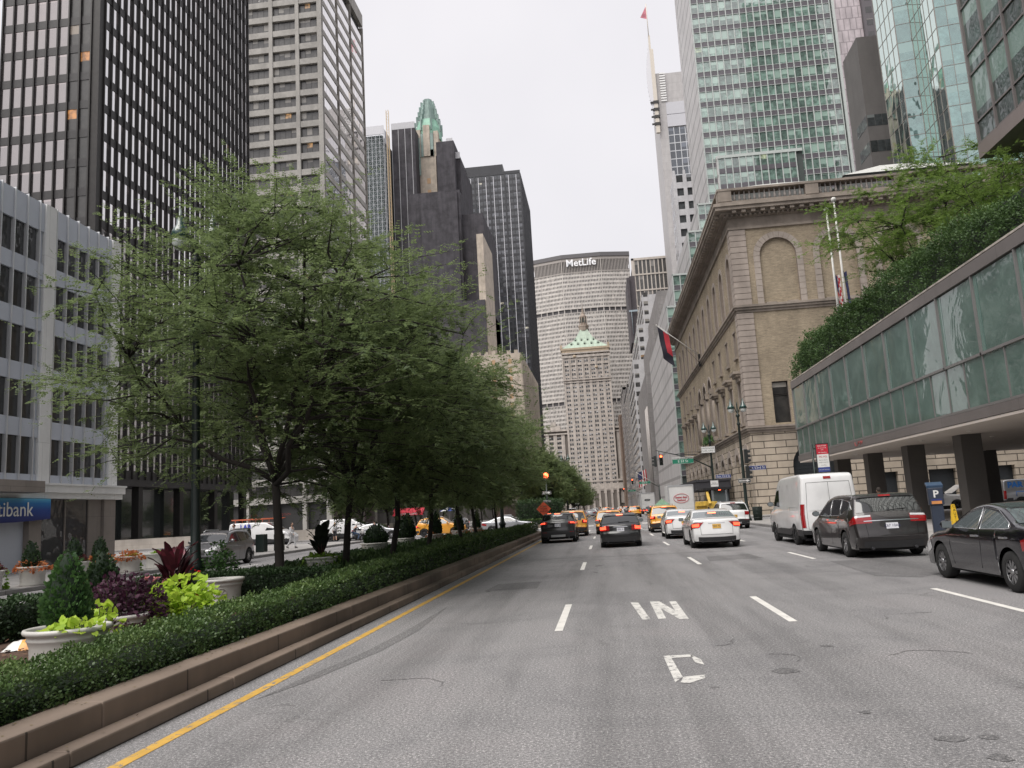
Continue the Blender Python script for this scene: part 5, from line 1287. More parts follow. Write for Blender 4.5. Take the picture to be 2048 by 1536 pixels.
# strappy ground cover under the trees
g = np.random.default_rng(4); n = 15000; P = np.stack([g.uniform(-8.8, -5.65, n), g.uniform(17.4, 57, n), np.full(n, .3)], 1); D = np.stack([g.normal(size=n)*.5, g.normal(size=n)*.5, np.ones(n)], 1)
tag(leaves('ground_cover', 'blade', P, D, rdir(n), g.uniform(.28, .5, n), L_grass, None, None), kind='stuff')
n = 9000; P = np.stack([g.uniform(-8.8, -5.65, n), g.uniform(17.4, 57, n), g.uniform(.3, .42, n)], 1)
tag(leaves('low_foliage', 'leaf', P, rdir(n)+[0, 0, .6], rdir(n)+[0, 0, 1.], g.uniform(.05, .1, n), L_yew, None, None), kind='stuff')
n = 2600; P = np.stack([g.uniform(-9.3, -5.6, n), g.uniform(3, 16.6, n), np.full(n, .325)], 1); D = rdir(n)*[1, 1, .25]
tag(leaves('bark_chips', 'leaf', P, D, np.tile([0., 0, 1], (n, 1))+rdir(n)*.4, g.uniform(.03, .07, n), leafmat('chip', (.05, .025, .015), (.16, .09, .055), 0.), None, None), kind='stuff')
# ---------------------------------------------------------------- planters
M_pot = wallmat('glazed_white_planter', (.60, .585, .55), .4, amt=.22)
M_moss = mat('planter_soil', (.04, .03, .02), .95)
def planter(label, loc, rim=.42, h=.5, group='white round planters', emblem=False, taper=.85, bulge=True):
    t_ = thing('planter', label, 'planter', loc, 0, group); m = MB()
    b0 = rim*taper
    pf = [(b0*.96, 0), (b0, .02), (b0*.985, .06), (b0*.98, h*.25), (b0*1.0, h*.6), (rim*.90, h-.13), (rim*.93, h-.115), (rim*.91, h-.10), (rim*.92, h-.07), (rim*.99, h-.055), (rim*1.02, h-.03), (rim*1.0, h-.005), (rim*.95, h), (rim*.9, h-.02), (rim*.88, h-.08)]
    m.lathe(pf, (0, 0, 0), 36, close=True); m.build('pot', M_pot, t_)
    s = MB(); s.lathe([(rim*.885, h-.07), (.001, h-.05)], (0, 0, 0), 20, close=True); s.build('soil', M_moss, t_)
    if emblem:
        e = MB(); a = math.atan2(-loc[1], -loc[0]-.0)
        for k in range(24):
            t0, t1 = k*math.pi/12, (k+1)*math.pi/12
            f = lambda t: Vector(((b0+.012)*math.cos(a+.0+.10*math.cos(t)/.42), (b0+.012)*math.sin(a+.10*math.cos(t)/.42), h*.4+.1*math.sin(t)))
            e.tube([f(t0), f(t1)], .008, 4, caps=False)
        for k in range(3): t0 = k*math.pi/3; e.tube([f(t0), Vector((b0*math.cos(a)+.012*math.cos(a), b0*math.sin(a), h*.4)), f(t0+math.pi)], .006, 4, caps=False)
        e.build('round_emblem', mat('emblem_grey', (.4, .38, .34), .5), t_)
    return t_
def conifer(label, loc, h, r, seed, group='small clipped conifers', leafm=L_thuja, dens=1500, sz=.055):
    g = np.random.default_rng(seed); t_ = thing('conifer', label, 'shrub', loc, 0, group); m = MB()
    prof = [(r*.72, .0), (r*.86, h*.12), (r*.9, h*.3), (r*.68, h*.6), (r*.34, h*.85), (.01, h*.97)]
    m.lathe(prof, (0, 0, 0), 14); m.build('inside', mat('conifer_inside', (.010, .022, .010), .9), t_)
    n = int(dens*2*math.pi*r*h*.7); z = 1-np.sqrt(g.random(n)); zz = z*h; rr = np.interp(z, [0, .12, .3, .6, .85, 1.], [r*.8, r*.95, r, r*.76, r*.4, .02]); a = g.random(n)*2*math.pi
    lump = np.sin(a*7+zz*9)*np.sin(zz*17+a*3); rr = rr*(1+.09*lump)+g.normal(size=n)*.015
    P = np.stack([rr*np.cos(a), rr*np.sin(a), zz], 1); o = np.stack([np.cos(a), np.sin(a), np.full(n, .15)], 1)
    D = o*.8+np.array([0, 0, .9])+g.normal(size=(n, 3))*.35; NN = np.cross(D, [0, 0, 1.])+g.normal(size=(n, 3))*.5
    leaves('foliage', 'leaf', P, D, NN, sz*(.6+.8*g.random(n)), leafm, t_, np.clip(.4+.25*lump+.3*g.normal(size=n)*.6, 0, 1)); return t_
def mound(name, label, loc, rx, ry, h, n, sz, leafm, seed, shape='leaf', group=None, cat='plant', trail=0., cup=.15, flat=.5, stems=True, base=0.):
    """a leafy clump; trail lets leaves hang over the rim on one side"""
    g = np.random.default_rng(seed); t_ = thing(name, label, cat, loc, 0, group)
    v = rdir(n, g); v[:, 2] = np.abs(v[:, 2]); q = g.random(n)**.4
    P = v*q[:, None]*np.array([rx, ry, h])+[0, 0, base]; P[:, 2] *= 1+.0*q
    lump = np.sin(P[:, 0]*11/max(rx, .2)*.4+seed)*np.sin(P[:, 1]*11/max(ry, .2)*.4)
    P[:, 2] += lump*h*.12
    if trail:
        k = int(n*.45); a = g.random(k)*2*math.pi; dd = g.random(k); P[:k] = np.stack([np.cos(a)*rx*(1.02+.12*g.random(k)), np.sin(a)*ry*(1.02+.12*g.random(k)), -dd*trail], 1); v[:k] = np.stack([np.cos(a), np.sin(a), np.full(k, .3)], 1)
    D = v*.8+g.normal(size=(n, 3))*.4+[0, 0, -.15]; N = np.tile([0., 0, 1], (n, 1))*flat*2+v+g.normal(size=(n, 3))*.45
    leaves('leaves', shape, P, D, N, sz*(.55+.8*g.random(n)), leafm, t_, np.clip(g.random(n)*.7+.3*(P[:, 2]/max(h, .01)), 0, 1), cup)
    if stems:
        m = MB()
        for i in range(min(60, n//3)): p = P[i*3]; m.tube([(p[0]*.2, p[1]*.2, base-.02), tuple(p*[.7, .7, .6]), tuple(p)], .006, 3, caps=False)
        m.build('stems', mat('stem_green', (.08, .10, .04), .7), t_)
    return t_
def canna(label, loc, h, seed, leafm=L_canna, n=26, group='dark canna plants', w=.1):
    g = np.random.default_rng(seed); t_ = thing('canna_plant', label, 'plant', loc, 0, group); V = []; F = []; R_ = []
    for i in range(n):
        a = g.random()*2*math.pi; z0 = h*(.05+.5*g.random()); L = h*(.32+.3*g.random()); st = .25+.5*g.random(); ww = w*(.7+.6*g.random())*h
        p = np.array([math.cos(a)*.05, math.sin(a)*.05, z0]); d = np.array([math.cos(a)*st, math.sin(a)*st, 1.]); side = np.array([-math.sin(a), math.cos(a), 0]); b0 = len(V); K = 6
        for k in range(K+1):
            s = k/K; wd = ww*math.sin(math.pi*min(1, s*.92+.06))**.8; V += [p-side*wd+[0, 0, .02], p+0, p+side*wd+[0, 0, .02]]
            p = p+d/np.linalg.norm(d)*L/K; d[2] -= .30*s*(1.5-st*.2)
        for k in range(K):
            for c in range(2): F.append((b0+3*k+c, b0+3*k+c+1, b0+3*k+c+4, b0+3*k+c+3)); R_.append(g.random()*.8+(.2 if z0 > h*.4 else 0))
    npmesh('leaves', np.array(V, dtype=float), np.array(F), leafm, t_, np.array(R_), True)
    m = MB()
    for i in range(5): a = i*1.3; m.tube([(math.cos(a)*.06, math.sin(a)*.06, 0), (math.cos(a)*.1, math.sin(a)*.1, h*.75)], .012, 5)
    m.build('stems', mat('canna_stem', (.06, .02, .02), .6), t_); return t_
def flowers(name, label, loc, pts, leafm, sz=.05, seed=1, group='red flowers in the bed'):
    g = np.random.default_rng(seed); t_ = thing(name, label, 'flower', loc, 0, group); C = []; D = []
    for p in pts:
        for i in range(9): a = i*2.4; C.append(p); D.append((math.cos(a), math.sin(a), .3+.5*g.random()))
    C = np.array(C, float)+g.normal(size=(len(C), 3))*.015; D = np.array(D)
    leaves('petals', 'heart', C, D, np.cross(D, [0, 0, 1.])*.3+[0, 0, 1.], np.full(len(C), sz), leafm, t_)
    m = MB()
    for p in pts: m.tube([(p[0]*.6, p[1]*.6, -.25), tuple(p)], .005, 3, caps=False)
    m.build('stems', mat('stem_green', (.08, .10, .04), .7), t_); return t_
planter('large white planter at the lower left holding a conifer and lime vine', (-6.0, 8.75, .3), .44, .48, emblem=True)
n = 900; g = np.random.default_rng(77); P = np.stack([g.uniform(-4.78, -4.25, n), g.uniform(3, 30, n), np.where(g.random(n) < .7, .336, .136)], 1); P[:, 0] = np.where(P[:, 2] > .2, g.uniform(-4.78, -4.48, n), g.uniform(-4.40, -4.24, n))
k_ = int(n*.35)
tag(leaves('fallen_leaves', 'leaf', P[:k_], rdir(k_)*[1, 1, .1], np.tile([0., 0, 1], (k_, 1)), g.uniform(.015, .035, k_), leafmat('dry_leaf', (.04, .03, .012), (.22, .17, .06), 0.), None, None), kind='stuff')
conifer('larger pointed conifer in the nearest white planter', (-6.30, 9.15, .68), .92, .235, 1, dens=2600, sz=.042)
mound('lime_vine', 'lime green sweet potato vine spilling over the rim of the nearest planter', (-5.85, 8.62, .72), .36, .32, .15, 95, .082, L_lime, 3, 'heart', flat=.4)
mound('lime_vine', 'small sprig of lime vine behind the nearest planter', (-6.6, 10.2, .5), .34, .3, .40, 95, .09, L_lime, 4, 'heart')
conifer('smaller dark conifer behind the larger pointed one', (-8.3, 12.95, .6), .92, .25, 2, leafm=L_yew)
mound('purple_plant', 'deep purple leafy plant in the middle of the flower bed', (-7.2, 11.8, .40), .62, .6, .72, 1900, .07, L_purp, 5, 'leaf', base=.05)
mound('purple_plant', 'lower purple foliage beside the smaller conifer', (-8.0, 12.6, .4), .5, .5, .60, 900, .07, L_purp, 6, 'leaf')
planter('partly hidden white planter under the purple plant', (-7.1, 11.6, .3), .36, .3)
mound('lime_vine', 'big lime green vine mound in front of the second planter', (-6.75, 12.75, .40), .62, .66, .62, 800, .088, L_lime, 7, 'heart', flat=.6)
planter('white planter with a round emblem right of the lime vine mound', (-7.72, 16.0, .3), .44, .47, emblem=True)
canna('tall dark red canna above the lime vine mound', (-7.4, 13.6, .55), 1.08, 8, n=34)
canna('lower dark bronze foliage below the tall red canna', (-7.6, 14.2, .5), .72, 18, n=18, leafm=L_purp)
flowers('red_flowers', 'red blooms beside the emblem planter', (-7.5, 14.3, .85), [(.0, 0, .22), (.12, .05, .14), (-.1, 0, .12), (.3, -.3, -.12), (.33, -.33, -.2)], L_red, .065, 2)
flowers('red_flowers', 'red blooms left of the smaller conifer', (-8.4, 12.5, .95), [(0, 0, .15), (.07, .03, .09)], L_red, .06, 3)
flowers('pink_flowers', 'pale pink and red blooms left of the canna', (-7.8, 13.4, .85), [(0, 0, .13), (.12, .0, .1), (.2, 0, .12), (.27, .1, .08)], L_pink, .055, 4)
mound('shrub', 'dark feathery shrub just behind the cross hedge, near the lamp post', (-8.6, 17.75, .5), .5, .4, .95, 1500, .06, L_thuja, 9, 'leaf', stems=False)
# bag of soil
t_ = thing('soil_bag', 'crumpled orange and white plastic bag lying on the mulch', 'bag', (-7.85, 10.6, .3), .3)
m = MB(); g = np.random.default_rng(5); NX, NY = 12, 8
for j in range(NY+1):
    for i in range(NX+1):
        u, v = i/NX, j/NY; z = .13*(math.sin(math.pi*u)*math.sin(math.pi*v))**.6+g.normal()*.012; m.v.append((-.26+.52*u+g.normal()*.01, -.16+.32*v, max(.0, z)))
for j in range(NY):
    for i in range(NX): a = j*(NX+1)+i; m.face((a, a+1, a+NX+2, a+NX+1), 0 if i > 4 else 1, True)
m.build('bag', [mat('bag_orange', (.75, .33, .06), .35, .2, 6), mat('bag_white', (.7, .7, .68), .35, .1, 6)], t_)
# row of planters among the trees
rows = [(-7.5, 21.2, 'planter beside the third median tree trunk, holding a dark spiky plant', 0), (-9.0, 31.5, 'white planter with green shrubs left of the third trunk', 1), (-9.0, 36.5, 'white planter holding a bushy conifer between tree trunks', 2), (-8.7, 41.5, 'white planter holding a pointed conifer, third from the far end', 3), (-8.6, 47.5, 'white planter holding two conifers, second from the far end', 4), (-8.3, 52.2, 'farthest white planter in the near median block', 5)]
for x, y, lb, k in rows:
    planter(lb, (x, y, .3), .42 if k != 1 else .55, .58, emblem=(k < 2)); 
    zt = .83
    if k == 0:
        canna('black spiky canna in the planter behind the cross hedge', (x, y, zt), 1.0, 30, leafm=leafmat('black_leaf', (.006, .008, .006), (.022, .028, .018), .1), n=26); mound('lime_vine', 'green vine hanging from the planter with the black spiky canna', (x, y, zt), .42, .42, .12, 330, .09, leafmat('mid_green_leaf', (.10, .2, .025), (.25, .38, .06)), 31, 'heart', trail=.5)
    else:
        conifer('conifer in the planter number %s along the tree row' % ['two', 'three', 'four', 'five', 'six'][k-1], (x+.05, y, zt), [1, .75, 1.15, 1.25, 1.1, 1.15][k], [.3, .42, .36, .26, .26, .22][k], 40+k, leafm=L_yew, dens=500, sz=.08)
        mound('planter_flowers', 'mixed orange and green bedding around the conifer in planter %s of the tree row' % ['two', 'three', 'four', 'five', 'six'][k-1], (x, y, zt-.02), .42, .42, .2, 150, .08, L_oran if k > 2 else L_sage, 50+k, 'leaf', trail=.15, stems=False)
# planters with orange flowers on the far pavement
LR = [(-20.1, 25.2, 'white planter at the left edge with vine trailing down'), (-20.1, 27.3, 'wide white planter with pale orange flowers in front of the bank banner'), (-20.2, 29.8, 'white planter with dark red foliage left of the bank pier'), (-20.2, 31.4, 'white planter with orange coleus, nearest the bank corner pier'), (-20.2, 33.4, 'white planter between the two orange topped ones'), (-20.3, 35.6, 'last white planter with bright green vine past the bank corner')]
for k, (x, y, lb) in enumerate(LR):
    planter(lb, (x, y, .15), .5, .66, group='white planters on the far pavement', taper=.8)
    z = .76; pos = ['first', 'second', 'third', 'fourth', 'fifth', 'sixth'][k]
    if k in (1, 3, 4): mound('coleus', 'orange coleus mound in the %s planter on the far pavement' % pos, (x, y, z), .52, .5, .28, 420, .1, L_oran, 70+k, 'leaf', group='orange coleus', trail=.12)
    if k in (2, 0): mound('coleus', 'dark red coleus mound in the %s planter on the far pavement' % pos, (x, y, z), .5, .48, .3, 420, .1, leafmat('maroon_leaf%d' % k, (.05, .015, .02), (.16, .06, .06)), 70+k, 'leaf', group='dark coleus')
    if k in (0, 2, 3, 4, 5): mound('trailing_vine', 'bright green vine trailing from the %s planter on the far pavement' % pos, (x-.2, y+.55, z-.02), .3, .3, .12, 300, .11, leafmat('vine_leaf', (.16, .30, .04), (.36, .52, .09)), 80+k, 'heart', trail=.6, group='trailing vines', stems=False)
    if k in (1, 2, 3): conifer('little conifer rising from the %s planter on the far pavement' % pos, (x+.0, y-.1, z), .95, .24, 90+k, leafm=L_yew, dens=400, sz=.08)
# greenery on the club balcony
mound('balcony_plants', 'green plants on the balcony of the arched loggia', (14.0, 111, 9.3), .4, 5.5, 1.0, 700, .2, L_thuja, 99, 'leaf', stems=False)
# ================================================================ vehicles
def paint(name, c, metal=.3, rough=.32, coat=1.):
    if name in MATS: return MATS[name]
    t = NT(name); f = t.noise(1.6, 5, .6, t.obj()); d = t.noise(25, 3, .6, t.obj())
    col = t.mix(1., c, t.ramp(f, [(.3, (.9,)*3), (.7, (1.06,)*3)]), 'MULTIPLY')
    sp = t.n('SeparateXYZ'); t.t.links.new(t.obj(), sp.inputs[0])          # road film on the sills
    dirt = t.math('MULTIPLY', t.ramp(sp.outputs[2], [(.25, (.35,)*3), (.50, (0,)*3)]), d)
    col = t.mix(dirt, col, (.16, .15, .14))
    t.bsdf(col, rough, Metallic=metal, Coat_Weight=coat, Coat_Roughness=.04); MATS[name] = t.mat; return t.mat
P_black = paint('car_black', (.006, .006, .007), .1); P_grey = paint('car_dark_grey', (.035, .031, .031), .5, .3); P_white = paint('car_white', (.74, .74, .74), 0, .35)
P_taxi = paint('taxi_yellow', (.74, .33, .025), 0, .38); P_silver = paint('car_silver', (.42, .43, .45), .7, .3); P_mid = paint('car_grey', (.20, .20, .21), .6, .3); P_navy = paint('car_ink', (.008, .007, .012), .2, .2); P_red = paint('car_red', (.3, .03, .03), .2)
M_cglass = mat('car_glass', (.012, .014, .015), .05, 0, Coat_Weight=1., Coat_IOR=1.55, Coat_Roughness=.01)
M_cglass2 = mat('car_glass_light', (.10, .12, .125), .05, 0, Coat_Weight=1., Coat_IOR=1.9, Coat_Roughness=.01)
M_tyre = mat('tyre', (.016, .016, .016), .85, .2, 12); M_rim = mat('rim', (.42, .42, .43), .3, .05, 3, Metallic=.85); M_rimd = mat('rim_dark', (.06, .06, .065), .4, .05, 3, Metallic=.6)
M_lensr = mat('red_lens', (.28, .008, .01), .12, 0, Coat_Weight=1.); M_brake = emis('lit_brake', (1, .07, .03), 1.5); M_brake2 = emis('lit_brake_hot', (1, .16, .07), 2.2)
M_clear = mat('clear_lens', (.55, .55, .56), .1, 0, Coat_Weight=1.); M_amber = emis('amber_lamp', (1, .35, .03), .8)
M_plate = mat('gold_plate', (.62, .36, .06), .5, .1, 30); M_platew = mat('white_plate', (.62, .62, .66), .5, .1, 30); M_ink = mat('plate_ink', (.03, .03, .08), .6, 0)
def catmull(pts, n=5):
    out = []; T = []
    P = [Vector(p) for p in pts]
    for i in range(len(P)-1):
        p0, p1, p2, p3 = P[max(i-1, 0)], P[i], P[i+1], P[min(i+2, len(P)-1)]
        for k in range(n):
            t = k/n; a = .38
            m1 = (p2-p0)*a; m2 = (p3-p1)*a; L = (p2-p1).length
            if m1.length > L: m1 = m1.normalized()*L
            if m2.length > L: m2 = m2.normalized()*L
            out.append((2*t**3-3*t*t+1)*p1+(t**3-2*t*t+t)*m1+(-2*t**3+3*t*t)*p2+(t**3-t*t)*m2); T.append(i+t)
    out.append(P[-1]); T.append(len(P)-1.); return out, T
class Car:
    def __init__(s, prof, W, L, belt, tum, wb, wr, axle_f, sill=.24, r=.11, bulge=.10, taper=.11, archgap=.07, round_=.9):
        s.pr, s.T = catmull(prof); s.W, s.L, s.belt, s.tum, s.wr, s.sill, s.r, s.bu, s.tp = W/2, L/2, belt, tum, wr, sill, r, bulge, taper
        s.yf, s.yr = axle_f, axle_f-wb; s.ag = archgap; s.n = len(s.pr); s.rl = round_
    def w(s, y, z):
        w = s.W
        e = s.L-s.rl; a = abs(y)
        if a > e: w *= 1-s.tp*((a-e)/s.rl)**2.2
        if z > s.belt: w -= (z-s.belt)*s.tum + .02
        else: w -= .02*min(1, ((s.belt-z)*1.)**1)+.05*max(0, (.45-z)/.45)**1.5
        if s.belt-.12 < z <= s.belt: w -= .02*(1-(s.belt-z)/.12)
        return w
    def at(s, t):
        i = 0
        t = max(0, min(t, s.T[-1]))
        while i < s.n-2 and s.T[i+1] < t: i += 1
        f = (t-s.T[i])/(s.T[i+1]-s.T[i]); p = s.pr[i].lerp(s.pr[i+1], f)
        a = s.pr[max(i-1, 0)]; b_ = s.pr[min(i+2, s.n-1)]; d = (b_-a).normalized(); nn = Vector((-d.y, d.x))  # outward
        if nn.dot(p-Vector((0, .7))) < 0: nn = -nn
        return p, nn
    def S(s, t, v, off=0.):
        """v -3..3 across: |v|<=1 flat, 1..2 round edge, 2..3 down the side; off lifts outward"""
        p, nn = s.at(t); sg = -1 if v < 0 else 1; a = abs(v); r = s.r
        end = max(0, abs(p.x)-s.L*.62)/(s.L*.38); bl = s.bu*end*max(0, abs(nn.x))+.015
        if a <= 1:
            wt = s.w(p.x-nn.x*r, p.y-nn.y*r)-r; x = wt*a; q = p-nn*(bl*a**2.6)+nn*off; return Vector((sg*x, q.x, q.y))
        if a <= 2:
            th = (a-1)*math.pi/2; q = p-nn*(bl+r*(1-math.cos(th))); c = p-nn*(bl+r); wt = s.w(c.x, c.y)-r
            q = q+nn*(off*math.cos(th)); return Vector((sg*(wt+(r+off)*math.sin(th)), q.x, q.y))
        q = p-nn*(bl+r+(a-2)*.42); return Vector((sg*(s.w(q.x, q.y)+off), q.x, q.y))
    def zb(s, y):
        z = s.sill
        for yc in (s.yf, s.yr):
            R = s.wr+s.ag; d = abs(y-yc)
            if d < R: z = max(z, s.wr+math.sqrt(max(0, R*R-d*d))*.98)
        return z
    def body(s, name, mats, parent, trimz=0., cut=None):
        m = MB(); vs = [0, .3, .6, .85, 1, 1.25, 1.5, 1.75, 2]; K = 9; cols = []
        ts = list(s.T); add = []
        for yc in (s.yf, s.yr):
            for k in range(-6, 7):
                y = yc+(s.wr+s.ag)*math.sin(k*math.pi/12)
                for i in range(s.n-1):
                    a, b_ = s.pr[i], s.pr[i+1]
                    if a.y > .5 and b_.y > .5 and (a.x-y)*(b_.x-y) < 0 and abs(a.x-b_.x) > abs(a.y-b_.y)*.7: add.append(s.T[i]+(s.T[i+1]-s.T[i])*(a.x-y)/(a.x-b_.x)); break
        ts = sorted(set([round(t, 4) for t in ts+add]))
        for t in ts:
            col = [[], []]
            for si, sg in enumerate((1, -1)):
                for v in vs: col[si].append(s.S(t, sg*v))
                e = s.S(t, sg*2); yy = max(-s.L+.10, min(s.L-.10, e.y)); z0 = s.zb(yy)
                for k in range(1, K+1):
                    f = k/K; y = e.y+(yy-e.y)*f; z = e.z+(min(z0, e.z)-e.z)*f; col[si].append(Vector((sg*s.w(y, z), y, z)))
            cols.append(col)
        M = len(vs)+K
        base = {}
        for ci, col in enumerate(cols):
            for si in (0, 1):
                for k in range(M):
                    if si == 1 and k == 0: base[(ci, 1, 0)] = base[(ci, 0, 0)]; continue
                    base[(ci, si, k)] = len(m.v); m.v.append(tuple(col[si][k]))
        for ci in range(len(cols)-1):
            for si in (0, 1):
                for k in range(M-1):
                    q = [base[(ci, si, k)], base[(ci, si, k+1)], base[(ci+1, si, k+1)], base[(ci+1, si, k)]]
                    if si == 0: q = q[::-1]
                    zc = (m.v[q[0]][2]+m.v[q[2]][2])/2; yc_ = (m.v[q[0]][1]+m.v[q[2]][1])/2
                    mi = 1 if zc < trimz or (cut and cut(yc_, zc, k)) else 0
                    m.face(q, mi, True)
        return m.build(name, mats, parent)
    def patch(s, name, t0, t1, v0, v1, mat_, parent, off=.006, nt=6, nv=10, thick=False):
        """v0,v1 numbers or functions of f in 0..1 (along t)"""
        m = MB(); fn = lambda a, f: a(f) if callable(a) else a
        for i in range(nt+1):
            f = i/nt; t = t0+(t1-t0)*f; a, b_ = fn(v0, f), fn(v1, f)
            for k in range(nv+1): m.v.append(tuple(s.S(t, a+(b_-a)*k/nv, off)))
        for i in range(nt):
            for k in range(nv): q = i*(nv+1)+k; m.face((q, q+1, q+nv+2, q+nv+1), 0, True)
        return m.build(name, mat_, parent)
    def side(s, name, poly, mat_, parent, off=.006, sides=(1, -1), rim=None, rimw=.012):
        out = []
        for sg in sides:
            m = MB(); c = (sum(p[0] for p in poly)/len(poly), sum(p[1] for p in poly)/len(poly)); k = len(poly)
            rings = [1., .66, .33]
            for f in rings:
                for y, z in poly: yy, zz = c[0]+(y-c[0])*f, c[1]+(z-c[1])*f; m.v.append((sg*(s.w(yy, zz)+off), yy, zz))
            m.v.append((sg*(s.w(*c)+off), *c))
            for r_ in range(2):
                for i in range(k): j = (i+1) % k; q = (r_*k+i, r_*k+j, (r_+1)*k+j, (r_+1)*k+i); m.face(q if sg < 0 else q[::-1], 0, True)
            for i in range(k): j = (i+1) % k; q = (2*k+i, 2*k+j, 3*k); m.face(q if sg < 0 else q[::-1], 0, True)
            o = m.build(name, mat_, parent); out.append(o)
            if rim:
                m = MB(); P = [(sg*(s.w(y, z)+off), y, z) for y, z in poly]; m.tube(P+[P[0]], rimw, 4, caps=False); m.build('window_trim', rim, o)
        return out
    def seam(s, pts, parent, sides=(1, -1), w=.006, name='door_seam', mt=None):
        for sg in sides:
            m = MB(); m.tube([(sg*(s.w(y, z)+.001), y, z) for y, z in pts], w, 4, caps=False); m.build(name, mt or M_dark, parent)
def wheel(parent, x, y, r, w, sg, rimm, spokes=10, split=False):
    m = MB(); prof = [(r*.60, -w/2), (r*.93, -w/2), (r*.985, -w*.38), (r, -w*.2), (r, w*.2), (r*.985, w*.38), (r*.93, w/2), (r*.60, w/2), (r*.60, -w/2)]
    m.lathe(prof, (x, y, r), 28, 0, 'x', close=True); o = m.build('wheel', M_tyre, parent)
    m = MB(); xo = x+sg*w*.46; m.lathe([(r*.66, 0), (r*.66, sg*-.05), (r*.60, sg*-.05), (r*.60, 0.), (r*.66, 0.)], (xo, y, r), 28, 0, 'x', close=True)
    m.lathe([(.001, sg*-.10), (r*.61, sg*-.10)], (xo, y, r), 20, 1, 'x', close=True); m.lathe([(.001, .012*sg), (r*.13, .01*sg), (r*.16, -.05*sg)], (xo, y, r), 12, 0, 'x', close=True)
    for k in range(spokes):
        a = 2*math.pi*k/spokes; 
        for da in ((-.09, .09) if split else (0,)):
            d = Vector((0, math.cos(a+da), math.sin(a+da))); tn = Vector((0, -math.sin(a+da), math.cos(a+da)))
            m.obox(Vector((xo-sg*.025, y, r))+d*r*.37, Vector((1, 0, 0)), d, tn, .014, r*.26, r*(.035 if split else .05))
    m.build('rim', [rimm, M_dark], o)
def plate(c, t, parent, mt, txt=None, w=.155, h=.078, v=0):
    p = c.S(t, v, .012); _, nn = c.at(t); n3 = Vector((0, nn.x, nn.y)).normalized(); up = Vector((0, -nn.y, nn.x)); up = up if up.z > 0 else -up
    m = MB(); m.obox(p, Vector((1, 0, 0)), up, n3, w, h, .006); o = m.build('licence_plate', mt, parent)
    if txt: text_mesh('plate_lettering', txt, .10, M_ink, o, basis(p+n3*.008, (1, 0, 0), up, n3), .001)
def mirror(c, y, z, parent, mt, size=1., lit=False):
    for sg in (1, -1):
        w = c.w(y, z); m = MB(); m.tube([(sg*(w-.03), y, z-.03), (sg*(w+.09), y-.01, z)], .022, 6); m.ball((sg*(w+.15*size), y-.01, z+.03), .11*size, .055*size, .085*size, 10)
        o = m.build('wing_mirror', mt, parent); m = MB(); m.obox((sg*(w+.15*size), y-.062*size, z+.03), Vector((1, 0, 0)), Vector((0, 0, 1)), Vector((0, 1, 0)), .088*size, .062*size, .004); m.build('mirror_glass', M_cglass2, o)
def under(c, parent):
    m = MB(); m.box(-c.W+.16, c.W-.16, -c.L+.22, c.L-.3, .19, min(.62, c.belt-.3)); m.box(-c.W+.07, c.W-.07, c.yr+c.wr+.1, c.yf-c.wr-.1, .2, .5); m.box(-c.W+.07, c.W-.07, -c.L+.22, c.yr-c.wr-.1, .26, .5); m.build('underbody', M_dark, parent)
SEDAN = [(2.36, .20), (2.42, .45), (2.36, .70), (1.75, .90), (.98, 1.00), (.22, 1.36), (-.35, 1.445), (-1.0, 1.37), (-1.72, 1.12), (-2.22, 1.08), (-2.33, 1.02), (-2.38, .80), (-2.43, .52), (-2.38, .25)]
SUV = [(2.22, .24), (2.3, .55), (2.2, .85), (1.5, 1.04), (1.0, 1.12), (.32, 1.56), (-.4, 1.66), (-1.35, 1.62), (-1.78, 1.54), (-2.1, 1.12), (-2.18, .98), (-2.22, .72), (-2.28, .56), (-2.24, .30)]
EVOQ = [(2.1, .26), (2.18, .55), (2.08, .86), (1.4, 1.04), (.9, 1.10), (.25, 1.50), (-.35, 1.585), (-1.3, 1.55), (-1.86, 1.52), (-2.02, 1.20), (-2.14, 1.06), (-2.16, .80), (-2.21, .60), (-2.15, .30)]
WAGON = [(2.3, .22), (2.38, .45), (2.3, .68), (1.55, .92), (.9, 1.0), (.2, 1.38), (-.4, 1.455), (-1.35, 1.42), (-1.72, 1.36), (-2.18, 1.03), (-2.3, .93), (-2.33, .72), (-2.39, .55), (-2.34, .25)]
VANM = [(2.45, .20), (2.53, .48), (2.45, .76), (1.75, .98), (1.25, 1.12), (.35, 1.62), (-.4, 1.71), (-1.6, 1.70), (-2.08, 1.63), (-2.37, 1.20), (-2.45, 1.04), (-2.50, .78), (-2.56, .55), (-2.48, .26)]
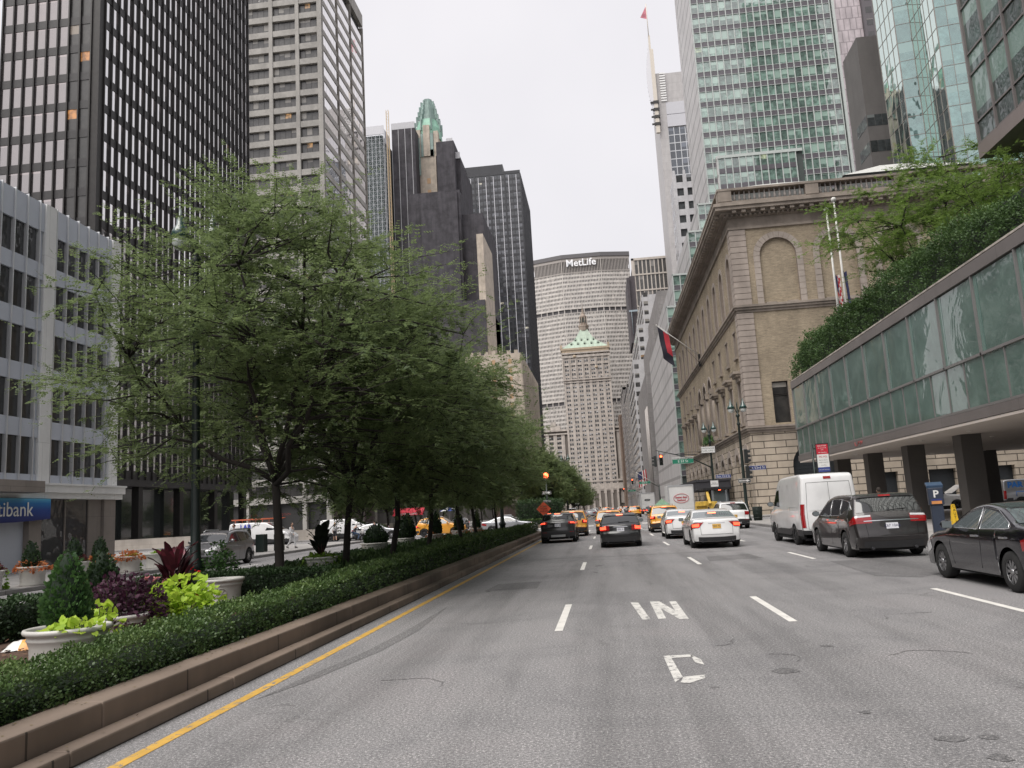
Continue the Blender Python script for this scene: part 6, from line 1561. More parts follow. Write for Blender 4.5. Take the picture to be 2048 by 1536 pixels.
def generic(label, loc, rz, kind, col, plate_m=M_plate, lit=True, group='cars on the avenue', rim=M_rim, cat='car', name='car', detail=True, copy_only=False, belt_t=None, glass=None, low=None, plate_txt='T64 7C'):
    t_ = thing(name, label, cat, (*loc, 0), rz, group)
    K = {'sedan': dict(prof=SEDAN, W=1.84, L=4.86, belt=.98, tum=.50, wb=2.82, wr=.335, axle_f=1.42), 'suv': dict(prof=SUV, W=1.86, L=4.6, belt=1.08, tum=.36, wb=2.70, wr=.36, axle_f=1.32),
         'evoq': dict(prof=EVOQ, W=1.92, L=4.36, belt=1.08, tum=.40, wb=2.66, wr=.37, axle_f=1.30), 'wagon': dict(prof=WAGON, W=1.80, L=4.76, belt=.98, tum=.46, wb=2.78, wr=.325, axle_f=1.40),
         'minivan': dict(prof=VANM, W=2.0, L=5.1, belt=1.10, tum=.34, wb=3.0, wr=.35, axle_f=1.50, bulge=.04)}[kind]
    c = Car(**K); tz = low or 0
    c.body('body', [col, M_plast], t_, tz); under(c, t_); glass = glass or M_cglass
    for y in (c.yf, c.yr):
        for sg in (1, -1): wheel(t_, sg*(c.W-.125), y, c.wr, .22, sg, rim, 10 if kind != 'evoq' else 5, split=(kind in ('sedan', 'minivan')))
    # windscreen, rear window
    c.patch('windscreen', 4.12, 4.95, -1.5, 1.5, glass, t_)
    sp = {'sedan': (7.15, 7.93), 'suv': (8.12, 8.95), 'evoq': (8.2, 8.95), 'wagon': (8.12, 8.95), 'minivan': (8.12, 8.93)}[kind]
    rg = c.patch('rear_window', sp[0], sp[1], -1.15, 1.15, glass, t_, .007)
    if kind != 'sedan':
        m = MB(); p0 = c.S(sp[1]-.06, -.1, .02); p1 = c.S(sp[1]-.14, .55, .02); m.tube([p0, p1], .010, 4); m.build('rear_wiper', M_plast, rg)
        sp_ = c.patch('roof_spoiler', sp[0]-.14, sp[0]-.01, -1.1, 1.1, col, t_, .035)
    b = c.belt
    if kind == 'sedan': win = [[(.86, b+.02), (.12, 1.30), (-.28, 1.365), (-.34, b+.02)], [(-.42, b+.02), (-.36, 1.365), (-.9, 1.325), (-1.42, 1.12), (-1.46, b+.05)]]
    elif kind == 'wagon': win = [[(.80, b+.02), (.12, 1.31), (-.28, 1.37), (-.34, b+.02)], [(-.42, b+.02), (-.36, 1.37), (-1.1, 1.36), (-1.12, b+.02)], [(-1.19, b+.02), (-1.17, 1.355), (-1.62, 1.28), (-1.95, b+.06)]]
    elif kind == 'minivan': win = [[(1.05, b+.02), (.40, 1.48), (-.12, 1.58), (-.20, b+.02)], [(-.28, b+.02), (-.20, 1.585), (-1.12, 1.58), (-1.14, b+.04)], [(-1.24, b+.06), (-1.20, 1.575), (-1.86, 1.50), (-2.10, b+.2)]]
    elif kind == 'evoq': win = [[(.80, b+.02), (.2, 1.40), (-.25, 1.47), (-.32, b+.04)], [(-.4, b+.05), (-.34, 1.47), (-1.2, 1.44), (-1.22, b+.12)], [(-1.3, b+.13), (-1.27, 1.435), (-1.7, 1.40), (-1.84, b+.2)]]
    else: win = [[(.90, b+.02), (.28, 1.46), (-.22, 1.54), (-.30, b+.02)], [(-.38, b+.02), (-.30, 1.545), (-1.1, 1.52), (-1.14, b+.05)], [(-1.22, b+.07), (-1.18, 1.51), (-1.6, 1.46), (-1.82, b+.18)]]
    for w_ in win: c.side('side_window', w_, glass, t_, rim=M_chrome if kind in ('sedan', 'minivan', 'wagon') else None, rimw=.008)
    for yy in (win[0][3][0]-.04,): c.seam([(yy, b), (yy-.02, .75), (yy+.04, .32)], t_)
    c.seam([(win[0][0][0]-.02, b), (win[0][0][0]+.06, .7), (win[0][0][0]-.05, .32)], t_)
    if kind != 'wagon': c.seam([(win[1][-1][0], b), (c.yr+c.wr+.12, .85), (c.yr+c.wr+.12, .5)], t_)
    for y in (win[0][3][0]+.14, win[1][-1][0]+.18):
        for sg in (1, -1): m = MB(); m.box(*sorted((sg*(c.w(y, b-.1)-.01), sg*(c.w(y, b-.1)+.028))), y-.10, y+.10, b-.12, b-.085); m.build('door_handle', M_chrome if kind in ('sedan', 'minivan') else col, t_)
    mirror(c, win[0][0][0]-.16, b+.05, t_, col if col not in (P_white,) else P_white)
    for sg in (1, -1): c.patch('headlight', 2.1, 2.75, sg*.75, sg*2.4, M_clear, t_, .006, 4, 8)
    c.patch('grille', 1.2, 2.0, -.62, .62, M_plast, t_, .008); c.patch('front_bumper_intake', .3, .9, -.8, .8, M_plast, t_, .008)
    rb, rs = (M_brake, M_lensr) if lit else (M_lensr, M_lensr)
    # lamp clusters, per body style
    if kind in ('minivan', 'wagon'): pass
    cl = {'sedan': (10.25, 11.05, .62, 2.7), 'suv': (9.35, 10.55, .80, 2.7), 'evoq': (9.35, 10.35, .72, 2.5), 'wagon': (9.7, 10.95, .66, 2.55), 'minivan': (9.35, 10.45, .60, 2.55)}[kind]
    for sg in (1, -1):
        o = c.patch('tail_light', cl[0], cl[1], (lambda f, sg=sg: sg*(cl[2]+.25*f*(kind == 'sedan'))), sg*cl[3], M_lensr, t_, .010, 6, 12)
        c.patch('lamp_glow', cl[0]+.25*(cl[1]-cl[0]), cl[1]-.2*(cl[1]-cl[0]), sg*max(.85, cl[2]+.15), sg*(1.9 if kind != 'sedan' else 1.75), rb, o, .016, 4, 8)
        if kind == 'minivan': c.patch('lamp_clear', cl[0]+.02, cl[0]+.32, sg*(cl[2]+.02), sg*1.4, M_clear, o, .018, 2, 6)
        if kind in ('suv', 'evoq'): c.patch('reflector', 12.12, 12.22, sg*.8, sg*1.3, M_lensr, t_, .016, 2, 5)
    tb = {'sedan': (6.98, 7.08), 'suv': (7.99, 8.07), 'evoq': (8.03, 8.14), 'wagon': (8.0, 8.09), 'minivan': (8.0, 8.08)}[kind]
    hb = 7.3 if kind == 'sedan' else tb[0]
    c.patch('high_brake_light', hb, hb+.12, -.22, .22, M_brake2 if lit else M_lensr, t_, .042 if kind != 'sedan' else .012, 2, 4)
    pt = {'sedan': 10.95, 'suv': 10.75, 'evoq': 10.5, 'wagon': 10.8, 'minivan': 10.75}[kind]
    plate(c, pt, t_, plate_m, plate_txt)
    if kind in ('sedan', 'minivan', 'wagon'): c.patch('boot_chrome_strip', pt-.55, pt-.47, -.42 if kind != 'minivan' else -.85, .42 if kind != 'minivan' else .85, M_chrome, t_, .014, 1, 6)
    c.patch('lower_bumper', 12.35, 12.95, -.95, .95, M_plast if col is not P_taxi or kind != 'sedan' else M_plast, t_, .010, 3, 8)
    if kind in ('suv', 'evoq'):
        c.patch('bumper_cladding', 11.75, 12.9, -2.5, 2.5, M_plast, t_, .012, 4, 16)
        for sg in (1, -1):
            if kind == 'suv': m = MB(); m.tube([(sg*(c.w(0, 1.5)-.12), .2, 1.60), (sg*(c.w(0, 1.5)-.13), 0, 1.70), (sg*(c.w(0, 1.5)-.13), -1.3, 1.68), (sg*(c.w(0, 1.5)-.13), -1.5, 1.60)], .018, 5); m.build('roof_rail', M_alu, t_)
        c.patch('skid_plate', 12.5, 12.9, -.5, .5, M_alu, t_, .02, 2, 4)
    s_ = c.seam([(-c.L+.35, .0)]*2, t_) if False else None
    # boot or tailgate shut line
    m = MB(); z0 = cl[0]-.1; P = [c.S(z0+(12.0-z0)*k/6, .80, .004) for k in range(7)]; P2 = [c.S(z0+(12.0-z0)*k/6, -.80, .004) for k in range(7)]
    m.tube([tuple(p) for p in P]+[tuple(c.S(12.0, .8-1.6*k/6, .004)) for k in range(1, 7)]+[tuple(p) for p in P2[::-1]], .005, 4, caps=False); m.build('tailgate_seam', M_dark, t_)
    m = MB(); 
    for sg in ((1, -1) if kind != 'suv' else (1,)): m.tube([(sg*.55, -c.L+.02, .27), (sg*.55, -c.L+.25, .27)], .04, 8)
    m.build('exhaust', M_rimd, t_)
    return t_, c
def roof_sign(t_, z=1.46, y=-.2):
    m = MB(); m.box(-.30, .30, y-.10, y+.10, z-.02, z+.17); m.build('taxi_roof_sign', M_white, t_, bevel=.03)
wag, cw = generic('black station wagon with lit brake lights in the second lane, nearest of the black cars', (.53, 38.2), 0, 'wagon', P_black, M_platew, rim=M_rim, glass=M_cglass, plate_txt='EPL 5')
rr, ce = generic('black boxy sport utility car with lit brake lights beside the median', (-2.62, 46.1), 0, 'evoq', P_black, M_platew, rim=M_rimd, name='sport_utility_car', plate_txt='HJX 42')
m4 = basis(ce.S(9.35, 0, .022), (1, 0, 0), (0, .15, 1), (0, -1, .15)); text_mesh('tailgate_lettering', 'R A N G E   R O V E R', .085, M_chrome, rr, m4, .004)
ws, cs_ = generic('white sedan with lit brake lights, nearest of the white cars', (4.03, 34.1), 0, 'sedan', P_white, M_plate, glass=M_cglass2)
w2 = copy_tree(ws, label='white sedan just ahead of the nearest white sedan, partly hidden by it', loc=(3.75, 43.8, 0), rz=0)
tx, ct = generic('yellow taxi sport utility car with black bumper ahead of the two white sedans', (3.55, 54.0), 0, 'suv', P_taxi, M_plate, name='taxi', cat='taxi', rim=M_rimd, low=.0)
t2 = copy_tree(tx, label='yellow taxi mostly hidden in front of the black sport utility car by the median', loc=(-2.2, 54.6, 0), rz=0)
t3 = copy_tree(tx, label='yellow taxi mostly hidden in front of the black station wagon', loc=(.12, 56.2, 0), rz=0, scale=(.97, 1, .93))
wsu, cu = generic('white sport utility car with a gold plate near the corner lamp post', (7.6, 53.2), 0, 'suv', P_white, M_plate, lit=False, name='sport_utility_car', rim=M_rimd)
od, co_ = generic('dark grey minivan with a white plate parked behind the white van', (7.5, 25.6), 0, 'minivan', P_grey, M_platew, lit=False, name='minivan', plate_txt='Z67 10A8', group='vehicles parked at the right kerb')
lx, cl_ = generic('shiny dark sedan parked behind the minivan beside the parking meter', (7.4, 15.95), 0, 'sedan', P_navy, M_platew, lit=False, group='vehicles parked at the right kerb', glass=M_cglass2)
m = MB(); m.v += [(-.6, -1.1, .7)]; m = MB()
for x in (-.36, .36):
    for y in (.15, -.75): m.box(x-.24, x+.24, y-.35, y-.2, .6, 1.22); m.box(x-.13, x+.13, y-.32, y-.22, 1.22, 1.36)
gs, cg = generic('grey sport utility car parked on the far roadway behind the flower bed', (-18.55, 38.1), math.pi, 'suv', P_mid, M_platew, lit=False, name='sport_utility_car', group='cars on the far roadway')
for lb, x, y, rz, src, sc_x in (('yellow taxi side on in the cross street, between the small conifers', -14.6, 72.5, -math.pi/2, tx, 1), ('silver sedan side on in the cross street, right of the green lamp post', -8.3, 70.5, -math.pi/2, None, 1), ('second silver sedan in the cross street, left of the yellow taxi', -20.6, 73.5, -math.pi/2, None, 1)):
    if src is None:
        if 'silv' not in globals(): silv, _ = generic(lb, (x, y), rz, 'sedan', P_silver, M_platew, lit=False, group='cars crossing on the side street')
        else: copy_tree(silv, label=lb, loc=(x, y, 0), rz=rz)
    else: copy_tree(src, label=lb, loc=(x, y, 0), rz=rz, group='cars crossing on the side street')
# farther traffic beyond the crossing
far = [(silv, -2.9, 150, 0, 'small grey car far down the avenue, right of the pickup truck'), (tx, 4.1, 124, 0, 'yellow taxi far down the avenue behind the white box truck'), (wag, 1.1, 150, 0, 'dark wagon in the distant queue, second from the far taxi'), (tx, -.1, 176, 0, 'distant yellow taxi in the middle of the queue'), (wag, 7.2, 139, 0, 'dark car beside the far white box truck'), (rr, 3.9, 168, 0, 'distant black sport utility car ahead of the far taxi'),
       (ws, .9, 196, 0, 'distant white sedan in the middle lane'), (wsu, -2.9, 205, 0, 'distant white sport utility car near the median'), (tx, 4.2, 214, 0, 'faint yellow taxi near the end of the queue'), (wag, .8, 232, 0, 'faint dark car near the end of the queue'), (w2, 4.0, 246, 0, 'faint white car at the end of the queue'), (wsu, 7.3, 104, 0, 'white car in the right lane before the second crossing'), (silv, -14.5, 120, math.pi, 'silver car on the far roadway beyond the crossing'), (wag, -17.9, 100, math.pi, 'black car on the far roadway beyond the crossing')]
for src, x, y, rz, lb in far: copy_tree(src, label=lb, loc=(x, y, 0), rz=rz, group='distant traffic')
m = MB(); m.box(-.5, .5, -.5, -.2, 1.66, 1.70); m.v += [(-.45, -.35, 1.70), (.45, -.35, 1.70), (0, -.35, 2.08), (-.45, -.3, 1.70), (.45, -.3, 1.70), (0, -.3, 2.08)]; n = len(m.v)-6
for q in ((0, 1, 2), (5, 4, 3), (0, 3, 4, 1), (1, 4, 5, 2), (2, 5, 3, 0)): m.face([n+i for i in q])
m.build('roof_advert', mat('advert_pale', (.25, .42, .33), .5, .3, 6), tx)
# ---------------------------------------------------------------- vans, trucks
def van(label, loc, rz, Lh=5.9, H=2.52, W=2.05, col=P_white, name='van', group=None, win=False, mid=True):
    t_ = thing(name, label, 'van', (*loc, 0), rz, group); h = Lh/2
    prof = [(h-.08, .30), (h, .60), (h-.06, .95), (h-.55, 1.22), (h-.95, 1.36), (h-1.75, H-.30), (h-2.35, H-.05), (-h+1.2, H), (-h+.35, H-.02), (-h+.12, H-.12), (-h+.05, H-.5), (-h+.0, 1.0), (-h-.02, .55), (-h+.03, .38)]
    c = Car(prof, W, Lh, 1.25, .085 if H > 2.2 else .16, 3.55*Lh/5.9, .36, h-1.02, sill=.34, r=.10, bulge=.03, taper=.06, round_=.6)
    c.body('body', [col, M_plast], t_, .0, cut=lambda y, z, k: z < .62 and k > 8); under(c, t_)
    for y in (c.yf, c.yr):
        for sg in (1, -1): wheel(t_, sg*(c.W-.13), y, .36, .22, sg, M_rimd, 8)
    c.patch('windscreen', 4.1, 5.6, -1.4, 1.4, M_cglass, t_)
    c.side('side_window', [(h-1.15, 1.42), (h-1.72, H-.55), (h-2.15, H-.5), (h-2.25, 1.36)], M_cglass, t_)
    for sg in (1, -1):
        c.patch('tail_light', 10.55, 11.75, sg*1.02, sg*2.10, M_lensr, t_, .014, 4, 6); c.patch('headlight', 2.1, 2.9, sg*.8, sg*2.3, M_clear, t_, .006)
    c.patch('high_brake_light', 9.05, 9.35, -.16, .16, M_lensr, t_, .014, 2, 3); c.patch('rear_bumper', 12.05, 12.9, -1.9, 1.9, M_plast, t_, .03, 3, 12)
    m = MB()
    for v in (-.92, 0, .92): m.tube([tuple(c.S(9.6+(11.9-9.6)*k/8, v, .002)) for k in range(9)], .006, 4, caps=False)
    for t in (9.6, 11.9): m.tube([tuple(c.S(t, -.92+1.84*k/8, .002)) for k in range(9)], .006, 4, caps=False)
    m.build('rear_door_seam', M_dark, t_); c.patch('door_panel', 9.85, 10.75, -.86, -.06, col, t_, .012); c.patch('door_panel', 9.85, 10.75, .06, .86, col, t_, .012)
    c.seam([(h-1.2, 1.35), (h-1.15, .5)], t_); c.seam([(h-2.35, H-.35), (h-2.35, .5)], t_); c.seam([(h-3.7, H-.35), (h-3.7, .5)], t_)
    c.side('side_panel', [(h-3.85, 1.35), (h-3.85, H-.42), (-h+.4, H-.42), (-h+.4, 1.35)], col, t_, .010)
    mirror(c, h-1.35, 1.45, t_, M_plast, 1.15); plate(c, 12.2, t_, M_platew); return t_, c
vn, cv = van('high roofed white panel van parked at the right kerb', (7.75, 32.9), 0, group='vehicles parked at the right kerb')
lv, cl2 = van('white plumbing van with blue lettering and an orange pipe rack in the cross street', (-29.2, 68.3), -math.pi/2, 5.6, 2.1, 1.98)
for sg, sx in ((1, 1),): text_mesh('lettering', 'LAB', .55, mat('blue_lettering', (.02, .04, .42), .5, 0), lv, basis((cl2.w(-.9, 1.6)+.02, -1.2, 1.72), (0, 1, 0), (0, 0, 1), (1, 0, 0)), .004, bold=.015)
m = MB()
for x in (-.7, .7):
    for y in (-2.2, -1, .2, 1.2): m.tube([(x, y, 2.05), (x, y, 2.32)], .025, 5)
    m.tube([(x, -2.5, 2.32), (x, 1.5, 2.32)], .03, 5)
for k in range(7): m.tube([(-.6+.2*k, -2.6, 2.37), (-.6+.2*k, 1.7, 2.37)], .035, 5)
m.build('roof_rack', mat('orange_rack', (.45, .10, .04), .6), lv)
van('plain white van in the cross street behind the flower bed trees', (-23.6, 74.6), -math.pi/2, 5.4, 2.0, 1.95)
pv, cp2 = van('silver grey van with large blue lettering under the podium', (33.0, 68.0), -math.pi/2, 5.6, 2.12, 2.0, col=P_silver)
for sg in (1,):
    text_mesh('lettering', 'PAR', .62, mat('sign_blue', (.03, .16, .48), .5, 0), pv, basis((cp2.w(-1.7, 1.6)+.025, -1.9, 1.66), (0, 1, 0), (0, 0, 1), (1, 0, 0)), .004, bold=.03)
    m = MB(); f = lambda y, z: (cp2.w(y, z)+.015, y, z)
    m.tube([f(-1.9, .8), f(-1.9, 1.15), f(-1.2, 1.15), f(-.9, 1.35), f(.4, 1.35)], .03, 4); m.tube([f(-.9, .95), f(.1, .95), f(.1, 1.15), f(.9, 1.15)], .03, 4); m.build('circuit_stripe', mat('sign_blue', (.03, .16, .48), .5, 0), pv)
# white pickup with its bonnet up, under the podium
pk = thing('pickup_truck', 'white service pickup with its bonnet up behind the podium columns', 'pickup truck', (24.3, 66.3, 0), -math.pi/2)
PICK = [(2.75, .40), (2.82, .70), (2.74, 1.10), (1.8, 1.22), (1.15, 1.28), (.55, 1.78), (.05, 1.86), (-.75, 1.84), (-1.0, 1.62), (-1.15, 1.32), (-2.6, 1.30), (-2.68, 1.2), (-2.72, .7), (-2.66, .45)]
def pickup(t_, col):
    c = Car(PICK, 2.0, 5.6, 1.24, .22, 3.6, .40, 1.75, sill=.42, r=.09); c.body('body', [col, M_plast], t_); under(c, t_)
    for y in (c.yf, c.yr):
        for sg in (1, -1): wheel(t_, sg*(c.W-.14), y, .40, .25, sg, M_rimd, 6)
    c.patch('windscreen', 4.1, 4.95, -1.4, 1.4, M_cglass, t_); c.patch('rear_window', 7.1, 7.9, -1.1, 1.1, M_cglass, t_)
    c.side('side_window', [(1.0, 1.28), (.5, 1.68), (.05, 1.76), (.0, 1.28)], M_cglass, t_); c.side('side_window', [(-.08, 1.28), (-.04, 1.76), (-.68, 1.75), (-.8, 1.3)], M_cglass, t_)
    for sg in (1, -1): c.patch('tail_light', 11.0, 11.9, sg*1.0, sg*2.1, M_lensr, t_, .01)
    m = MB(); m.box(-.8, .8, -2.55, -1.2, 1.28, 1.31); m.build('bed', M_dark, t_); mirror(c, .8, 1.35, t_, M_plast, 1.3); return c
cpk = pickup(pk, P_white)
m = MB(); m.obox((0, 2.0, 1.62), Vector((1, 0, 0)), Vector((0, .85, .53)), Vector((0, -.53, .85)), .78, .55, .02); m.build('raised_bonnet', P_white, pk)
m = MB(); m.box(-.5, .5, 1.5, 2.5, 1.05, 1.2); m.build('engine_bay', M_dark, pk)
fp = thing('pickup_truck', 'dark grey pickup truck crossing the avenue far off, left of the small grey car', 'pickup truck', (-6.2, 149, 0), math.pi/2); pickup(fp, P_mid)
def boxtruck(label, loc, w=2.4, h=3.4, sign='oval', rz=0):
    t_ = thing('box_truck', label, 'truck', (*loc, 0), rz, 'white box trucks'); m = MB(); m.box(-w/2, w/2, -3.2, 1.8, .95, h); m.build('cargo_box', mat('truck_white', (.60, .60, .59), .5, .08, 1), t_, bevel=.04)
    m = MB(); m.box(-w/2-.02, w/2+.02, -3.24, -3.2, .9, 1.0); m.box(-w/2-.02, w/2+.02, -3.24, -3.2, h-.12, h+.02)
    for x in (-w/2, w/2): m.box(x-.04, x+.04, -3.25, -3.2, .95, h)
    m.build('rear_frame', M_alu, t_)
    m = MB(); m.v += []; m.box(-1.05, 1.05, 1.95, 3.6, .5, 1.5); m.box(-1.0, 1.0, 1.95, 3.1, 1.5, 2.4); m.build('cab', P_white, t_, bevel=.15)
    for y in (-2.0, 2.7):
        for sg in (1, -1): wheel(t_, sg*.95, y, .45, .28, sg, M_rimd, 6)
    m = MB(); m.box(-.9, .9, -3.2, 3.2, .55, .9); m.build('chassis', M_dark, t_)
    for sg in (1, -1): m = MB(); m.box(sg*.9-.12, sg*.9+.12, -3.27, -3.2, .62, .78); m.build('tail_light', M_brake, t_)
    m = MB(); zc = h*.62; k = 28
    if sign == 'oval':
        m.extr([(.55*math.cos(2*math.pi*i/k), .2*math.sin(2*math.pi*i/k)) for i in range(k)], lambda u, v, s_: (u-.1, -3.205-.02*s_, zc+.15+v)); o = m.build('oval_logo', mat('oval_black', (.02, .025, .03), .5), t_)
        text_mesh('lettering', 'Boyle', .22, M_white, o, basis((-.1, -3.235, zc+.15), (1, 0, 0), (0, 0, 1), (0, -1, 0)), .003)
    else:
        P = [(.75*math.cos(2*math.pi*i/k), -3.22, zc+.45*math.sin(2*math.pi*i/k)) for i in range(k)]; m.tube(P+[P[0]], .025, 4, caps=False); rm = mat('logo_red', (.42, .03, .05), .5, 0); o = m.build('oval_logo', rm, t_)
        text_mesh('lettering', 'Better East', .26, rm, o, basis((0, -3.225, zc+.1), (1, 0, 0), (0, 0, 1), (0, -1, 0)), .003, bold=.008); text_mesh('lettering', 'Seafood', .26, rm, o, basis((0, -3.225, zc-.18), (1, 0, 0), (0, 0, 1), (0, -1, 0)), .003, bold=.008)
    return t_
boxtruck('white box truck with a small black oval sign in the far right lane', (7.7, 158), 2.5, 3.9)
boxtruck('white box truck with a red lettered oval behind the yellow backhoe', (7.55, 88), 2.5, 3.5, 'red')
# yellow backhoe
bh = thing('backhoe', 'yellow backhoe with a dark framed cab at the far crossing', 'construction machine', (10.6, 80.5, 0), .05); m = MB(); YL = mat('machine_yellow', (.55, .36, .06), .5, .3, 4)
m.box(-1.0, 1.0, -1.2, 1.9, .7, 1.35); m.box(-1.15, -.5, -2.2, -1.3, .9, 1.7); m.box(-2.3, -1.3, -1.5, -.4, .8, 1.6); m.box(-2.4, -1.2, -1.7, -1.5, 1.3, 1.75); m.obox((-1.2, -1.8, 2.0), Vector((1, 0, 0)), Vector((0, .7, .7)), Vector((0, -.7, .7)), .12, .8, .14); m.build('chassis', YL, bh, bevel=.04)
m = MB()
for x in (-.85, .85):
    for y in (-1.1, .7): m.box(x-.06, x+.06, y-.06, y+.06, 1.35, 2.75)
m.box(-1.6, 1.05, -1.5, 1.0, 2.75, 2.95); m.build('cab_frame', M_dark, bh)
m = MB(); m.box(-.78, .78, -1.12, -1.08, 1.4, 2.7); m.build('cab_glass', M_cglass2, bh); m = MB(); m.box(-.78, .78, .68, .72, 1.4, 2.7); m.build('cab_glass', M_cglass2, bh)
m = MB(); m.box(-1.2, 1.25, -2.0, -1.55, .5, 1.15); m.build('stabiliser', mat('rusty_steel', (.16, .09, .05), .8, .4, 4), bh)
for sg in (1, -1): wheel(bh, sg*.9, -.7, .62, .4, sg, mat('wheel_yellow', (.5, .33, .06), .5), 5); wheel(bh, sg*.85, 1.5, .45, .3, sg, mat('wheel_yellow', (.5, .33, .06), .5), 5)
# ================================================================ street furniture
M_shade = mat('green_enamel', (.012, .05, .042), .3, .1, 5, Coat_Weight=1.); M_globe = mat('lamp_glass', (.62, .66, .64), .15, 0, Coat_Weight=1.)
M_redlit = emis('red_signal_light', (1, .09, .03), 4.); M_sgnl = mat('signal_black', (.015, .018, .018), .5)
M_blues = mat('sign_navy', (.02, .035, .16), .5, .06, 4); M_greens = mat('sign_green', (.01, .17, .10), .5, .06, 4); M_signw = mat('sign_white', (.68, .68, .66), .5, .06, 4); M_bk = mat('sign_black', (.02, .02, .02), .5)
FR = basis  # reader faces: signs look towards -y
def board(parent, name, x, y, z, w, h, mt, rim=None, ay=0.):
    m = MB(); c, s = math.cos(ay), math.sin(ay); ax = Vector((c, s, 0)); nn = Vector((s, -c, 0))
    m.obox((x, y, z), ax, nn, Vector((0, 0, 1)), w/2, .012, h/2); o = m.build(name, mt, parent)
    if rim:
        m = MB(); P = [Vector((x, y, z))+ax*a*(w/2-.015)+Vector((0, 0, 1))*b_*(h/2-.015)+nn*.013 for a, b_ in ((-1, -1), (1, -1), (1, 1), (-1, 1))]
        m.tube([tuple(p) for p in P+[P[0]]], .009, 4, caps=False); m.build('sign_border', rim, o)
    return o, (lambda dx=0, dz=0: basis(Vector((x, y, z))+ax*dx+nn*.014+Vector((0, 0, dz)), ax, (0, 0, 1), nn))
def lamp_post(label, loc, rz=0, H=9.0, basket=False, group='green lamp posts'):
    t_ = thing('street_lamp', label, 'street lamp', loc, rz, group); m = MB()
    m.lathe([(.30, 0), (.30, .12), (.22, .2), (.20, .55), (.24, .62), (.24, .72), (.15, .85), (.125, 1.6), (.11, 4.5), (.085, H-1.9), (.13, H-1.85), (.13, H-1.75), (.08, H-1.65), (.08, H-1.3), (.15, H-1.2), (.15, H-1.1), (.06, H-1.0), (.05, H-.3), (.02, H-.1)], (0, 0, 0), 12)
    for s_ in (-1, 1):
        m.tube([(0, 0, H-1.05), (s_*.2, 0, H-.55), (s_*.42, 0, H-.15), (s_*.5, 0, H-.12)], .035, 6)
        m.tube([(s_*.1, 0, H-.8), (s_*.28, 0, H-.9), (s_*.3, 0, H-.65)], .018, 5)
    m.build('pole', M_dkgreen, t_)
    for s_ in (-1, 1):
        x = s_*.46; m = MB(); m.lathe([(.03, H+.12), (.05, H-.08), (.10, H-.14), (.12, H-.3), (.22, H-.42), (.30, H-.62), (.27, H-.62), (.2, H-.45), (.05, H-.3)], (x, 0, 0), 14); o = m.build('lamp_shade', M_shade, t_)
        m = MB(); m.lathe([(.24, H-.62), (.23, H-.75), (.14, H-.88), (.001, H-.92)], (x, 0, 0), 12); m.build('lamp_globe', M_globe, o)
    if basket:
        m = MB(); m.lathe([(.1, 4.6), (.34, 4.85), (.38, 5.0)], (0, 0, 0), 12); o = m.build('flower_basket', M_dkgreen, t_)
        g = np.random.default_rng(3); n = 700; v = rdir(n, g); P = v*np.array([.6, .6, .45])*g.random((n, 1))**.35+[0, 0, 5.25]; k = int(n*.6)
        leaves('basket_foliage', 'leaf', P[k:], v[k:], rdir(n-k, g), np.full(n-k, .1), L_sage, o); leaves('basket_blooms', 'heart', P[:k], v[:k], v[:k], np.full(k, .07), leafmat('pink_bloom', (.32, .05, .09), (.62, .35, .38), .2), o)
    return t_
def signal(parent, x, y, z, lit='red', face=(0, -1), three=True):
    f = Vector((face[0], face[1], 0)); r = Vector((-f.y, f.x, 0)); m = MB()
    m.obox((x, y, z), r, f, Vector((0, 0, 1)), .17, .12, .52); o = m.build('signal_head', M_sgnl, parent, bevel=.03)
    for k, dz in enumerate((.33, 0, -.33)):
        c = Vector((x, y, z+dz))+f*.125; m = MB(); n = len(m.v); m.lathe([(.001, .03), (.10, .015), (.115, 0)], (0, 0, 0), 12)
        m.xf(basis(c, r, f.cross(r) if False else Vector((0, 0, 1)), f)); m.build('signal_lens', M_redlit if (lit == 'red' and k == 0) else mat('dead_lens', (.03, .04, .03), .2, 0), o)
        m = MB(); q = [c+f*.01+r*.13*math.cos(a)+Vector((0, 0, .13*math.sin(a))) for a in [math.pi*i/6 for i in range(-1, 8)]]
        for i in range(len(q)-1): m.poly([q[i], q[i+1], q[i+1]+f*.18, q[i]+f*.18]); m.poly([q[i]+f*.18+Vector((0, 0, .004)), q[i+1]+f*.18+Vector((0, 0, .004)), q[i+1]+Vector((0, 0, .004)), q[i]+Vector((0, 0, .004))])
        m.build('visor', M_sgnl, o)
    return o
def oneway(parent, x, y, z, ay=0., w=.92, flip=False):
    o, f = board(parent, 'one_way_sign', x, y, z, w, .30, M_bk, M_signw, ay); s_ = -1 if flip else 1; m = MB(); M4 = f()
    for u, v in [((-w*.42, -.045), (w*.18, .045))]: m.poly([M4 @ Vector(p) for p in ((u[0], u[1], .003), (v[0], u[1], .003), (v[0], v[1], .003), (u[0], v[1], .003))])
    m.poly([M4 @ Vector(p) for p in ((w*.18, -.105, .003), (w*.43, 0, .003), (w*.18, .105, .003))]); m.build('arrow', M_signw, o)
    text_mesh('lettering', 'ONE WAY', .085, M_bk, o, f(-.10) @ Matrix.Translation((0, 0, .004)), .001); return o
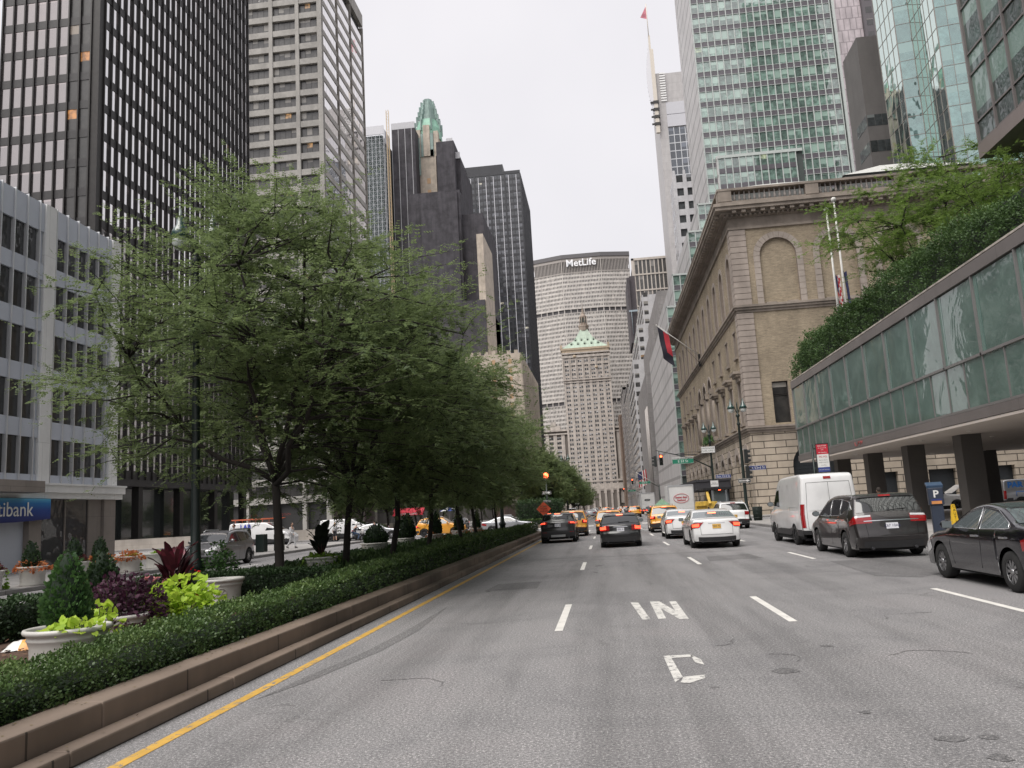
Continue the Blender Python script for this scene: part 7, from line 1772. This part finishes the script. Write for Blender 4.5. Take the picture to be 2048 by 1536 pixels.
# near corner lamp post
lp = lamp_post('green twin lamp post with blue street name sign at the corner by the litter bin', (10.35, 63.2, .15), 0)
signal(lp, .32, 0, 4.75, lit=None, face=(1, 0)); signal(lp, .32, 0, 3.5, lit=None, face=(1, .0))
o, f = board(lp, 'street_name_sign', .95, -.1, 3.85, 1.45, .34, M_blues, M_signw); text_mesh('lettering', 'East 53rd St', .26, M_signw, o, f(), .002)
oneway(lp, .0, -.16, 2.95)
m = MB(); m.tube([(0, 0, 4.05), (.3, -.08, 4.05)], .025, 5); m.tube([(0, 0, 5.3), (.35, 0, 5.3)], .02, 5); m.tube([(0, 0, 3.0), (.35, 0, 3.0)], .02, 5); m.build('sign_brackets', M_alu, lp)
lp2 = lamp_post('green twin lamp post with a mast arm and signs across the side street', (10.3, 80.3, .15), 0)
o, f = board(lp2, 'passenger_cars_sign', -.25, -.16, 6.45, 1.3, .62, M_signw, M_bk); text_mesh('lettering', 'PASSENGER\nCARS ONLY', .235, M_bk, o, f(0, 0), .002)
o, f = board(lp2, 'street_name_sign', .95, -.1, 3.85, 1.4, .33, M_blues, M_signw); text_mesh('lettering', 'East 53rd St', .25, M_signw, o, f(), .002)
o, f = board(lp2, 'parking_rules_sign', .05, -.17, 3.2, .75, .62, M_signw, M_bk); text_mesh('lettering', 'EXCEPT\nAUTHORIZED', .11, M_bk, o, f(), .002)
signal(lp2, .45, -.1, 2.25)
m = MB(); arm = [(0, 0, 4.7), (-1.6, 0, 5.6), (-3.4, 0, 6.2), (-5.2, 0, 6.7)]; m.tube(arm, [.07, .06, .05, .035], 6); m.tube([(0, 0, 6.3), (-2.6, 0, 6.35), (-3.4, 0, 6.2)], .015, 4); m.tube([(-4.9, 0, 6.65), (-4.9, 0, 6.1)], .03, 5); m.tube([(-3.7, 0, 6.25), (-1.4, 0, 6.05)], .03, 5); m.tube([(0, 0, 2.5), (.45, -.1, 2.5)], .025, 5); m.build('mast_arm', M_dkgreen, lp2)
m = MB(); m.box(-3.75, -1.65, -.05, -.0, 5.85, 5.9); m.build('sign_rail', M_signw, lp2)
signal(lp2, -4.75, -.12, 5.75); signal(lp2, -5.3, .1, 5.65, lit=None, face=(-1, 0))
o, f = board(lp2, 'street_name_sign', -2.7, -.06, 5.5, 2.0, .46, M_greens, M_signw); text_mesh('lettering', 'E 53 St', .34, M_signw, o, f(), .002)
# farther mast arms
for k, (Y, st) in enumerate(((160, 'E 52 St'), (240, 'E 51 St'))):
    s = thing('signal_mast', ['signal mast with a red light and green sign at the second crossing', 'small distant signal mast at the third crossing'][k], 'traffic signal', (10.3, Y, .15), 0, 'distant signal masts')
    m = MB(); m.tube([(0, 0, 0), (0, 0, 5.2)], .12, 8); m.tube([(0, 0, 4.8), (-2.6, 0, 6.3), (-5, 0, 6.9)], [.07, .06, .04], 6); m.tube([(-5, 0, 6.9), (-5, 0, 6.5)], .03, 5); m.build('pole', M_dkgreen, s)
    signal(s, -5., -.12, 6.1); o, f = board(s, 'street_name_sign', -2.7, -.06, 5.75, 2.1, .5, M_greens, M_signw); text_mesh('lettering', st, .36, M_signw, o, f(), .002)
# median signals
for k, (x, y) in enumerate(((-5.95, 84.6), (-5.6, 163.5))):
    s = thing('median_signal', ['round red signal globe on a pole at the tip of the median past the crossing', 'smaller red signal on the median at the second crossing'][k], 'traffic signal', (x, y, .3), 0, 'median signals')
    m = MB(); m.tube([(0, 0, 0), (0, 0, 4.4)], .09, 8); m.lathe([(.09, 4.3), (.2, 4.45), (.16, 4.7)], (0, 0, 0), 10); m.build('pole', M_dkgreen, s)
    m = MB(); m.ball((0, 0, 4.95), .26, .26, .30, 12, k=8); m.build('signal_globe', M_redlit, s); oneway(s, 0, -.12, 3.2); o, f = board(s, 'small_sign', 0, -.12, 2.35, .8, .16, M_bk, M_signw)
# median lamps
for x, y, lb, bs_ in ((-9.1, 17.6, 'green twin lamp post rising through the nearest median tree', False), (-7.2, 57.0, 'green lamp post with a pink flower basket near the end of the median', True), (-9.7, 96, 'green twin lamp post beyond the flower basket post', False), (-5.2, 113, 'small distant twin lamp in front of the green roofed tower', False)):
    q_ = lamp_post(lb, (x, y, .3), .5 if y < 20 else 0, 8.8, bs_); q_.scale = (.78, .78, 1) if y < 20 else (1, 1, 1)
# orange work sign
s = thing('work_sign', 'orange diamond road work sign above the black sport utility car', 'road sign', (-4.45, 59.2, 0)); m = MB(); c = Vector((0, 0, 1.85)); d = .52
m.extr([(d, 0), (0, d), (-d, 0), (0, -d)], lambda u, v, q: (u, -.02*q, 1.85+v)); m.build('diamond_board', mat('work_orange', (.55, .09, .04), .5, .15, 5), s)
text_mesh('lettering', 'ROAD\nWORK\nAHEAD', .17, M_bk, s, basis((0, -.024, 1.85), (1, 0, 0), (0, 0, 1), (0, -1, 0)), .002)
m = MB(); m.tube([(0, .02, 0), (0, .02, 1.6)], .03, 6); m.tube([(-.4, .3, 0), (0, .02, .9), (.4, .3, 0)], .02, 5); m.build('stand', M_alu, s)
# bus stop sign
s = thing('bus_stop_sign', 'red white and blue bus stop panel on a pole by the podium', 'bus stop sign', (9.9, 38.9, .15), 0); m = MB(); m.tube([(-.35, 0, 0), (-.35, 0, 3.9)], .045, 8); m.tube([(-.35, 0, 3.7), (-.2, 0, 3.7)], .02, 4); m.tube([(-.35, 0, 2.8), (-.2, 0, 2.8)], .02, 4); m.build('pole', M_dkgreen, s)
m = MB(); m.box(-.22, .36, -.06, .06, 2.58, 3.92); m.build('frame', M_bk, s)
for z0, z1, mt in ((3.42, 3.87, mat('bus_red', (.48, .01, .03), .45, .05)), (2.83, 3.418, M_signw), (2.62, 2.828, mat('bus_blue', (.03, .05, .22), .45, .05))): m = MB(); m.box(-.18, .32, -.066, -.06, z0, z1); m.build('sign_panel', mt, s)
for tx_, z, sz, mt in (('BUS STOP', 3.8, .085, M_signw), ('M1 M2 M3 M4', 3.7, .06, M_signw), ('Q32', 3.62, .06, M_signw), ('No Standing', 3.5, .07, M_signw), ('M2 M3', 3.3, .12, mat('bus_red', (.48, .01, .03), .45, .05)), ('Fifth Av / Park Av', 3.15, .05, M_bk), ('weekdays & weekends', 3.05, .045, M_bk), ('to E 49 St', 2.92, .05, M_bk), ('new york city bus', 2.72, .06, M_signw)):
    text_mesh('lettering', tx_, sz, mt, s, basis((.07, -.069, z), (1, 0, 0), (0, 0, 1), (0, -1, 0)), .001)
s.rotation_euler = (0, 0, -.2)
# parking meter kiosk
s = thing('parking_meter', 'navy parking meter kiosk with a white letter on top by the kerb', 'parking meter', (10.0, 26.6, .15), -.25)
m = MB(); m.box(-.17, .17, -.14, .14, 0, 1.1); m.box(-.21, .21, -.17, .17, 1.1, 1.62); m.build('cabinet', mat('meter_navy', (.022, .032, .055), .45, .1, 4), s, bevel=.02)
m = MB(); m.obox((0, .02, 1.70), Vector((1, 0, 0)), Vector((0, .97, .24)), Vector((0, -.24, .97)), .23, .2, .05); m.build('solar_top', mat('meter_blue', (.035, .07, .13), .3, .1, 4), s, bevel=.02)
text_mesh('lettering', 'P', .3, M_signw, s, basis((0, -.172, 1.42), (1, 0, 0), (0, 0, 1), (0, -1, 0)), .002, bold=.008)
m = MB(); m.box(-.14, .14, -.178, -.17, 1.13, 1.22); m.build('orange_label', mat('label_orange', (.6, .25, .08), .5, .1), s); m = MB(); m.box(-.14, .14, -.178, -.17, 1.225, 1.28); m.build('blue_label', M_blues, s)
# litter bins
s = thing('litter_bin', 'dark green wire litter bin beside the near corner lamp post', 'litter bin', (10.95, 62.4, .15)); m = MB(); m.lathe([(.28, 0), (.34, .95), (.36, 1.0), (.33, 1.0), (.30, .9)], (0, 0, 0), 20)
for k in range(20): a = math.pi*k/10; m.tube([(.29*math.cos(a), .29*math.sin(a), .02), (.355*math.cos(a), .355*math.sin(a), .98)], .012, 4)
for z in (.2, .5, .8): m.lathe([(.31+.055*z, z), (.325+.055*z, z+.02), (.31+.055*z, z+.04)], (0, 0, 0), 20, close=True)
m.build('basket', M_dkgreen, s)
# caution pillar
s = thing('caution_pillar', 'tall slim yellow caution cone standing between the podium columns', 'caution sign', (12.75, 32.4, .15)); m = MB(); n = len(m.v)
frus(m, -.19, .19, -.19, .19, 0, -.17, .17, -.17, .17, .06); frus(m, -.13, .13, -.13, .13, .06, -.05, .05, -.05, .05, .98); m.build('cone', mat('caution_yellow', (.72, .46, .03), .4, .05, 4), s)
text_mesh('lettering', 'C\nA\nU\nT\nI\nO\nN', .135, M_bk, s, basis((0, -.105, .5), (1, 0, 0), (0, .087, .996), (0, -.996, .087)), .001)
# mail storage boxes
for k, (x, y, w, h, lb) in enumerate(((-22.4, 49.2, .9, 1.25, 'wide dark green relay mailbox on legs on the far pavement'), (-21.6, 50.2, .55, 1.1, 'narrower dark green box to the right of the wide relay mailbox'), (-20.9, 51.3, .5, 1.05, 'low dark green newspaper box at the far kerb'))):
    s = thing('relay_mailbox', lb, 'mailbox', (x, y, .15), 0, 'green boxes on the far pavement'); m = MB(); m.box(-w/2, w/2, -.3, .3, .25 if k == 0 else .02, h); m.lathe([(.3, -w/2), (.3, w/2)], (0, 0, h), 12, 0, 'x') if k == 0 else None; m.build('cabinet', M_dkgreen, s, bevel=.03)
    m = MB(); [m.box(a-.05, a+.05, b_-.05, b_+.05, 0, .27) for a in (-w/2+.08, w/2-.08) for b_ in (-.22, .22)]; m.build('legs', M_dkgreen, s)
    if k == 0: m = MB(); m.lathe([(.001, .012), (.1, .01), (.1, 0)], (0, 0, 0), 14); m.xf(basis((-.25, -.31, .75), (1, 0, 0), (0, 0, 1), (0, -1, 0))); m.build('round_sticker', M_signw, s)
# plaza wall with dark markers and red shop banners on the far side
s = thing('plaza_wall', 'low pale stone wall along the far pavement behind the walking people', 'wall', (-28, 78, 0)); m = MB(); m.box(-52, -28.6, 79.4, 79.9, .15, 1.15); m.box(-28.9, -28.4, 79.9, 140, .15, 1.15); m.build('stone_wall', wallmat('pale_stone_wall', (.40, .36, .32), .8, panel=(1.8, .55), joint=.8, mortar=.015), s); ROOTS.append(s)
s = thing('shop_awning', 'red awning with white lettering far across the roadway', 'awning', (-20.3, 84, 0)); m = MB(); m.v += [(-1.6, -.5, 2.3), (1.6, -.5, 2.3), (1.6, .4, 2.75), (-1.6, .4, 2.75), (-1.6, -.5, 2.0), (1.6, -.5, 2.0), (-1.6, .4, 2.6), (1.6, .4, 2.6)]
for q in ((0, 1, 2, 3), (4, 5, 1, 0), (5, 4, 6, 7), (3, 2, 7, 6), (1, 5, 7, 2), (4, 0, 3, 6)): m.face(q)
m.build('canvas', mat('awning_red', (.42, .02, .04), .7), s); text_mesh('lettering', 'FLOWERS & GIFTS', .24, M_signw, s, basis((0, -.51, 2.14), (1, 0, 0), (0, 0, 1), (0, -1, 0)), .003)
m = MB(); [m.tube([(x, y, 0), (x, y, 2.6)], .03, 5) for x in (-1.55, 1.55) for y in (-.45, .35)]; m.box(-1.5, 1.5, -.3, .35, .15, 1.0); m.build('stall', M_plast, s)
s = thing('street_umbrella', 'blue and white street vendor umbrella beyond the red awning', 'umbrella', (-17.6, 92, .0)); m = MB()
for k in range(8):
    a, b_ = 2*math.pi*k/8, 2*math.pi*(k+1)/8; m.poly([(0, 0, 2.75), (1.15*math.cos(a), 1.15*math.sin(a), 2.25), (1.15*math.cos(b_), 1.15*math.sin(b_), 2.25)], k % 2)
m.build('canopy', [mat('umbrella_blue', (.03, .06, .28), .6), M_signw], s); m = MB(); m.tube([(0, 0, 0), (0, 0, 2.7)], .025, 6); m.build('pole', M_alu, s)
# ---------------------------------------------------------------- flags
def flag(name, label, loc, pole_pts, strips, group=None, cat='flag', rp=.095):
    t_ = thing(name, label, cat, loc, 0, group); m = MB(); m.tube(pole_pts, [rp]+[rp*.6]*(len(pole_pts)-1), 8); e = Vector(pole_pts[-1]); m.ball(tuple(e), rp*1.9, rp*1.9, rp*1.9, 8); m.build('pole', mat('flagpole_white', (.62, .61, .58), .4), t_)
    return t_
def cloth(parent, P00, u, v, nu, nv, mats, fm, wav=.25, seed=1):
    g = np.random.default_rng(seed); m = MB(); P00, u, v = Vector(P00), Vector(u), Vector(v); nn = u.cross(v).normalized()
    for j in range(nv+1):
        for i in range(nu+1): a, b_ = i/nu, j/nv; m.v.append(tuple(P00+u*a+v*b_+nn*wav*math.sin(a*9+b_*3+seed)*(.3+a)+Vector((0, 0, -.12*math.sin(a*5)))))
    for j in range(nv):
        for i in range(nu): q = j*(nu+1)+i; m.face((q, q+1, q+nu+2, q+nu+1), fm(i/nu, j/nv), True)
    m.build('cloth', mats, parent)
F_red = mat('flag_red', (.42, .03, .045), .8, .1); F_wh = mat('flag_white', (.6, .58, .56), .8, .1); F_bl = mat('flag_blue', (.03, .035, .10), .8, .1); F_dk = mat('flag_ink', (.018, .018, .03), .8, .1)
f1 = flag('flagpole', 'white flagpole on the podium roof with a striped flag at half mast', (17, 57.9, 10.1), [(0, 0, 0), (0, 0, 11.6)], None, 'podium flagpoles')
cloth(f1, (.05, 0, 6.9), (.30, .1, -.25), (.12, .0, -3.0), 8, 14, [F_red, F_wh, F_bl], lambda a, b_: 2 if (b_ < .4 and a < .5) else (1 if int((a*4+b_*9)*1.1) % 2 else 0), .07, 2)
f2 = flag('flagpole', 'white flagpole on the podium roof with a dark blue flag at half mast', (17, 56.0, 10.1), [(0, 0, 0), (0, 0, 11.6)], None, 'podium flagpoles')
cloth(f2, (.05, 0, 6.6), (.26, .1, -.2), (.15, 0, -2.9), 6, 10, [F_bl], lambda a, b_: 0, .07, 4)
f3 = flag('flagpole', 'slanted pole on the brick club wall flying a black and red flag', (14.3, 113.5, 21.6), [(0, 0, 0), (-5.6, -.6, 4.6)], None, None, rp=.065)
cloth(f3, (-5.5, -.6, 4.4), (.5, .1, -4.6), (1.5, .2, -1.3), 12, 8, [F_dk, F_red], lambda a, b_: 1 if (b_ > .38 and a < .62) else 0, .12, 1)
m = MB(); m.tube([(0, 0, -1.2), (-2.6, -.2, 2.1)], .02, 4); m.box(-.25, .05, -.15, .15, -1.5, .2); m.build('bracket', M_dark, f3)
f4 = flag('flagpole', 'row of hanging flags far down the right side of the avenue', (13.9, 228, 7), [(0, 0, 0), (-5, 0, 3.5)], None, None, rp=.08)
cloth(f4, (-4.8, 0, 3.4), (.2, 0, -4.2), (2.4, 0, .9), 6, 8, [F_bl, F_red, F_wh], lambda a, b_: 0 if (a < .5 and b_ < .45) else 1+int(b_*10) % 2, .1, 3)
# ---------------------------------------------------------------- people
SK = mat('skin', (.42, .26, .19), .6, .05, 8); HAIRS = {'dark': mat('hair_dark', (.025, .018, .014), .8), 'fair': mat('hair_fair', (.35, .22, .10), .8)}
def skinned(name, V, E, R_, mt, parent, sub=2):
    me = bpy.data.meshes.new(name); me.from_pydata([tuple(v) for v in V], E, []); me.materials.append(mt); o = bpy.data.objects.new(name, me); COL.objects.link(o); o.parent = parent
    md = o.modifiers.new('skin', 'SKIN'); md.use_smooth_shade = True; sk = me.skin_vertices[0].data if me.skin_vertices else None
    if sk is None:
        bpy.context.view_layer.objects.active = o; sk = me.skin_vertices.new().data if hasattr(me.skin_vertices, 'new') else None
    if sk is not None:
        for i, r_ in enumerate(R_): sk[i].radius = (r_, r_) if isinstance(r_, (int, float)) else r_
        sk[0].use_root = True
    ss = o.modifiers.new('sub', 'SUBSURF'); ss.levels = sub; ss.render_levels = sub; return o
def person(label, loc, rz=0, pose='stand', top=None, legs=None, hair='dark', h=1.75, bag=False, skirt=False, short=False):
    """pose gives the joints; every limb is one tapering run of the same surface"""
    t_ = thing('person', label, 'person', loc, rz); k = h/1.75
    J = dict(pelvis=(0, 0, .95), waist=(0, 0, 1.1), chest=(0, .02, 1.32), neck=(0, 0, 1.47), head=(0, .02, 1.56), shL=(-.17, 0, 1.40), shR=(.17, 0, 1.40), elL=(-.22, 0, 1.12), elR=(.22, 0, 1.12), haL=(-.22, .06, .88), haR=(.22, .06, .88),
             hipL=(-.09, 0, .92), hipR=(.09, 0, .92), knL=(-.1, .02, .5), knR=(.1, .02, .5), anL=(-.1, -.02, .09), anR=(.1, -.02, .09), toL=(-.11, .14, .03), toR=(.11, .14, .03))
    if pose == 'walk': J.update(knL=(-.09, .16, .52), anL=(-.09, .24, .11), toL=(-.09, .40, .05), knR=(.09, -.04, .50), anR=(.09, -.34, .16), toR=(.09, -.22, .04), elL=(-.22, -.12, 1.13), haL=(-.2, -.08, .9), elR=(.22, .1, 1.14), haR=(.2, .28, .98))
    if pose == 'ride': J.update(pelvis=(0, -.1, .82), waist=(0, -.05, .98), chest=(0, .06, 1.18), neck=(0, .12, 1.32), head=(0, .16, 1.42), shL=(-.19, .1, 1.26), shR=(.19, .1, 1.26), elL=(-.30, .28, 1.08), elR=(.30, .28, 1.08), haL=(-.32, .5, 1.04), haR=(.32, .5, 1.04), hipL=(-.1, -.08, .80), hipR=(.1, -.08, .80), knL=(-.22, .30, .70), knR=(.22, .30, .70), anL=(-.22, .16, .30), anR=(.22, .16, .30), toL=(-.22, .32, .24), toR=(.22, .32, .24))
    if pose == 'arms': J.update(elL=(-.24, .12, 1.16), haL=(-.10, .26, 1.18), elR=(.24, .12, 1.16), haR=(.10, .26, 1.2))
    N = list(J); V = [Vector(J[n])*k for n in N]; ix = {n: i for i, n in enumerate(N)}
    E = [(ix[a], ix[b_]) for a, b_ in (('pelvis', 'waist'), ('waist', 'chest'), ('chest', 'neck'), ('neck', 'head'), ('chest', 'shL'), ('chest', 'shR'), ('shL', 'elL'), ('elL', 'haL'), ('shR', 'elR'), ('elR', 'haR'), ('pelvis', 'hipL'), ('pelvis', 'hipR'), ('hipL', 'knL'), ('knL', 'anL'), ('anL', 'toL'), ('hipR', 'knR'), ('knR', 'anR'), ('anR', 'toR'))]
    R0 = dict(pelvis=.12, waist=.11, chest=.125, neck=.048, head=.06, shL=.055, shR=.055, elL=.037, elR=.037, haL=.026, haR=.026, hipL=.085, hipR=.085, knL=.055, knR=.055, anL=.036, anR=.036, toL=.032, toR=.032)
    # hands: palm, four fingers and a thumb as short chains on the same body
    for s_, hn, en in ((-1, 'haL', 'elL'), (1, 'haR', 'elR')):
        w_ = V[ix[hn]]; d = (w_-V[ix[en]]).normalized(); sd = Vector((s_, 0, 0)); sd = (sd-d*sd.dot(d)).normalized() if abs(sd.dot(d)) < .9 else Vector((0, 1, 0)); fw = d.cross(sd).normalized()
        pm = len(V); V.append(w_+d*.06*k); E.append((ix[hn], pm)); N.append('palm'); R0['palm'] = .027
        for q in range(4):
            o_ = fw*(q-1.5)*.018; a = len(V); V += [V[pm]+o_+d*.03, V[pm]+o_*1.15+d*(.055-.006*abs(q-1.3))+sd*-.012*s_]; N += ['f1', 'f2']; E += [(pm, a), (a, a+1)]
        a = len(V); V += [w_+fw*.028+d*.03, w_+fw*.045+d*.06]; N += ['f1', 'f2']; E += [(ix[hn], a), (a, a+1)]; R0['f1'] = .010; R0['f2'] = .008
    body = skinned('body', V, E, [R0[n]*k for n in N], SK, t_, 1)
    hd = V[ix['head']]; m = MB(); c = hd+Vector((0, .01, .09*k)); m.ball(tuple(c), .075*k, .095*k, .115*k, 14, k=10); m.ball((c.x, c.y+.095*k, c.z-.015*k), .013*k, .02*k, .022*k, 6)
    for s_ in (-1, 1): m.ball((s_*.075*k, c.y-.005, c.z-.01), .012*k, .02*k, .03*k, 6)
    m.build('head', SK, body); m = MB()
    for s_ in (-1, 1): m.ball((s_*.028*k, c.y+.086*k, c.z+.012*k), .011*k, .008*k, .007*k, 6)
    m.obox((0, c.y+.088*k, c.z-.055*k), Vector((1, 0, 0)), Vector((0, 1, 0)), Vector((0, 0, 1)), .022*k, .006, .005); m.build('eyes_and_mouth', mat('face_dark', (.06, .03, .03), .6, 0), body)
    if pose == 'ride': m = MB(); m.ball((c.x, c.y, c.z+.02), .13, .15, .14, 14, k=8); m.build('helmet', M_white, t_)
    else:
        m = MB(); m.ball((c.x, c.y-.018*k, c.z+.022*k), .084*k, .095*k, .108*k, 12, k=8); 
        if not short and hair == 'fair': m.ball((c.x, c.y-.06*k, c.z-.1*k), .07*k, .045*k, .14*k, 10)
        m.build('hair', HAIRS[hair], t_)
    nt_ = ['pelvis', 'waist', 'chest', 'shL', 'shR', 'elL', 'elR', 'haL', 'haR']; iv = {n: i for i, n in enumerate(nt_)}; VT = [Vector(J[n])*k for n in nt_]; VT[iv['pelvis']].z += .03
    if short: VT[iv['haL']] = VT[iv['elL']]+(VT[iv['haL']]-VT[iv['elL']])*.1; VT[iv['haR']] = VT[iv['elR']]+(VT[iv['haR']]-VT[iv['elR']])*.1
    RT = dict(pelvis=.15, waist=.135, chest=.15, shL=.072, shR=.072, elL=.052, elR=.052, haL=.042, haR=.042)
    skinned('jacket', VT, [(0, 1), (1, 2), (2, 3), (2, 4), (3, 5), (4, 6), (5, 7), (6, 8)], [RT[n]*k for n in nt_], top, t_, 1)
    nt_ = ['pelvis', 'hipL', 'hipR', 'knL', 'knR', 'anL', 'anR']; VT = [Vector(J[n])*k for n in nt_]
    if skirt: VT[5] = VT[3]+(VT[5]-VT[3])*.05; VT[6] = VT[4]+(VT[6]-VT[4])*.05
    skinned('trousers' if not skirt else 'shorts', VT, [(0, 1), (0, 2), (1, 3), (2, 4), (3, 5), (4, 6)], [.145*k, .102*k, .102*k, .072*k, .072*k, .055*k, .055*k], legs, t_, 1)
    m = MB()
    for s_ in ('L', 'R'):
        a, b_ = Vector(J['an'+s_])*k, Vector(J['to'+s_])*k; m.tube([tuple(a+Vector((0, -.05, -.03))), tuple((a+b_)/2+Vector((0, 0, -.0))), tuple(b_)], [.045, .048, .034], 8)
    m.build('shoes', M_bk, t_)
    if bag: m = MB(); m.ball((.26, -.02, .95), .06, .16, .13, 10); m.tube([(.2, 0, 1.42), (.27, -.02, 1.05)], .012, 4); m.build('shoulder_bag', M_bk, t_)
    return t_
C_bk = mat('cloth_black', (.022, .022, .028), .9, .2, 6); C_wh = mat('cloth_white', (.55, .55, .56), .9, .1, 6); C_bl = mat('cloth_denim', (.05, .08, .14), .9, .2, 6); C_rd = mat('cloth_red', (.35, .05, .05), .9); C_tan = mat('cloth_tan', (.4, .3, .22), .9)
person('person in black standing beside the wide relay mailbox', (-23.3, 50.0, .15), 2.6, 'stand', C_bk, C_bk, bag=True, h=1.8)
person('walking person in pale clothes crossing in front of the plumbing van', (-21.2, 54.2, .15), -1.9, 'walk', C_wh, C_wh, h=1.72)
person('fair haired person in pale top and black shorts walking away across the street', (-24.5, 73.0, .0), .4, 'walk', C_wh, C_bk, 'fair', h=1.68, skirt=True, short=True)
person('pedestrian in black standing near the white van in the cross street', (-19.4, 68.0, .0), .9, 'stand', C_bk, C_bk, h=1.7)
person('person with raised forearms beside the near corner lamp post', (10.9, 66.6, .15), 2.6, 'arms', C_tan, C_bk, h=1.72)
person('person whose head shows above the minivan roof', (10.7, 34.0, .15), .2, 'stand', C_bk, C_bl, h=1.74)
person('pedestrian in a white shirt crossing far ahead beside the black wagon', (1.55, 80.6, .0), 1.5, 'walk', C_wh, C_bk, h=1.75)
person('pedestrian in dark clothes crossing far ahead towards the median', (-.6, 81.2, .0), 1.5, 'walk', C_bk, C_bl, h=1.78)
person('pedestrian in red crossing far ahead near the median', (-2.4, 80.2, .0), -1.4, 'walk', C_rd, C_bk, h=1.7)
# motorcycle
mc = thing('motorcycle', 'white motorcycle leaving across the side street, ridden by a person in a white helmet', 'motorcycle', (-20.3, 65.4, 0), -.9)
for y in (-.62, .68): m = MB(); m.lathe([(.22, -.05), (.29, -.06), (.31, 0), (.29, .06), (.22, .05), (.22, -.05)], (0, y, .31), 18, 0, 'x', close=True); o = m.build('wheel', M_tyre, mc); m = MB(); [m.tube([(0, y, .31), (0, y+.22*math.cos(a), .31+.22*math.sin(a))], .012, 4) for a in [k*math.pi/4 for k in range(8)]]; m.build('rim', M_rim, o)
m = MB(); m.ball((0, .18, .78), .15, .28, .16, 10); m.ball((0, .62, .86), .16, .16, .2, 10); m.ball((0, -.42, .76), .13, .36, .1, 10); m.ball((-.25, -.5, .58), .1, .2, .16, 8); m.ball((.25, -.5, .58), .1, .2, .16, 8); m.build('fairing', M_white, mc)
m = MB(); m.ball((0, .05, .45), .15, .26, .17, 8); m.tube([(0, .68, .31), (0, .5, .95)], .03, 6); m.tube([(-.33, .42, 1.02), (0, .5, .98), (.33, .42, 1.02)], .018, 5); m.tube([(.12, -.1, .32), (.15, -.75, .38)], .04, 6); m.tube([(0, -.62, .31), (0, 0, .4)], .03, 5); m.box(-.13, .13, -.6, .0, .8, .86); m.build('frame', M_bk, mc)
person('rider in a white helmet and dark vest sitting on the white motorcycle', (-20.3, 65.4, -.02), -.9, 'ride', C_bk, C_bl)
# filler blocks that close the street walls
for k, (x0, x1, y0, y1, z1, c, lb) in enumerate(((-70, -29.5, 240, 301, 22, (.17, .115, .095), 'low brown brick church block hidden behind the median trees'), (-140, -100, 162, 300, 60, (.16, .15, .145), 'dark block far behind the concrete tower'), (-62, -29.5, 203, 222, 9, (.16, .15, .14), 'low dark building past the concrete tower'), (52, 120, 161, 260, 60, (.12, .115, .11), 'dull block behind the brick club'), (-120, -62, -10, 58, 15, (.12, .115, .11), 'dark low block behind the bank building'), (64, 130, 82.5, 140, 30, (.2, .17, .15), 'plain block at the far end of the side street'))):
    b = thing('background_block', lb, 'building', (x0, y0, 0)); ROOTS.append(b); m = MB(); m.box(x0, x1, y0, y1, 0, z1); m.box(x0-.4, x1+.4, y0-.4, y1, z1-1, z1+.3); m.build('wall', wallmat('filler_%d' % k, c, .85, panel=(4, 3.5), joint=.6, mortar=.3), b)
    W = Win(b, [G_conc]); F = Face((x0, y0), (1, 0)); F2 = Face((x1, y0), (0, 1)) if x0 < 0 else Face((x0, y1), (0, -1))
    for z in [4+4*i for i in range(int(z1/4)-1)]:
        for i in range(int((x1-x0)/4)): F.pane(W, 1+4*i, 3+4*i, z, z+2.2, .02)
        for i in range(int((y1-y0)/4)): F2.pane(W, 1+4*i, 3+4*i, z, z+2.2, .02)
# ================================================================ finish
for w in WIN: w.flush()
for r in ROOTS:
    inv = Matrix.Translation(r.location).inverted()
    for ch in r.children: ch.matrix_parent_inverse = inv
